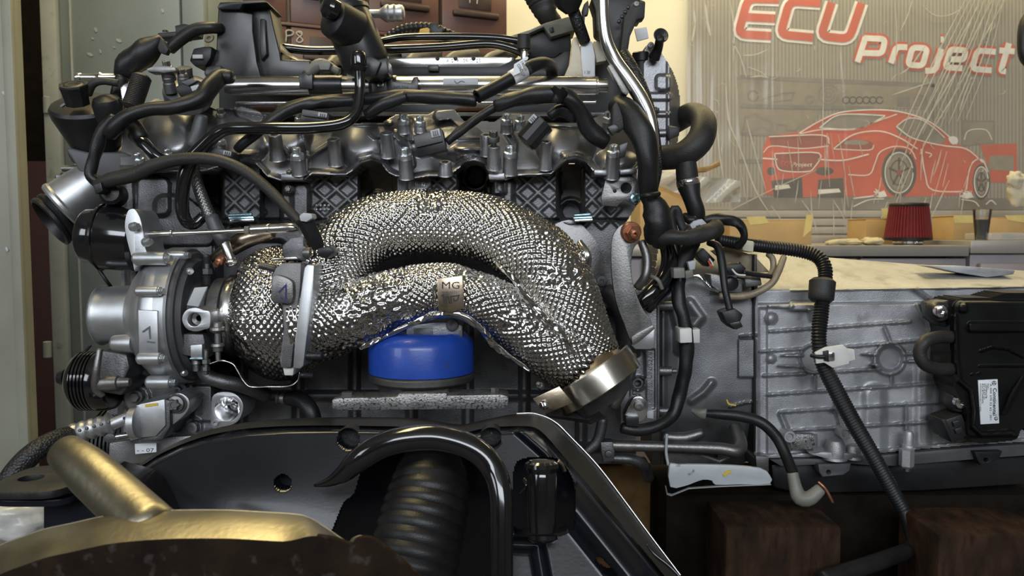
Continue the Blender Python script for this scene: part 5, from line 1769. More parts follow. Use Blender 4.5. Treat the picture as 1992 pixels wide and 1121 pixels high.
# black upright bracket cover
bc = thing('coil_cover', 'tall black moulded plastic bracket cover standing before the drawer cabinet', 'bracket cover')
o1 = prism('front_face', [(424, 12), (432, 8), (466, 8), (468, 22), (492, 26), (492, 60), (500, 120), (508, 150), (470, 158), (428, 152), (402, 148), (398, 140), (410, 122), (420, 100)], 1.06, 0.05, 'black_satin', bc, bevel=3, seg=3)
prism('side_face', [(468, 12), (474, 5), (514, 2), (522, 4), (534, 60), (544, 100), (546, 116), (604, 117), (606, 150), (500, 152), (492, 60), (492, 26), (470, 22)], 1.075, 0.05, 'black_satin', bc, bevel=3, seg=3)
prism('top_cap', [(422, 14), (428, 4), (516, 1), (520, 5), (472, 8), (466, 18), (426, 18)], 1.052, 0.07, 'black_satin', bc, bevel=1.5)
prism('foot', [(396, 142), (402, 130), (428, 126), (434, 140), (430, 150), (402, 152)], 1.03, 0.02, 'black_satin', bc, bevel=2)
plathe('screw_seat', 448, 10, 1.06, (0, -0.3, 1), [(0, 7), (1, 6), (0, 3)], 'black_plastic', bc, n=16)
prism('rib', [(505, 36), (515, 36), (520, 105), (508, 118), (506, 100)], 1.068, 0.012, 'black_satin', bc, bevel=2.5)
loft('swept_web', [[(545, 84, 1.09), (560, 100, 1.09), (580, 112, 1.09), (604, 117, 1.09)], [(545, 100, 1.08), (560, 110, 1.08), (580, 118, 1.08), (604, 122, 1.08)]], 'black_satin', bc, thick=0.01)

# large breather canister leaning over the rail
bt = thing('breather_canister', 'black plastic breather canister leaning over the fuel rail', 'canister')
YB = 1.02
axb = (P(668, 20, YB) - P(718, 140, YB)).normalized()
s_ = S(YB)
cB = P(696, 84, YB)
lathe('canister', cB, axb, [(-62 * s_, 26 * s_), (-50 * s_, 42 * s_), (-44 * s_, 45 * s_), (40 * s_, 45 * s_), (52 * s_, 44 * s_), (54 * s_, 47 * s_), (62 * s_, 47 * s_), (64 * s_, 40 * s_), (110 * s_, 36 * s_)], 'black_satin', bt, n=48)
cpd = P(655, 40, 0.985)
axc = Vector((-0.62, -0.75, 0.25)).normalized()
lathe('side_port', cpd, axc, [(-40 * s_, 38 * s_), (0, 36 * s_), (10 * s_, 34 * s_), (14 * s_, 28 * s_), (16 * s_, 10 * s_)], 'black_plastic', bt, n=36)
lathe('glossy_cap', P(650, 20, 0.97), axc, [(0, 20 * s_), (14 * s_, 20 * s_), (20 * s_, 15 * s_), (22 * s_, 4 * s_)], 'black_gloss', bt, n=28)
prism('clip_foot', [(724, 118), (752, 112), (756, 142), (738, 152), (724, 146)], 0.995, 0.04, 'black_satin', bt, bevel=3)
prism('moulded_web', [(700, 110), (722, 108), (742, 120), (730, 148), (706, 150)], 0.99, 0.04, 'black_satin', bt, bevel=3)

# breather line: from the canister spigot down and along the cover
bl = thing('breather_pipe', 'black breather pipe with swaged collar bending down from the canister', 'pipe')
tube('collar', [(697, 104, 0.965), (698, 118, 0.965), (699, 132, 0.965)], [14, 15.5, 15], 'black_gloss', bl, n=26)
tube('collar_ring', [(699, 131, 0.965), (699, 138, 0.965)], [15.5, 12], 'rubber', bl, n=24)
tube('pipe', [(699, 130, 0.965), (700, 170, 0.965), (697, 205, 0.96), (688, 226, 0.955), (662, 242, 0.95), (600, 249, 0.95), (520, 249, 0.95), (450, 250, 0.955), (420, 262, 0.955), (395, 285, 0.955), (372, 312, 0.955), (358, 350, 0.955), (354, 400, 0.96), (362, 430, 0.965), (378, 436, 0.97), (396, 420, 0.975)],
     [10, 10, 10.5, 11, 11.5, 12, 12, 12, 13, 14, 15, 14, 13, 12, 11, 10], 'black_gloss', bl, n=24)

# metal quick connector on the canister
qc = thing('quick_connector', 'silver ribbed quick connector sticking out behind the canister', 'connector')
plathe('connector', 718, 27, 1.05, (1, 0, 0.02), [(0, 8), (20, 8), (26, 12), (32, 16), (36, 17), (40, 15), (44, 16), (48, 17), (52, 15), (58, 16), (64, 15), (67, 11), (68, 4)], 'turbo_alu', qc, n=32)

# two black lines across the top, with orange clip
for nm, lab, pts, r_ in (
        ('vacuum_pipe', 'upper glossy black line across the engine top', [(735, 82, 1.12), (780, 74, 1.12), (860, 72, 1.12), (960, 74, 1.12), (1020, 82, 1.12)], 7.5),
        ('vacuum_pipe', 'lower glossy black line across the engine top', [(545, 92, 1.11), (600, 98, 1.11), (660, 98, 1.11), (760, 96, 1.11), (860, 92, 1.11), (950, 86, 1.11), (1000, 96, 1.11), (1030, 110, 1.11)], 8.5)):
    t_ = thing(nm, lab, 'pipe', 'black lines across the engine top')
    tube('pipe', pts, r_, 'black_gloss', t_, n=20)
wl = thing('wiring_conduit', 'segmented black wiring conduit with orange clip before the drawer cabinet', 'conduit')
tube('conduit', [(748, 78, 1.15), (770, 62, 1.15), (800, 54, 1.15), (840, 54, 1.15), (870, 62, 1.15), (900, 72, 1.15)], [7, 8, 9, 9, 6, 3], 'black_plastic', wl, n=14, corr=(18, 1.2))
prism('orange_clip', [(816, 56), (832, 53), (838, 58), (836, 67), (820, 69), (815, 64)], 1.135, 0.02, 'yellow_plastic', wl, bevel=2)
prism('latch', [(836, 44), (852, 44), (853, 54), (860, 50), (862, 58), (858, 72), (836, 70)], 1.13, 0.03, 'black_plastic', wl, bevel=1.5)

# socket tool head and labelled hose stub
sn = thing('temperature_sensor', 'black capped sensor with bright stem at the intake cover end', 'sensor')
plathe('cap', 1019, 84, 1.08, (0, -0.1, 1), [(-12, 11), (-10, 13), (12, 12), (16, 12), (17, 9)], 'rubber_dull', sn, n=24)
plathe('stem', 1020, 96, 1.08, (0, -0.1, 1), [(-18, 7), (-4, 7), (-2, 6), (0, 7)], 'rail_steel', sn, n=20)
lh = thing('labelled_hose', 'open-ended black hose wrapped with a white printed label', 'hose')
tube('hose', [(928, 188, 0.97), (960, 172, 0.98), (1000, 150, 0.99), (1030, 132, 1.0), (1055, 124, 1.02), (1072, 130, 1.05), (1075, 150, 1.08)], [13, 13, 13.5, 13.5, 13, 12, 12], 'rubber', lh, n=26, hollow=0.62)
tube('paper_band', [(996, 152, 0.988), (1020, 138, 0.996)], 14.6, 'paper_label', lh, n=28)
prism('paper_flag', [(998, 148), (1000, 125), (1024, 110), (1028, 112), (1014, 140)], 0.975, 0.001, 'paper_label', lh, bevel=0)
text('print', 'COND. Q8', 1005, 126, 0.9745, 6, 'ink_black', lh, deg=62, th=0.0003, width=26)
text('print', 'A18 0001', 1019, 118, 0.9745, 6, 'ink_black', lh, deg=62, th=0.0003, width=26)
text('print', '190520', 1012, 120, 0.9745, 5, 'ink_black', lh, deg=62, th=0.0003, width=20)

# cream-taped harness tails with matrix-code sticker shape left plain
tp1 = thing('taped_connector', 'cream-white taped harness tails standing behind the rail end', 'harness')
prism('tail', [(1115, 72), (1124, 70), (1127, 84), (1132, 120), (1134, 152), (1096, 152), (1108, 124), (1112, 90)], 1.08, 0.02, 'cream_tape', tp1, bevel=3)
prism('tail', [(1130, 82), (1152, 79), (1158, 108), (1158, 152), (1134, 152), (1130, 110)], 1.075, 0.02, 'paper_label', tp1, bevel=3)
prism('tail', [(1154, 80), (1168, 80), (1180, 118), (1160, 122)], 1.09, 0.02, 'cream_tape', tp1, bevel=2)
text('print', '1 30', 1136, 144, 1.0745, 6, 'ink_grey', tp1, th=0.0004, width=12)
bs = thing('braided_harness', 'black braided harness dropping into the cream-taped tail', 'harness')
tube('sleeve', [(1098, -10, 1.06), (1112, 14, 1.06), (1126, 50, 1.065), (1138, 82, 1.075)], [14, 12, 12, 11], 'braid_black', bs, n=22)
plathe('boot', 1108, 6, 1.05, (-0.3, -0.2, 1), [(-18, 12), (-4, 24), (6, 28), (30, 28)], 'black_plastic', bs, n=28)
prism('clip_tree', [(1136, 8), (1144, 0), (1146, 14), (1144, 28), (1138, 30), (1137, 60), (1134, 30), (1132, 20)], 1.07, 0.01, 'black_plastic', bs, bevel=1)
bd_ = thing('breather_boot', 'fat black rubber breather boot rising out of frame above the valley', 'boot')
tube('boot', [(1045, -20, 1.2), (1056, 6, 1.2), (1064, 30, 1.2), (1078, 44, 1.22)], [30, 27, 20, 16], 'rubber_dull', bd_, n=28, corr=(20, 1))
pt = thing('plastic_trunking', 'grey-green plastic trunking slanting up behind the sensor', 'trunking')
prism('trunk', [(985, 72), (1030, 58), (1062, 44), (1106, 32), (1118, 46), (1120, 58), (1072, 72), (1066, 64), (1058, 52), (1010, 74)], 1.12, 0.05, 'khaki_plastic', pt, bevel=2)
prism('trunk_shaded_side', [(985, 74), (1058, 52), (1066, 66), (1110, 60), (1112, 104), (1090, 104), (1080, 112), (1025, 112), (1020, 90)], 1.135, 0.06, 'black_plastic', pt, bevel=2)  # black colour stands in for shade on the trunking's side
prism('latch_eye', [(1068, 55), (1076, 52), (1078, 62), (1071, 64)], 1.118, 0.01, 'black_plastic', pt, bevel=.6)

# bright pipe descending at the end of the head
bp_ = thing('coolant_pipe', 'bright bare metal pipe curving down at the head end', 'pipe')
tube('pipe', [(1172, -10, 1.0), (1174, 40, 1.0), (1180, 80, 1.0), (1196, 116, 1.0), (1220, 150, 0.995), (1246, 190, 0.99), (1264, 230, 0.985), (1274, 280, 0.98), (1275, 330, 0.98), (1268, 380, 0.985)], [11, 11, 12, 13, 13.5, 14, 12, 8, 6, 4], 'rail_steel', bp_, n=26)
prism('pipe_bracket', [(1182, 128), (1190, 124), (1224, 178), (1220, 186), (1210, 180)], 0.985, 0.012, 'dull_steel', bp_, bevel=1.5)
bolt('socket', 1222, 142, 1.0, 6, 'tan_pipe', bp_)

# dark plastic bracket cluster behind the bright pipe
pc = thing('harness_bracket', 'black plastic harness bracket cluster behind the bright pipe', 'bracket')
prism('spine', [(1150, -5), (1232, -5), (1256, 2), (1254, 22), (1248, 38), (1240, 36), (1222, 60), (1214, 110), (1222, 140), (1205, 120), (1190, 90), (1160, 60), (1158, 20)], 1.06, 0.04, 'black_plastic', pc, bevel=3)
prism('arm', [(1214, 34), (1232, 4), (1256, 2), (1254, 36), (1240, 38), (1226, 70), (1220, 110), (1206, 110)], 1.04, 0.02, 'rubber_dull', pc, bevel=3)
bolt('socket', 1238, 8, 1.04, 5, 'dull_steel', pc)
for q in range(4):
    plathe('clip', 1204 + q * 6, 42 - q * 9, 1.045, (0, -1, 0), [(0, 4), (3, 4), (4, 2)], 'black_satin', pc, n=10)
bz = thing('braided_loom', 'black braided loom running down beside the bright pipe', 'harness')
tube('loom', [(1212, 105, 1.03), (1228, 130, 1.02), (1250, 170, 1.01), (1268, 220, 1.005), (1280, 280, 1.005), (1283, 330, 1.01), (1276, 370, 1.02)], [12, 12, 10, 8, 6, 5, 4], 'braid_black', bz, n=18)

# heavy rubber-sleeved harness down the head end
hh = thing('main_harness', 'thick black taped harness hanging down the head end into the bell housing', 'harness')
tube('sleeve', [(1200, 205, 1.0), (1222, 218, 0.985), (1244, 250, 0.975), (1258, 300, 0.97), (1262, 350, 0.975), (1262, 385, 0.985)], [22, 24, 25, 22, 20, 17], 'rubber', hh, n=24, wob=0.06, seed=3)
tube('lower_sleeve', [(1262, 380, 0.985), (1276, 410, 0.98), (1280, 440, 0.98), (1276, 470, 0.985)], [16, 25, 27, 22], 'rubber', hh, n=24, wob=0.08, seed=4)
tube('cable_tie', [(1248, 383, 0.965), (1262, 380, 0.955), (1282, 377, 0.965)], 5, 'black_plastic', hh, n=8)
tube('branch', [(1278, 472, 0.985), (1300, 462, 0.97), (1340, 462, 0.97), (1380, 452, 0.98), (1394, 442, 0.99)], [14, 14, 15, 17, 17], 'rubber_dull', hh, n=20, wob=0.08, seed=6)
prism('folded_tape', [(1192, 206), (1200, 196), (1212, 224), (1222, 242), (1206, 256), (1190, 250)], 0.975, 0.02, 'rubber_dull', hh, bevel=3)

# ------------------------------------------------------------------ injector and coil harness across the cover
def harness(label, pts, r, m='rubber', wob=0.05, seed=0, name='wiring_harness', n=18):
    t_ = thing(name, label, 'harness', 'harness branches over the valve cover')
    tube('sleeve', pts, r, m, t_, n=n, wob=wob, seed=seed)
    return t_


harness('harness branch lying straight under the fuel rail', [(540, 214, 1.0), (600, 200, 0.995), (660, 195, 0.99), (720, 192, 0.99), (780, 187, 0.985), (850, 190, 0.98), (925, 196, 0.98)], [10, 11, 12, 12, 13, 13, 12], seed=1)
harness('harness branch slanting down to the coil plug near the actuator hose', [(690, 196, 0.985), (620, 200, 0.985), (560, 215, 0.98), (510, 250, 0.975), (475, 278, 0.975), (462, 290, 0.98)], [11, 12, 12, 11, 10, 9], seed=2)
harness('harness branch slanting from the black bent pipe up to the rail', [(712, 224, 0.98), (740, 206, 0.98), (770, 194, 0.98), (790, 188, 0.98)], [10, 12, 12, 12], seed=3)
harness('thin harness branch reaching the square coil plug', [(870, 276, 0.965), (900, 252, 0.965), (940, 222, 0.965), (980, 200, 0.965)], [8, 9, 9, 9], seed=4)
hz = harness('bulky harness branch curving over the round coil plug', [(965, 206, 0.96), (1000, 194, 0.955), (1040, 186, 0.95), (1085, 184, 0.95), (1110, 192, 0.95), (1128, 215, 0.955), (1142, 245, 0.96), (1160, 265, 0.965), (1180, 278, 0.965)], [12, 15, 17, 17, 15, 15, 17, 19, 14], seed=5, wob=0.09)
tube('knot', [(1078, 176, 0.945), (1088, 184, 0.94), (1094, 192, 0.945)], [8, 13, 8], 'rubber', hz, n=16, wob=0.3, seed=8)
tube('tail', [(1120, 226, 0.965), (1090, 214, 0.965), (1070, 226, 0.965)], [13, 12, 11], 'rubber', hz, n=16, wob=0.12, seed=9)
prism('strap_clip', [(1182, 248), (1196, 240), (1206, 250), (1192, 264)], 0.955, 0.01, 'black_satin', hz, bevel=1)
prism('strap_clip', [(1205, 282), (1222, 276), (1216, 304), (1206, 308)], 0.955, 0.01, 'black_satin', hz, bevel=1)
harness('harness branch arching from the rail end over the silver bulge to the reservoir', [(452, 150, 1.0), (430, 150, 1.0), (408, 170, 0.985), (390, 192, 0.975), (340, 208, 0.965), (285, 214, 0.96), (245, 228, 0.955), (222, 250, 0.955), (214, 262, 0.96)], [12, 16, 18, 17, 14, 13, 14, 15, 13], seed=7)
harness('harness branch dropping past the reservoir to the boost hose', [(222, 228, 0.965), (200, 255, 0.965), (188, 288, 0.965), (180, 320, 0.965), (176, 342, 0.965), (190, 356, 0.965)], [10, 12, 12, 11, 11, 10], seed=8)
bh = thing('boost_hose', 'grey rubber hose sweeping from the reservoir side down to a plug on the foil', 'hose')
tube('hose', [(190, 362, 0.955), (215, 350, 0.95), (260, 340, 0.945), (300, 322, 0.94), (350, 310, 0.935), (405, 309, 0.93), (450, 320, 0.925), (490, 342, 0.92), (530, 376, 0.91), (560, 408, 0.90), (588, 436, 0.895)], [12, 14, 14, 13, 12, 11.5, 11, 11, 10.5, 10, 9], 'rubber_dull', bh, n=22)
pl_ = thing('sensor_plug', 'black plug with grey lock clip standing on the foil-wrapped manifold', 'plug')
axp = (P(588, 420, 0.88) - P(618, 480, 0.89)).normalized()
s9 = S(0.885)
lathe('body', P(604, 450, 0.885), axp, [(-36 * s9, 12 * s9), (-20 * s9, 16 * s9), (26 * s9, 17 * s9), (30 * s9, 15 * s9)], 'black_plastic', pl_, n=8, ang=20)
prism('lock_clip', [(582, 420), (590, 414), (606, 416), (608, 424), (596, 432), (584, 430)], 0.868, 0.02, 'light_grey_plastic', pl_, bevel=1.5)
prism('tail_block', [(616, 484), (640, 478), (650, 490), (634, 504), (618, 498)], 0.872, 0.03, 'black_plastic', pl_, bevel=3)

# braided steel feed line
br_ = thing('oil_feed_line', 'steel-braided oil feed line rising from the turbine to the cover', 'hose')
V_, C_, T_, rad_ = tube_arrays([(374, 300, 0.99), (378, 330, 0.985), (388, 370, 0.98), (402, 405, 0.975), (412, 425, 0.972)], [9, 10, 11, 11, 11], n=40, step=S(0.98, 1.2))
ii, jj = np.meshgrid(np.arange(V_.shape[0]), np.arange(40), indexing='ij')
bump = S(0.98, 1.2) * np.sign(np.sin(ii * 1.1) * np.cos(jj * 2 * np.pi * 10 / 40)) * 0.5
Cc_ = C_[:, None, :3]
dn = (V_ - Cc_) / np.linalg.norm(V_ - Cc_, axis=2)[:, :, None]
V2_ = V_ + dn * bump[:, :, None]
npmesh('braid', V2_.reshape(-1, 3), grid_faces(V_.shape[0], 40), 'dull_steel', br_)
tube('upper_sleeve', [(392, 226, 0.985), (386, 258, 0.985), (376, 284, 0.985)], [12, 14, 14], 'grey_plastic', br_, n=22)
tube('lower_ferrule', [(411, 422, 0.972), (424, 452, 0.97), (436, 472, 0.968)], [13, 14, 14], 'grey_plastic', br_, n=22)
tube('hard_pipe', [(436, 470, 0.968), (446, 495, 0.965), (453, 516, 0.965)], [10, 9, 10], 'steel', br_, n=20)
tube('union_ring', [(449, 506, 0.965), (453, 514, 0.965)], 12, 'steel', br_, n=20)

# ------------------------------------------------------------------ coil plugs on the cover
def plug(label, u, v, w_, h_, deg, Y, lock=True, round_=False):
    t_ = thing('coil_plug', label, 'plug', 'coil plugs on the valve cover')
    if round_:
        ax = (P(u + math.cos(math.radians(deg)) * 20, v + math.sin(math.radians(deg)) * 20, Y) - P(u, v, Y)).normalized()
        s7 = S(Y)
        lathe('body', P(u, v, Y), ax, [(-w_ / 2 * s7, h_ * .42 * s7), (-w_ * .42 * s7, h_ / 2 * s7), (w_ * .45 * s7, h_ / 2 * s7), (w_ / 2 * s7, h_ * .36 * s7)], 'black_satin', t_, n=12, ang=25)
    else:
        prism('body', rect(u, v, w_, h_, deg), Y, 0.03, 'black_satin', t_, bevel=2)
        c, s = math.cos(math.radians(deg)), math.sin(math.radians(deg))
        prism('shell', rect(u - 1 * c - 8 * -s, v - 1 * s - 8 * c, w_ * 0.94, h_ * .5, deg), Y - 0.004, 0.02, 'grey_plastic', t_, bevel=1.5)
    if lock:
        c, s = math.cos(math.radians(deg)), math.sin(math.radians(deg))
        lu, lv = (u + w_ * .26 * c + h_ * .36 * s, v + w_ * .26 * s - h_ * .36 * c) if not round_ else (u - 2, v - h_ * .55)
        Y2 = Y - 0.006 if not round_ else Y - S(Y, h_ / 2) + 0.004
        lk_ = prism('lock_clip', rect(lu, lv, w_ * .32, h_ * .34, deg), Y2, 0.02, 'light_grey_plastic', t_, bevel=1)
        for q in range(3):
            prism('clip_rib', rect(lu + (q - 1) * 4 * c, lv + (q - 1) * 4 * s, 1.6, h_ * .24, deg), Y2 - 0.0015, 0.003, 'grey_plastic', lk_, bevel=.2)
    return t_


plug('square coil plug with grey clip in the middle of the cover', 836, 278, 58, 44, -13, 0.955)
plug('round-bodied coil plug tilted steeply under the bulky harness', 1040, 258, 56, 46, -48, 0.97, round_=True)
plug('flat coil plug half hidden behind the black bent pipe', 612, 230, 54, 24, 8, 0.975)
plug('coil plug beside the braided steel line under the grey hose', 428, 304, 46, 24, 12, 0.965)

# cluster at the front top: sensor cover, hoses, brackets
fc = thing('camshaft_sensor', 'round aluminium camshaft cover with black plug beside the reservoir', 'sensor cover')
axf = (0.12, -0.72, 0.68)
plathe('cover_disc', 362, 172, 1.02, axf, [(-30, 44), (-4, 44), (0, 42), (2, 38), (2, 10)], 'cast_cover', fc, n=40)
plathe('plain_cap', 358, 134, 1.03, (0.05, -0.45, 0.9), [(-14, 14), (0, 15), (2, 14), (2.4, 4)], 'dull_steel', fc, n=30)
for (u_, v_, r_) in ((328, 158, 12), (355, 148, 11), (325, 134, 13)):
    plathe('bolt_seat', u_, v_, 1.0, UPF, [(-22, r_ * 1.0), (-4, r_ * .95), (-2, r_ * .8)], 'cast_cover', fc, n=20)
    bolt('torx' if v_ < 150 else 'socket', u_, v_ - 3, 1.0, r_ * .86, 'dull_steel', fc, UPF)
prism('bracket_tab', [(284, 134), (300, 128), (318, 128), (340, 130), (342, 138), (320, 142), (302, 140), (288, 140)], 0.985, 0.02, 'dull_steel', fc, bevel=1.2)
prism('plug_body', [(338, 170), (360, 158), (382, 154), (396, 170), (392, 182), (372, 190), (350, 188)], 0.98, 0.03, 'black_plastic', fc, bevel=3)
prism('plug_top', [(352, 160), (372, 152), (384, 157), (366, 167)], 0.976, 0.01, 'grey_plastic', fc, bevel=1)
prism('plug_lock', [(370, 168), (386, 164), (388, 172), (374, 178)], 0.974, 0.01, 'light_grey_plastic', fc, bevel=1)
fh = thing('vent_hose', 'thick black rubber sleeve sloping up from the reservoir to the coil cover', 'hose')
tube('sleeve', [(236, 150, 1.04), (250, 128, 1.04), (285, 100, 1.04), (314, 76, 1.04)], [16, 24, 25, 10], 'rubber', fh, n=24, wob=0.05)
tube('arched_pipe', [(330, 96, 1.05), (352, 76, 1.05), (380, 58, 1.05), (410, 54, 1.05), (430, 56, 1.06)], [11, 12, 12, 11, 10], 'rubber', fh, n=20)
tube('down_pipe', [(238, 150, 1.03), (228, 180, 1.03), (224, 210, 1.03), (222, 230, 1.03)], [12, 12, 11, 10], 'rubber', fh, n=18)
prism('tape_fold', [(312, 72), (318, 80), (328, 96), (322, 106), (310, 102), (306, 92)], 1.02, 0.01, 'rubber_dull', fh, bevel=2)
pk = thing('plug_rail', 'small black plug rail on top of the sloping rubber sleeve', 'bracket')
prism('rail', [(306, 64), (352, 60), (356, 70), (310, 74)], 1.05, 0.03, 'black_plastic', pk, bevel=1.2)
prism('plug', [(340, 50), (358, 46), (374, 49), (372, 62), (342, 66)], 1.045, 0.04, 'black_plastic', pk, bevel=1.2)
plathe('button', 322, 62, 1.055, (0, -0.2, 1), [(0, 6), (3, 5), (4, 2)], 'black_plastic', pk, n=14)
ms = thing('mid_sensor', 'small black sensor plug with grey lock and washer beside the coil cover', 'plug')
prism('body', [(376, 94), (398, 90), (412, 90), (410, 112), (400, 128), (380, 130), (368, 118)], 1.05, 0.05, 'black_plastic', ms, bevel=3)
prism('lock', [(374, 106), (394, 106), (394, 114), (374, 114)], 1.045, 0.01, 'light_grey_plastic', ms, bevel=1)
plathe('washer', 407, 75, 1.04, (-0.1, -0.9, 0.4), [(0, 10), (2, 9), (2, 4), (-1, 4)], 'dull_steel', ms, n=20)
cz = thing('corrugated_sleeve', 'short corrugated black sleeve with bright fitting behind the reservoir', 'sleeve')
tube('sleeve', [(276, 150, 0.99), (266, 180, 0.985), (256, 208, 0.98)], 18, 'rubber_dull', cz, n=24, corr=(7, 0.8))
prism('fitting', [(232, 168), (244, 162), (262, 160), (258, 184), (250, 206), (238, 206)], 1.0, 0.03, 'bright_steel', cz, bevel=2)
tube('elbow', [(262, 262, 0.985), (280, 280, 0.975), (300, 300, 0.97), (318, 312, 0.97)], [13, 13, 11, 10], 'black_gloss', cz, n=20)
tube('upper_elbow', [(258, 240, 0.985), (268, 256, 0.98), (276, 270, 0.978)], [14, 15, 14], 'rubber', cz, n=20)
ig2 = thing('ignition_lead', 'crumpled grey plug lead with clip between coil cover and canister', 'lead')
tube('lead', [(598, 142, 1.03), (618, 128, 1.03), (640, 130, 1.03), (660, 140, 1.03)], [9, 11, 10, 8], 'khaki_plastic', ig2, n=16, wob=0.15)
prism('clip', [(618, 122), (632, 116), (644, 122), (640, 136), (622, 136)], 1.015, 0.02, 'khaki_plastic', ig2, bevel=2)

# reservoir side: pipe between reservoir and rail, thin loop hoses near throttle
lp2 = thing('small_clip_block', 'small black clip block where the grey hose meets the elbow', 'clip')
prism('block', [(180, 360), (196, 354), (200, 372), (186, 378)], 0.94, 0.02, 'black_plastic', lp2, bevel=2)
blobp = P(216, 376, 0.965)
lathe('dark_cap', blobp, (0.2, -1, 0.1), [(-30 * S(.965), 24 * S(.965)), (0, 22 * S(.965)), (6 * S(.965), 16 * S(.965)), (7 * S(.965), 4 * S(.965))], 'rubber', lp2, n=28)

# ================================================================== bell housing and transmission
bh_ = thing('bell_housing', 'smooth grey cast bell housing between engine and gearbox', 'bell housing')
Bh = Cast(1268, 428, 1476, 905, 2.0)
Bh.clip([(1268, 560), (1280, 480), (1300, 445), (1330, 440), (1380, 462), (1430, 480), (1476, 492), (1476, 888), (1440, 905), (1268, 905)])
Bh.rib((1291, 560), (1291, 905), 10, 0.010, 3)
Bh.disc((1330, 668), 12, 0.006, 4)
Bh.line([(1342, 590), (1362, 618), (1350, 632)], 16, 0.005, 7)
Bh.line([(1310, 590), (1322, 640), (1322, 680)], 18, 0.016, 7)
Bh.box(1436, 660, 1470, 735, 0.006, 1.5, 3)
Bh.rib((1440, 655), (1470, 652), 4, 0.006, 1.5)
Bh.line([(1345, 780), (1368, 764), (1384, 745)], 12, 0.006, 6)
Bh.line([(1420, 792), (1450, 784), (1470, 782)], 4, 0.006, 1.5)


def ybell(U, V):
    t = np.clip((560 - V) / 110.0, 0, 1)
    b = np.clip((V - 760) / 150.0, 0, 1)
    return 1.075 + 0.12 * t ** 2 + 0.06 * b ** 2 + 0.015 * np.clip((1380 - U) / 110, 0, 1) - 0.012 * np.clip((1320 - U) / 30, 0, 1)


Bh.build('housing', ybell, 'bell_alu', bh_, skirt=0.1, noise=0.0006)
# ribbed engine end flange with cast lettering
Ef = Cast(1205, 560, 1284, 830, 1.6)
Ef.clip([(1222, 562), (1284, 562), (1284, 826), (1208, 826), (1205, 700)])
Ef.rib((1244, 690), (1244, 735), 22, -0.02, 3)
Ef.disc((1241, 746), 15, 0.004, 2)
Ef.disc((1241, 746), 11, -0.02, 2)
Ef.box(1257, 680, 1274, 796, -0.004, 1.5, 2)
Ef.rib((1281, 562), (1281, 826), 5, 0.006, 1.5)
Ef.rib((1228, 580), (1228, 820), 5, 0.006, 1.5)
Ef.build('engine_flange', 1.045, 'cast_alu', bh_, skirt=0.06, noise=0.0004)
text('cast_lettering', 'TBI57SL', 1269, 792, 1.0478, 10, 'cast_dark', bh_, deg=-90, th=0.003, width=52)
text('cast_lettering', 'UN/S278', 1269, 738, 1.0478, 10, 'cast_dark', bh_, deg=-90, th=0.003, width=54)
bolt('bore', 1241, 746, 1.05, 11, 'dark_steel', bh_)
prism('black_joint', [(1468, 495), (1472, 495), (1473, 560), (1469, 600), (1471, 780), (1470, 880), (1466, 880), (1466, 600)], 1.068, 0.05, 'black_plastic', bh_, bevel=.5)
for (u_, v_) in ((1297, 595), (1292, 722), (1294, 800)):
    plathe('stud_boss', u_, v_, 1.06, (1, -0.1, 0), [(-16, 8), (-14, 9), (14, 9), (16, 5), (24, 5)], 'cast_alu', bh_, n=18)
for ln in ([(1414, 778), (1418, 786), (1432, 789)], [(1414, 802), (1419, 799), (1417, 806)]):
    stroke('yellow_mark', ln, 3, 1.055, 'yellow_paint', bh_, th=0.002, k=3)

gb = thing('gearbox', 'ribbed aluminium automatic gearbox case lying on timber blocks', 'gearbox')
G = Cast(1464, 470, 2040, 905, 1.6)
top_l = [(1464, 478), (1540, 490), (1600, 500), (1700, 508), (1800, 516), (1900, 522), (2040, 530)]
bot_l = [(2040, 858), (1900, 866), (1800, 874), (1700, 884), (1600, 889), (1466, 893)]
G.clip(top_l + bot_l)


def ygear(U, V):
    vt = np.interp(U, [p[0] for p in top_l], [p[1] for p in top_l])
    va = 566 - 0.018 * (U - 1528)
    t = np.clip((va - V) / (va - vt), 0, 1)
    y = 1.095 + 0.13 * t ** 1.25                       # sloping upper face
    t2 = np.clip((V - va) / 4.0, 0, 1)
    y = y - 0.0 * t2
    vb_ = 592 - 0.01 * (U - 1500)
    y = y - 0.014 * sstep(-3, 3, V - vb_)               # ledge
    return y


G.rib((1540, 565), (1990, 558), 4, 0.006, 1.2)
G.rib((1496, 596), (1540, 596), 5, 0.010, 1.5, w2=8)
G.box(1536, 586, 1588, 604, 0.016, 1.5, 4)
G.line([(1575, 604), (1580, 622), (1585, 626)], 4, 0.008, 1.5)
for p, q in (((1498, 645), (1770, 626)), ((1478, 684), (1562, 679)), ((1640, 676), (1792, 662)), ((1486, 731), (1566, 727)), ((1622, 724), (1712, 718)), ((1494, 768), (1740, 752)),
             ((1740, 752), (1828, 745)), ((1518, 802), (1842, 782)), ((1542, 838), (1832, 820))):
    G.rib(p, q, 5.2, 0.008, 1.6)
for p, q in (((1585, 733), (1585, 760)), ((1734, 732), (1735, 752)), ((1721, 638), (1733, 668)), ((1762, 785), (1763, 836)), ((1627, 797), (1640, 838)), ((1628, 760), (1627, 800))):
    G.rib(p, q, 5.2, 0.008, 1.6)
G.ring((1583, 698), 27, 5, 0.010, 1.3)
G.ring((1731, 698), 29, 7, 0.012, 1.3)
G.disc((1731, 698), 22, -0.006, 1.5)
for p, q in (((1520, 692), (1560, 691)), ((1514, 712), (1560, 713)), ((1678, 689), (1706, 689)), ((1694, 709), (1708, 711)), ((1760, 690), (1790, 688)), ((1756, 704), (1790, 702))):
    G.rib(p, q, 3.0, 0.012, 1.3, w2=7)
G.dome((1500, 620), 13, 0.010)
G.dome((1500, 698), 10, 0.008)
for (a_, b_) in ((1762, 600), (1762, 700), (1725, 790)):
    pass
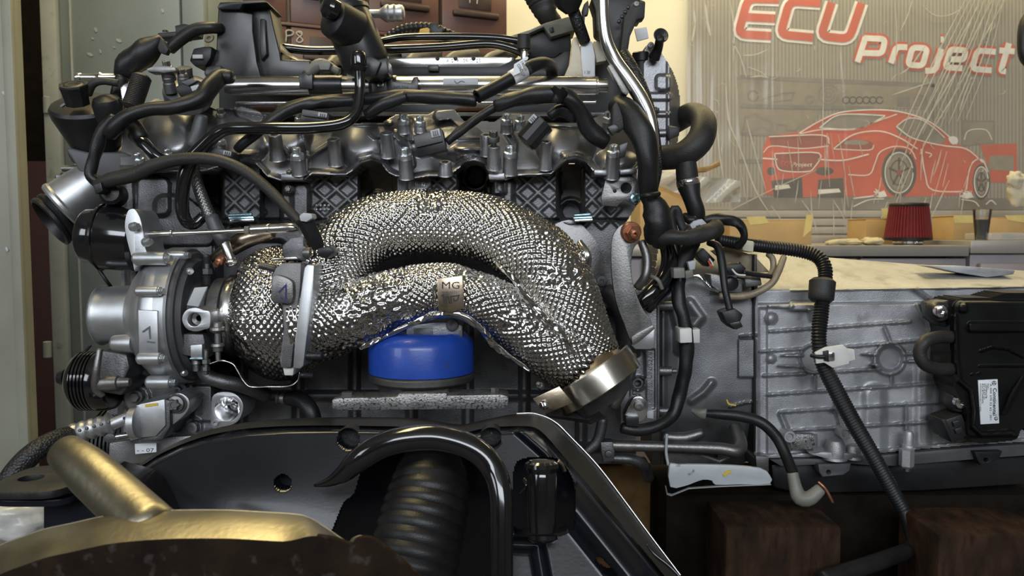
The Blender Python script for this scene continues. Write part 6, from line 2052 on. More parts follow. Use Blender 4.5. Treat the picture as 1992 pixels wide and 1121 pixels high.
G.box(1476, 600, 1492, 885, -0.004, 3, 4)
G.rib((1700, 770), (1700, 870), 40, 0.006, 10)
G.rib((1795, 700), (1795, 860), 26, 0.006, 8)
G.rib((1518, 806), (1532, 838), 8, 0.006, 4)
G.box(1538, 845, 1588, 876, 0.010, 1.2, 2)
G.rib((1782, 562), (1818, 588), 5, 0.012, 1.5)
G.line([(1785, 592), (1792, 608), (1806, 624), (1812, 645)], 8, 0.008, 2.5)
G.line([(1466, 889), (1600, 885), (1720, 878), (1900, 862), (2040, 855)], 9, 0.014, 1.4)
G.build('case', ygear, 'case_alu', gb, skirt=0.1, noise=0.0007)
prism('top_rib', [(1800, 517), (1880, 518), (1976, 526), (1972, 534), (1920, 540), (1860, 530)], 1.15, 0.03, 'case_alu', gb, bevel=2)
for (u_, v_, r_) in ((1536.5, 850, 12), (1645.5, 844, 13)):
    plathe('screw_boss', u_, v_, 1.062, (0, -1, 0), [(-24, r_ * 1.1), (-1, r_), (0, r_ * .9)], 'case_alu', gb, n=24)
    bolt('bore', u_, v_, 1.060, r_, 'case_alu', gb)
for (u_, va, vb2, r_) in ((1624, 850, 893, 19), (1660, 862, 892, 14), (1767, 836, 870, 9)):
    h_ = vb2 - va
    plathe('dome_boss', u_, vb2, 1.06, (0, 0, 1), [(0, r_ * 1.25), (5, r_ * 1.2), (6, r_), (h_ - r_ * .8, r_), (h_ - r_ * .3, r_ * .8), (h_, r_ * .3)], 'case_alu', gb, n=28)
prism('boss_foot', [(1576, 884), (1600, 880), (1690, 884), (1690, 892), (1640, 896), (1615, 895)], 1.05, 0.05, 'case_alu', gb, bevel=2)
hx_ = plathe('hex_spacer', 1764, 873, 1.05, (0, 0, -1), [(0, 10), (1, 14), (34, 14), (38, 11)], 'case_alu', gb, n=6, ang=20)
plathe('spacer_end', 1764, 910, 1.05, (0, 0, -1), [(0, 6), (7, 6), (8, 4)], 'dull_steel', gb, n=12)
prism('rough_patch', [(1538, 845), (1586, 846), (1586, 874), (1538, 876)], 1.0625, 0.01, 'speckled', gb, bevel=1)
# corner of the flange
prism('flange_corner', [(1470, 888), (1496, 890), (1496, 930), (1486, 934), (1472, 912)], 1.06, 0.05, 'dull_steel', gb, bevel=1.5)

pn = thing('transmission_pan', 'dark slate plastic transmission oil pan under the gearbox', 'oil pan')
prism('rim', [(1498, 895), (1600, 893), (1720, 886), (1900, 870), (2040, 862), (2040, 884), (1900, 894), (1780, 904), (1760, 908), (1690, 906), (1640, 902), (1520, 908)], 1.065, 0.12, 'grey_plastic', pn, bevel=2)
prism('sump', [(1500, 904), (1780, 902), (2040, 884), (2040, 940), (1800, 956), (1560, 962), (1505, 950)], 1.085, 0.2, 'black_plastic', pn, bevel=6)
prism('tab', [(1592, 904), (1655, 902), (1652, 916), (1640, 924), (1600, 928), (1594, 918)], 1.055, 0.02, 'grey_plastic', pn, bevel=1.5, holes=[circ(1612, 919, 5, 14)])
prism('tab', [(1896, 880), (1950, 878), (1944, 892), (1930, 900), (1908, 906), (1902, 896)], 1.055, 0.02, 'black_plastic', pn, bevel=1.5, holes=[circ(1918, 895, 4.5, 14)])

# ------------------------------------------------------------------ black control module with label
cm_ = thing('control_module', 'black plastic gearbox control module with white printed label', 'control module')
Cm = Cast(1840, 570, 2040, 870, 1.6)
Cm.clip(smooth_poly([(1846, 610), (1850, 590), (1868, 580), (1930, 578), (2040, 572), (2040, 832), (1992, 834), (1982, 850), (1970, 858), (1905, 863), (1884, 850), (1880, 800), (1876, 790), (1858, 760), (1850, 720)], 3))
Cm.box(1856, 586, 2060, 850, 0.010, 3, 12)
Cm.line([(1858, 616), (1862, 700), (1866, 740), (1888, 760), (1894, 800), (1892, 830), (1910, 846), (1970, 842)], 8, 0.008, 3)
Cm.box(1884, 628, 2060, 646, 0.008, 3, 5)
Cm.box(1866, 592, 1882, 608, 0.008, 3, 6)
Cm.line([(1908, 684), (1930, 677), (1960, 680), (1992, 696)], 3, 0.005, 1.2)
Cm.line([(1906, 713), (1992, 713)], 3, 0.005, 1.2)
Cm.line([(1890, 730), (1906, 728), (1908, 724)], 2.5, 0.004, 1)
Cm.build('cover', 1.025, 'module_black', cm_, skirt=0.05)
loft('wedge_rib', [[(1948, 806, 1.012), (1966, 764, 1.012), (1988, 731, 1.012)], [(1954, 806, 1.000), (1972, 766, 1.000), (1991, 732, 1.008)], [(1960, 806, 1.012), (1980, 770, 1.012), (1993, 734, 1.012)]], 'black_gloss', cm_)
for (u_, v_) in ((1830, 606), (1868, 783)):
    plathe('ear', u_, v_, 1.03, (0, -1, 0), [(-20, 22), (0, 21), (4, 18)], 'black_satin', cm_, n=28)
    bolt('socket', u_, v_, 1.022, 12, 'bright_steel', cm_)
prism('ear_web', [(1812, 590), (1846, 584), (1856, 600), (1852, 640), (1836, 636), (1816, 622)], 1.034, 0.03, 'black_satin', cm_, bevel=3)
prism('ear_web', [(1850, 730), (1880, 760), (1884, 800), (1872, 806), (1848, 790), (1850, 760)], 1.034, 0.03, 'black_satin', cm_, bevel=3)
tube('loop_hose', [(1852, 656, 1.02), (1826, 656, 1.01), (1800, 664, 1.0), (1789, 686, 1.0), (1798, 708, 1.0), (1822, 718, 1.01), (1850, 719, 1.02)], 12.5, 'rubber_dull', cm_, n=24)
cn_ = prism('plug', [(1832, 820), (1872, 806), (1886, 846), (1858, 862), (1846, 856)], 1.02, 0.04, 'black_plastic', cm_, bevel=3)
prism('plug_edge', [(1832, 818), (1840, 815), (1858, 858), (1852, 862)], 1.015, 0.03, 'black_plastic', cn_, bevel=1.5)
for q in range(2):
    prism('plug_latch', rect(1862 + q * 4, 824 + q * 14, 14, 10, -20), 1.016, 0.01, 'black_satin', cn_, bevel=1)
lb = prism('label_plate', [(1903, 740), (1941, 738), (1944, 824), (1908, 826)], 1.0125, 0.002, 'paper_label', cm_, bevel=.6)
YL = 1.0122


def lab(t_, u, v, h, wd, m_='ink_black', bold=0.0):
    text('label_print', t_, u, v, YL, h, m_, lb, deg=88, th=0.0003, width=wd, bold=bold)


lab('Continental', 1932, 755, 7.0, 55, bold=0.012)
lab('A 000 270 52 62 / 001', 1926, 747, 3.6, 72)
lab('TDK1', 1921, 746, 2.8, 12)
lab('13598767B', 1917.5, 746, 2.8, 30)
lab('2014.07.01', 1914, 746, 2.8, 32)
lab('A2C87349002', 1910.5, 746, 2.8, 40)
lab('00000004100171500', 1906.5, 746, 2.4, 56, 'ink_grey')
stroke('label_emblem', circ(1934, 745.5, 3.8, 18), 0.8, YL - 0.0003, 'ink_black', lb, th=0.0004, closed=True)
for an in (-90, 30, 150):
    stroke('label_emblem', [(1934, 745.5), (1934 + 3.6 * math.cos(math.radians(an)), 745.5 + 3.6 * math.sin(math.radians(an)))], 0.9, YL - 0.0003, 'ink_black', lb, th=0.0004)
stroke('label_emblem', circ(1938, 814.5, 3.2, 14), 0.9, YL - 0.0003, 'ink_black', lb, th=0.0004, closed=True)
text('label_print', 'S', 1936.2, 817, YL - 0.0003, 4, 'ink_black', lb, deg=0, th=0.0003)

# ------------------------------------------------------------------ corrugated conduit over the gearbox
cd_ = thing('corrugated_conduit', 'black corrugated conduit draped over the gearbox and hanging down', 'conduit')
tube('conduit', [(1396, 466, 1.05), (1440, 474, 1.06), (1490, 480, 1.07), (1550, 487, 1.07), (1590, 500, 1.06), (1605, 524, 1.05), (1603, 560, 1.04), (1597, 610, 1.03), (1593, 660, 1.02), (1600, 705, 1.02), (1624, 755, 1.02), (1660, 822, 1.02), (1700, 890, 1.02), (1738, 958, 1.02), (1762, 1000, 1.02)],
     [11, 12, 12, 13, 13, 13, 13, 14, 14, 14, 15, 15, 14, 13, 12], 'black_plastic', cd_, n=22, corr=(11.5, 1.5))
tube('grommet', [(1600, 548, 1.04), (1597, 582, 1.035)], [25, 24], 'rubber_dull', cd_, n=36)
tube('cable_tail', [(1758, 992, 1.02), (1772, 1030, 1.01), (1776, 1058, 1.0), (1762, 1074, 0.99)], [13, 14, 14, 15], 'rubber', cd_, n=22)
tube('conduit_end', [(1764, 1072, 0.985), (1700, 1096, 0.93), (1600, 1128, 0.895)], [15, 17, 18], 'rubber', cd_, n=22)
prism('tape_ring', [(1444, 466), (1468, 470), (1466, 492), (1444, 488)], 1.045, 0.03, 'cream_tape', cd_, bevel=3)
ct = thing('conduit_clip', 'whitish plastic clip plate tying the conduit to the gearbox', 'clip')
prism('plate', [(1586, 686), (1606, 676), (1640, 671), (1650, 680), (1652, 708), (1620, 716), (1604, 706), (1588, 708)], 1.0, 0.004, 'white_plastic', ct, bevel=.8)
prism('tie_head', [(1602, 684), (1612, 682), (1614, 704), (1604, 702)], 0.997, 0.006, 'black_plastic', ct, bevel=.6)
prism('tie_buckle', [(1612, 686), (1624, 686), (1624, 702), (1612, 702)], 0.996, 0.006, 'bright_steel', ct, bevel=1)
prism('plate_tab', [(1648, 678), (1662, 680), (1664, 700), (1650, 704)], 1.008, 0.004, 'white_plastic', ct, bevel=.8)
tube('tie_strap', [(1578, 692, 1.005), (1590, 694, 0.998), (1604, 694, 0.996)], 4, 'black_plastic', ct, n=8)

# second taped harness with pale clips down the bell housing
h2 = thing('bell_harness', 'black taped harness with two pale clips running down the bell housing', 'harness')
tube('sleeve', [(1350, 470, 1.02), (1334, 500, 1.02), (1322, 540, 1.02), (1320, 580, 1.01), (1330, 620, 1.005), (1336, 660, 1.005), (1334, 710, 1.005), (1324, 760, 1.005), (1310, 805, 1.0), (1280, 828, 0.99), (1240, 838, 0.985), (1210, 832, 0.985)],
     [14, 15, 13, 13, 13, 14, 14, 13, 13, 12, 12, 11], 'rubber', h2, n=20, wob=0.05, seed=11)
for (u0_, v0_, u1_, v1_) in ((1310, 522, 1332, 542), (1322, 640, 1346, 668)):
    prism('pale_clip', [(u0_, v0_), (u1_, v0_ - 1), (u1_ + 1, v1_ - 1), (u0_ + 1, v1_)], 0.985, 0.03, 'khaki_plastic' if v0_ < 600 else 'white_plastic', h2, bevel=2)
prism('clip_arm', [(1332, 528), (1348, 524), (1350, 538), (1334, 544)], 1.0, 0.02, 'khaki_plastic', h2, bevel=2)
prism('clip_arm', [(1346, 642), (1362, 640), (1362, 668), (1346, 668)], 1.0, 0.02, 'white_plastic', h2, bevel=2)
bk2 = thing('sensor_lead', 'loose black lead with square plug hanging over the bell housing', 'lead')
tube('lead', [(1378, 472, 1.03), (1396, 480, 1.02), (1404, 510, 1.01), (1410, 560, 1.0), (1420, 604, 0.995)], [6, 8, 8, 7, 7], 'rubber', bk2, n=16)
prism('plug', [(1404, 608), (1430, 600), (1446, 612), (1440, 628), (1446, 636), (1428, 642), (1414, 630)], 0.985, 0.03, 'black_plastic', bk2, bevel=3)
prism('plug_nose', [(1418, 630), (1440, 624), (1446, 636), (1432, 642)], 0.982, 0.02, 'black_satin', bk2, bevel=2)
# tan breather tubes
tb = thing('breather_tubes', 'two tan bent breather tubes crossing the gearbox top', 'tube')
tube('tube', [(1400, 576, 1.05), (1440, 577, 1.05), (1470, 570, 1.045), (1500, 552, 1.045), (1514, 528, 1.05), (1525, 500, 1.06)], [6.5, 7, 7, 7, 7, 6], 'tan_pipe', tb, n=18)
tube('tube', [(1494, 494, 1.075), (1503, 504, 1.07), (1504, 524, 1.065), (1496, 538, 1.06)], [6, 6, 6, 5], 'tan_pipe', tb, n=16)
# plugs and brackets behind the bell housing top
pg = thing('harness_junction', 'cluster of black plugs and pale brackets on top of the bell housing', 'connector')
prism('plug', [(1410, 518), (1440, 512), (1452, 522), (1446, 534), (1420, 536)], 1.03, 0.03, 'black_plastic', pg, bevel=2)
prism('plug', [(1352, 496), (1368, 482), (1392, 506), (1378, 520)], 1.03, 0.03, 'black_plastic', pg, bevel=2)
prism('bracket', [(1384, 488), (1416, 478), (1470, 500), (1498, 530), (1450, 530), (1440, 510), (1412, 512)], 1.08, 0.01, 'tan_pipe', pg, bevel=1)
prism('grey_block', [(1382, 534), (1402, 536), (1446, 545), (1444, 570), (1400, 568), (1384, 556)], 1.05, 0.04, 'cast_alu', pg, bevel=2)
plathe('end_cap', 1424, 552, 1.045, (0.2, -1, 0), [(-6, 14), (2, 13), (4, 9)], 'black_satin', pg, n=22)
prism('sensor_tube', [(1448, 540), (1480, 538), (1484, 556), (1450, 560)], 1.04, 0.04, 'dull_steel', pg, bevel=4)
tube('white_wire', [(1424, 524, 1.02), (1434, 534, 1.015), (1450, 536, 1.015)], 2, 'white_plastic', pg, n=8)
tube('red_wire', [(1378, 508, 1.025), (1382, 516, 1.02), (1386, 519, 1.02)], 2, 'print_red', pg, n=8)
tube('white_wire', [(1380, 504, 1.024), (1385, 511, 1.02), (1388, 517, 1.02)], 1.8, 'white_plastic', pg, n=8)
tube('black_cable', [(1446, 530, 1.02), (1470, 534, 1.025), (1500, 538, 1.03)], 5, 'rubber', pg, n=12)
prism('steel_hook', [(1348, 536), (1360, 534), (1376, 546), (1384, 560), (1400, 566), (1398, 570), (1380, 564), (1368, 550), (1350, 542)], 1.045, 0.006, 'bright_steel', pg, bevel=.5)
prism('mount_tab', [(1338, 510), (1354, 506), (1352, 524), (1342, 526)], 1.0, 0.01, 'light_grey_plastic', pg, bevel=1)

# looped harness and light grey plug at the harness knot
kn_ = thing('grey_plug', 'light grey plug with looped black cable above the harness knot', 'plug')
prism('body', [(1342, 438), (1350, 430), (1366, 426), (1376, 436), (1370, 444), (1348, 448)], 1.0, 0.03, 'light_grey_plastic', kn_, bevel=1.5)
prism('latch', [(1354, 440), (1362, 437), (1366, 442), (1358, 445)], 0.998, 0.004, 'ink_black', kn_, bevel=.3)
tube('loop_cable', [(1370, 430, 1.02), (1395, 426, 1.02), (1425, 430, 1.02), (1444, 444, 1.02), (1448, 462, 1.02), (1436, 478, 1.03)], [9, 11, 10, 8, 7, 9], 'rubber', kn_, n=16, wob=0.1, seed=2)
tube('loop_cable', [(1318, 470, 1.0), (1308, 440, 1.0), (1306, 416, 1.0), (1314, 408, 1.0), (1322, 430, 1.0), (1330, 448, 1.0)], [9, 9, 9, 9, 8, 8], 'rubber_dull', kn_, n=16, wob=0.1, seed=3)
tube('loop_cable', [(1332, 420, 1.02), (1340, 428, 1.01), (1352, 428, 1.01)], [7, 8, 8], 'rubber', kn_, n=14)

# big black coolant hose with clamp
ck = thing('coolant_elbow', 'thick black rubber coolant elbow looping out beside the banner', 'hose')
tube('elbow', [(1262, 308, 1.08), (1290, 307, 1.06), (1330, 300, 1.04), (1362, 272, 1.04), (1368, 236, 1.07), (1344, 222, 1.13), (1312, 240, 1.17)], [24, 24, 25, 26, 24, 22, 20], 'rubber_dull', ck, n=32)
tube('branch', [(1334, 310, 1.04), (1336, 335, 1.04), (1338, 356, 1.04)], [19, 21, 21], 'rubber_dull', ck, n=28)
tube('clamp', [(1337, 350, 1.04), (1339, 360, 1.04)], 22.5, 'bright_steel', ck, n=32)
tube('lower_hose', [(1340, 362, 1.04), (1346, 386, 1.035), (1354, 410, 1.035), (1356, 432, 1.04)], [22, 17, 17, 16], 'rubber', ck, n=28)
pu = thing('vacuum_pump', 'cast aluminium pump housing with horn-shaped nozzle at the engine end', 'pump')
Pu = Cast(1240, 88, 1326, 320, 1.8)
Pu.clip(smooth_poly([(1252, 118), (1256, 90), (1272, 82), (1286, 100), (1304, 128), (1318, 160), (1324, 200), (1322, 260), (1310, 300), (1286, 320), (1256, 320), (1250, 220)], 3))
Pu.box(1276, 146, 1306, 175, 0.012, 3, 8)
Pu.rib((1303, 110), (1303, 300), 4, 0.006, 1.5)
Pu.rib((1262, 188), (1302, 188), 14, 0.006, 2)
Pu.rib((1262, 222), (1302, 222), 8, 0.006, 2)
Pu.rib((1262, 260), (1302, 258), 10, 0.006, 2)
Pu.build('housing', lambda U, V: 1.10 + 0.0016 * np.clip(U - 1296, 0, 100), 'cast_alu', pu, skirt=0.08, noise=0.0005)
plathe('cap', 1248, 110, 1.11, (0, -0.1, 1), [(-40, 16), (-10, 16), (-8, 18), (6, 18), (8, 16)], 'black_plastic', pu, n=24)
prism('white_tag', [(1234, 56), (1258, 52), (1262, 74), (1240, 80)], 1.14, 0.004, 'paper_label', pu, bevel=.8)
tube('nozzle', [(1272, 112, 1.09), (1280, 94, 1.08), (1284, 74, 1.06)], [12, 9, 8], 'rubber', pu, n=22)
plathe('nozzle_cup', 1285, 70, 1.065, (0.1, -1, 0.15), [(-8, 8), (0, 13), (3, 14.5), (4, 13), (0, 9), (-4, 4)], 'dark_steel', pu, n=28)
bolt('socket', 1266, 88, 1.09, 6, 'dull_steel', pu)
bolt('hex', 1276, 215, 1.09, 7, 'dull_steel', pu, (1, -0.4, 0))
tube('blue_grey_stub', [(1300, 258, 1.10), (1318, 256, 1.10)], [14, 9], 'grey_plastic', pu, n=20)

# pipes under and behind the bracket
op = thing('oil_pipes', 'dark steel oil cooler pipes clamped together below the bell housing', 'pipe')
tube('pipe', [(1140, 880, 1.0), (1160, 862, 1.0), (1168, 840, 1.0), (1172, 815, 1.0)], [10, 11, 11, 11], 'dark_steel', op, n=20)
tube('pipe', [(1170, 866, 1.01), (1240, 868, 1.01), (1320, 870, 1.01), (1400, 873, 1.01), (1430, 878, 1.01), (1440, 868, 1.02), (1436, 848, 1.04), (1430, 832, 1.06)], [11, 11, 11, 12, 13, 14, 13, 12], 'dull_steel', op, n=22)
tube('pipe', [(1190, 892, 1.02), (1225, 894, 1.02), (1250, 904, 1.03), (1262, 930, 1.06)], [9, 10, 11, 11], 'dark_steel', op, n=20)
prism('pipe_clamp', [(1168, 861), (1192, 860), (1196, 880), (1194, 898), (1174, 900), (1170, 882)], 0.99, 0.02, 'dark_steel', op, bevel=2)
bolt('socket', 1184, 883, 0.988, 7, 'dark_steel', op)
tube('tube_s', [(1248, 470, 0.99), (1258, 500, 0.985), (1256, 535, 0.98), (1240, 560, 0.985)], [8, 9, 9, 9], 'dull_steel', op, n=18)
tb2 = thing('heat_hoses', 'pair of glossy black hoses with pale tie behind the curved bracket', 'hose')
tube('hose', [(1296, 470, 1.03), (1302, 505, 1.02), (1292, 540, 1.01), (1265, 572, 1.0), (1244, 590, 1.0)], [15, 16, 16, 16, 15], 'black_gloss', tb2, n=22)
tube('hose', [(1310, 470, 1.05), (1316, 505, 1.04), (1304, 548, 1.03), (1280, 575, 1.02), (1256, 600, 1.02)], [14, 14, 14, 14, 14], 'black_gloss', tb2, n=22)
tube('cable_tie', [(1266, 538, 0.99), (1280, 545, 0.985), (1288, 562, 0.99)], 4, 'khaki_plastic', tb2, n=8)

pp = thing('heat_pipe_shroud', 'shiny black downpipe shroud between manifold and curved bracket', 'shroud')
tube('shroud', [(1180, 566, 1.03), (1206, 586, 1.02), (1222, 610, 1.02), (1226, 650, 1.02), (1222, 690, 1.02)], [16, 24, 28, 28, 24], 'dark_steel', pp, n=26)
ls = thing('lower_heat_shield', 'crinkled dark steel shield below the outlet clamp', 'heat shield')
loft('shield', [[(1060, 800, 0.93), (1100, 790, 0.92), (1140, 782, 0.93), (1180, 778, 0.94)], [(1062, 808, 0.91), (1105, 812, 0.90), (1145, 818, 0.91), (1165, 800, 0.92)], [(1060, 812, 0.93), (1105, 818, 0.92), (1150, 826, 0.93), (1180, 812, 0.94)]], 'dull_steel', ls, thick=0.004)
tube('bent_pipe', [(1225, 690, 0.99), (1222, 725, 0.985), (1205, 760, 0.98), (1190, 790, 0.98)], [14, 15, 15, 14], 'dull_steel', ls, n=22)
sp = thing('speed_sensor', 'bright aluminium sensor flange with black plug beside the bell housing', 'sensor')
prism('flange', smooth_poly([(1224, 790), (1232, 775), (1246, 772), (1258, 782), (1260, 800), (1252, 818), (1236, 822), (1222, 815), (1214, 812)], 3), 0.985, 0.02, 'bright_steel', sp, bevel=2)
bolt('socket', 1243, 790, 0.982, 10, 'dull_steel', sp)
prism('plug', [(1217, 811), (1243, 811), (1243, 831), (1218, 829)], 0.975, 0.03, 'black_satin', sp, bevel=1.5)
prism('plug_tail', [(1226, 831), (1236, 831), (1240, 848), (1228, 848)], 0.98, 0.01, 'black_plastic', sp, bevel=1)
prism('grey_nub', [(1258, 800), (1272, 798), (1272, 816), (1258, 814)], 1.0, 0.03, 'light_grey_plastic', sp, bevel=2)

# battery cable with lug, light bracket
bcb = thing('battery_cable', 'thick black cable with angled grey terminal hanging before the pan', 'cable')
tube('cable', [(1370, 804, 1.01), (1400, 806, 1.005), (1440, 810, 1.0), (1480, 822, 0.99), (1510, 850, 0.985), (1528, 885, 0.98), (1542, 920, 0.98)], [7, 10, 11, 11, 11, 11, 11], 'rubber', bcb, n=22)
tube('terminal', [(1541, 918, 0.98), (1548, 950, 0.975), (1556, 968, 0.97), (1574, 970, 0.965), (1596, 952, 0.965)], [11, 13, 16, 15, 12], 'khaki_plastic', bcb, n=18)
tube('terminal_ring', [(1592, 938, 0.965), (1606, 952, 0.962), (1620, 978, 0.962)], 3, 'copper', bcb, n=10)
tube('cable_tip', [(1345, 798, 1.015), (1360, 803, 1.012), (1372, 806, 1.01)], [3, 9, 10], 'khaki_plastic', bcb, n=14, wob=0.2)
gbk = thing('grey_bracket', 'pale grey painted sheet bracket with turned lower lip below the pipes', 'bracket')
prism('web', smooth_poly([(1302, 906), (1320, 904), (1420, 906), (1480, 912), (1498, 925), (1498, 942), (1440, 943), (1392, 944), (1386, 936), (1368, 934), (1350, 940), (1330, 947), (1304, 948)], 2), 0.945, 0.006, 'grey_paint', gbk, bevel=1.5)
loft('lip', [[(1294, 946, 0.935), (1297, 963, 0.935), (1306, 966, 0.935), (1340, 952, 0.935), (1400, 948, 0.935), (1500, 944, 0.935)], [(1296, 946, 0.955), (1299, 960, 0.955), (1308, 962, 0.955), (1340, 949, 0.955), (1400, 945, 0.955), (1500, 942, 0.955)]], 'grey_paint', gbk, thick=0.002)
stroke('yellow_mark', [(1408, 926), (1414, 920), (1422, 918)], 6, 0.9435, 'yellow_paint', gbk, th=0.001)
stl = thing('steering_link', 'dark steering linkage parts behind the grey bracket', 'linkage')
tube('rod', [(1290, 850, 1.06), (1330, 852, 1.06), (1366, 842, 1.06)], [10, 12, 9], 'dull_steel', stl, n=18)
plathe('joint', 1370, 885, 1.05, (0.2, -1, 0.3), [(-10, 30), (0, 28), (8, 18), (10, 6)], 'dark_steel', stl, n=28)
prism('arm', [(1290, 880), (1330, 872), (1360, 880), (1400, 895), (1420, 886), (1424, 892), (1400, 905), (1300, 905)], 1.04, 0.03, 'dark_steel', stl, bevel=3)
tube('side_edge', [(1297, 845, 1.0), (1296, 880, 1.0), (1300, 905, 1.0)], 3, 'grey_paint', stl, n=8)

# ================================================================== accessories low at the front
pu2 = thing('pump_pulley', 'black grooved pulley with cast bracket beneath the compressor', 'pulley')
YU = 0.985
s_ = S(YU)
prp = [(104, 12), (106, 40), (108, 52), (112, 56)]
for q in range(5):
    u0_ = 114 + q * 7
    prp += [(u0_, 58), (u0_ + 2, 58), (u0_ + 3.5, 52), (u0_ + 5, 58)]
prp += [(152, 59), (168, 58), (180, 55), (186, 46), (188, 20)]
tl('pulley', [(u + 6, r) for u, r in prp], 'black_gloss', pu2, n=64, v=741, Y=YU)
tl('hub', [(98, 4), (99, 12), (104, 14), (110, 18)], 'black_plastic', pu2, n=24, v=735, Y=YU)
tube('bracket_arm', [(194, 680, 0.93), (188, 720, 0.925), (186, 755, 0.93), (200, 770, 0.935)], [6, 7, 8, 6], 'dull_steel', pu2, n=16)
prism('bracket_web', [(196, 682), (246, 690), (252, 716), (240, 740), (250, 750), (236, 770), (200, 764), (190, 750), (192, 715)], 0.945, 0.05, 'dark_steel', pu2, bevel=4)
plathe('spacer', 194, 746, 0.935, (1, 0, 0.04), [(0, 16), (36, 14), (38, 10), (60, 8)], 'dull_steel', pu2, n=24)
lpz = thing('lower_pulley', 'dark grooved crank pulley below the pump pulley', 'pulley')
pr2_ = [(150, 20), (152, 58)]
for q in range(7):
    pr2_ += [(156 + q * 8, 70), (158 + q * 8, 70), (160 + q * 8, 64), (162 + q * 8, 70)]
pr2_ += [(216, 68), (220, 40)]
tl('pulley', pr2_, 'rubber', lpz, n=56, v=862, Y=1.06)
tube('belt_line', [(152, 700, 1.06), (176, 672, 1.06)], 3, 'rubber', lpz, n=8)

af_ = thing('refrigerant_fitting', 'aluminium crimped hose fitting bolted to the compressor block', 'fitting')
YC = 0.93
prism('block', [(252, 794), (274, 786), (320, 777), (322, 828), (302, 850), (274, 852), (252, 858)], YC, 0.05, 'turbo_alu', af_, bevel=2)
prism('block_shaded_face', [(320, 777), (330, 780), (331, 830), (316, 856), (274, 862), (274, 852), (302, 850), (322, 828)], YC + 0.002, 0.06, 'dark_steel', af_, bevel=1.5)  # shade on the aluminium block's side, put in as darker metal
plathe('collar', 256, 822, YC, (1, 0, 0.05), [(0, 28), (3, 32), (16, 32), (18, 28)], 'turbo_alu', af_, n=28)
tube('pipe', [(212, 828, 0.925), (256, 810, 0.93)], 12, 'turbo_alu', af_, n=24)
tube('crimp', [(138, 846, 0.92), (215, 824, 0.925)], [20, 19], 'turbo_alu', af_, n=28, corr=(34, 2.2))
for q in range(5):
    plathe('crimp_dent', 154 + q * 14, 838 - q * 4, 0.897, (0, -1, 0), [(-2, 4), (0.6, 3), (1, 1)], 'dull_steel', af_, n=8)
plathe('blue_dot', 242, 814, 0.9175, (0, -1, 0), [(0, 3.5), (0.6, 3)], 'ink_blue', af_, n=12)
stroke('yellow_mark', [(282, 790), (296, 788), (307, 787)], 5, YC - 0.001, 'yellow_paint', af_, th=0.001)
tube('set_screw', [(226, 850, 0.93), (252, 846, 0.93)], 6, 'bright_steel', af_, n=14, corr=(4, .6))
plathe('clamp_nut', 214, 852, 0.925, (0.3, -1, 0), [(-6, 11), (4, 10), (5, 5)], 'dark_steel', af_, n=8, ang=20)
acb = thing('compressor_flange', 'machined silver flange with star bolt on the timing cover', 'flange')
prism('plate', smooth_poly([(330, 776), (336, 768), (352, 766), (366, 776), (368, 790), (360, 806), (334, 828), (330, 826)], 3), 0.94, 0.04, 'turbo_alu', acb, bevel=1.5)
bolt('torx', 342, 786, 0.937, 17, 'dull_steel', acb, stretch=.7)
plathe('bolt_recess', 344, 786, 0.9385, (0, -1, 0), [(0, 20), (0.8, 19), (0.8, 17)], 'dark_steel', acb, n=28)
cl_ = thing('compressor_label', 'small white printed label on the compressor body', 'label')
prism('sticker', [(262, 864), (304, 862), (304, 880), (263, 884)], 0.955, 0.002, 'paper_label', cl_, bevel=0.3)
text('print', '- - 07', 266, 880, 0.9548, 8, 'ink_black', cl_, th=0.0003, width=34)
cpb = thing('refrigerant_compressor', 'cast compressor body half hidden by the subframe edge', 'compressor')
prism('body', [(210, 862), (250, 856), (330, 850), (400, 846), (400, 900), (210, 905)], 0.97, 0.06, 'cast_alu', cpb, bevel=5)

# braided hose and bent bracket at the edge
bhz = thing('refrigerant_hose', 'black braided hose curving from the crimped fitting out of frame', 'hose')
tube('hose', [(144, 846, 0.92), (110, 856, 0.90), (70, 878, 0.88), (35, 912, 0.87), (5, 958, 0.86), (-20, 1010, 0.86)], [19, 20, 21, 22, 22, 22], 'braid_black', bhz, n=26)

# ================================================================== black subframe
sf = thing('subframe', 'black painted pressed-steel front subframe before the engine', 'subframe')
topl = [(228, 968), (240, 934), (262, 916), (300, 890), (350, 866), (410, 846), (480, 834), (560, 829), (640, 828), (720, 829), (790, 831), (850, 838), (900, 842), (950, 832), (1010, 829), (1040, 832), (1062, 848), (1100, 892), (1150, 950), (1200, 1010), (1250, 1068), (1300, 1130)]


def ysub(v):
    return 0.80 - 0.07 * (v - 830) / 300.0


def clip_rows():
    rows = []
    return rows


Sb = Cast(225, 822, 1330, 1150, 2.5)
Sb.clip(topl + [(1320, 1150), (225, 1150)])
Sb.mask &= ~(np.hypot(Sb.U - 678, Sb.V - 855) < 21)
Sb.mask &= ~(np.hypot(Sb.U - 550, Sb.V - 940) < 16)
Sb.mask &= ~(np.hypot(Sb.U - 955, Sb.V - 853) < 20)
win = smooth_poly([(1004, 905), (1020, 893), (1060, 890), (1090, 898), (1112, 930), (1118, 960), (1118, 1010), (1110, 1030), (1080, 1042), (1010, 1042), (998, 1020), (998, 940)], 3)
Sb.mask &= ~Sb.inside(win)
tun = smooth_poly([(690, 960), (705, 915), (740, 880), (800, 858), (870, 860), (930, 890), (958, 940), (965, 1000), (965, 1160), (640, 1160), (660, 1000)], 3)
Sb.mask &= ~Sb.inside(tun)
slot = smooth_poly([(1158, 1092), (1168, 1086), (1180, 1098), (1198, 1116), (1190, 1122), (1172, 1112)], 3)
Sb.mask &= ~Sb.inside(slot)
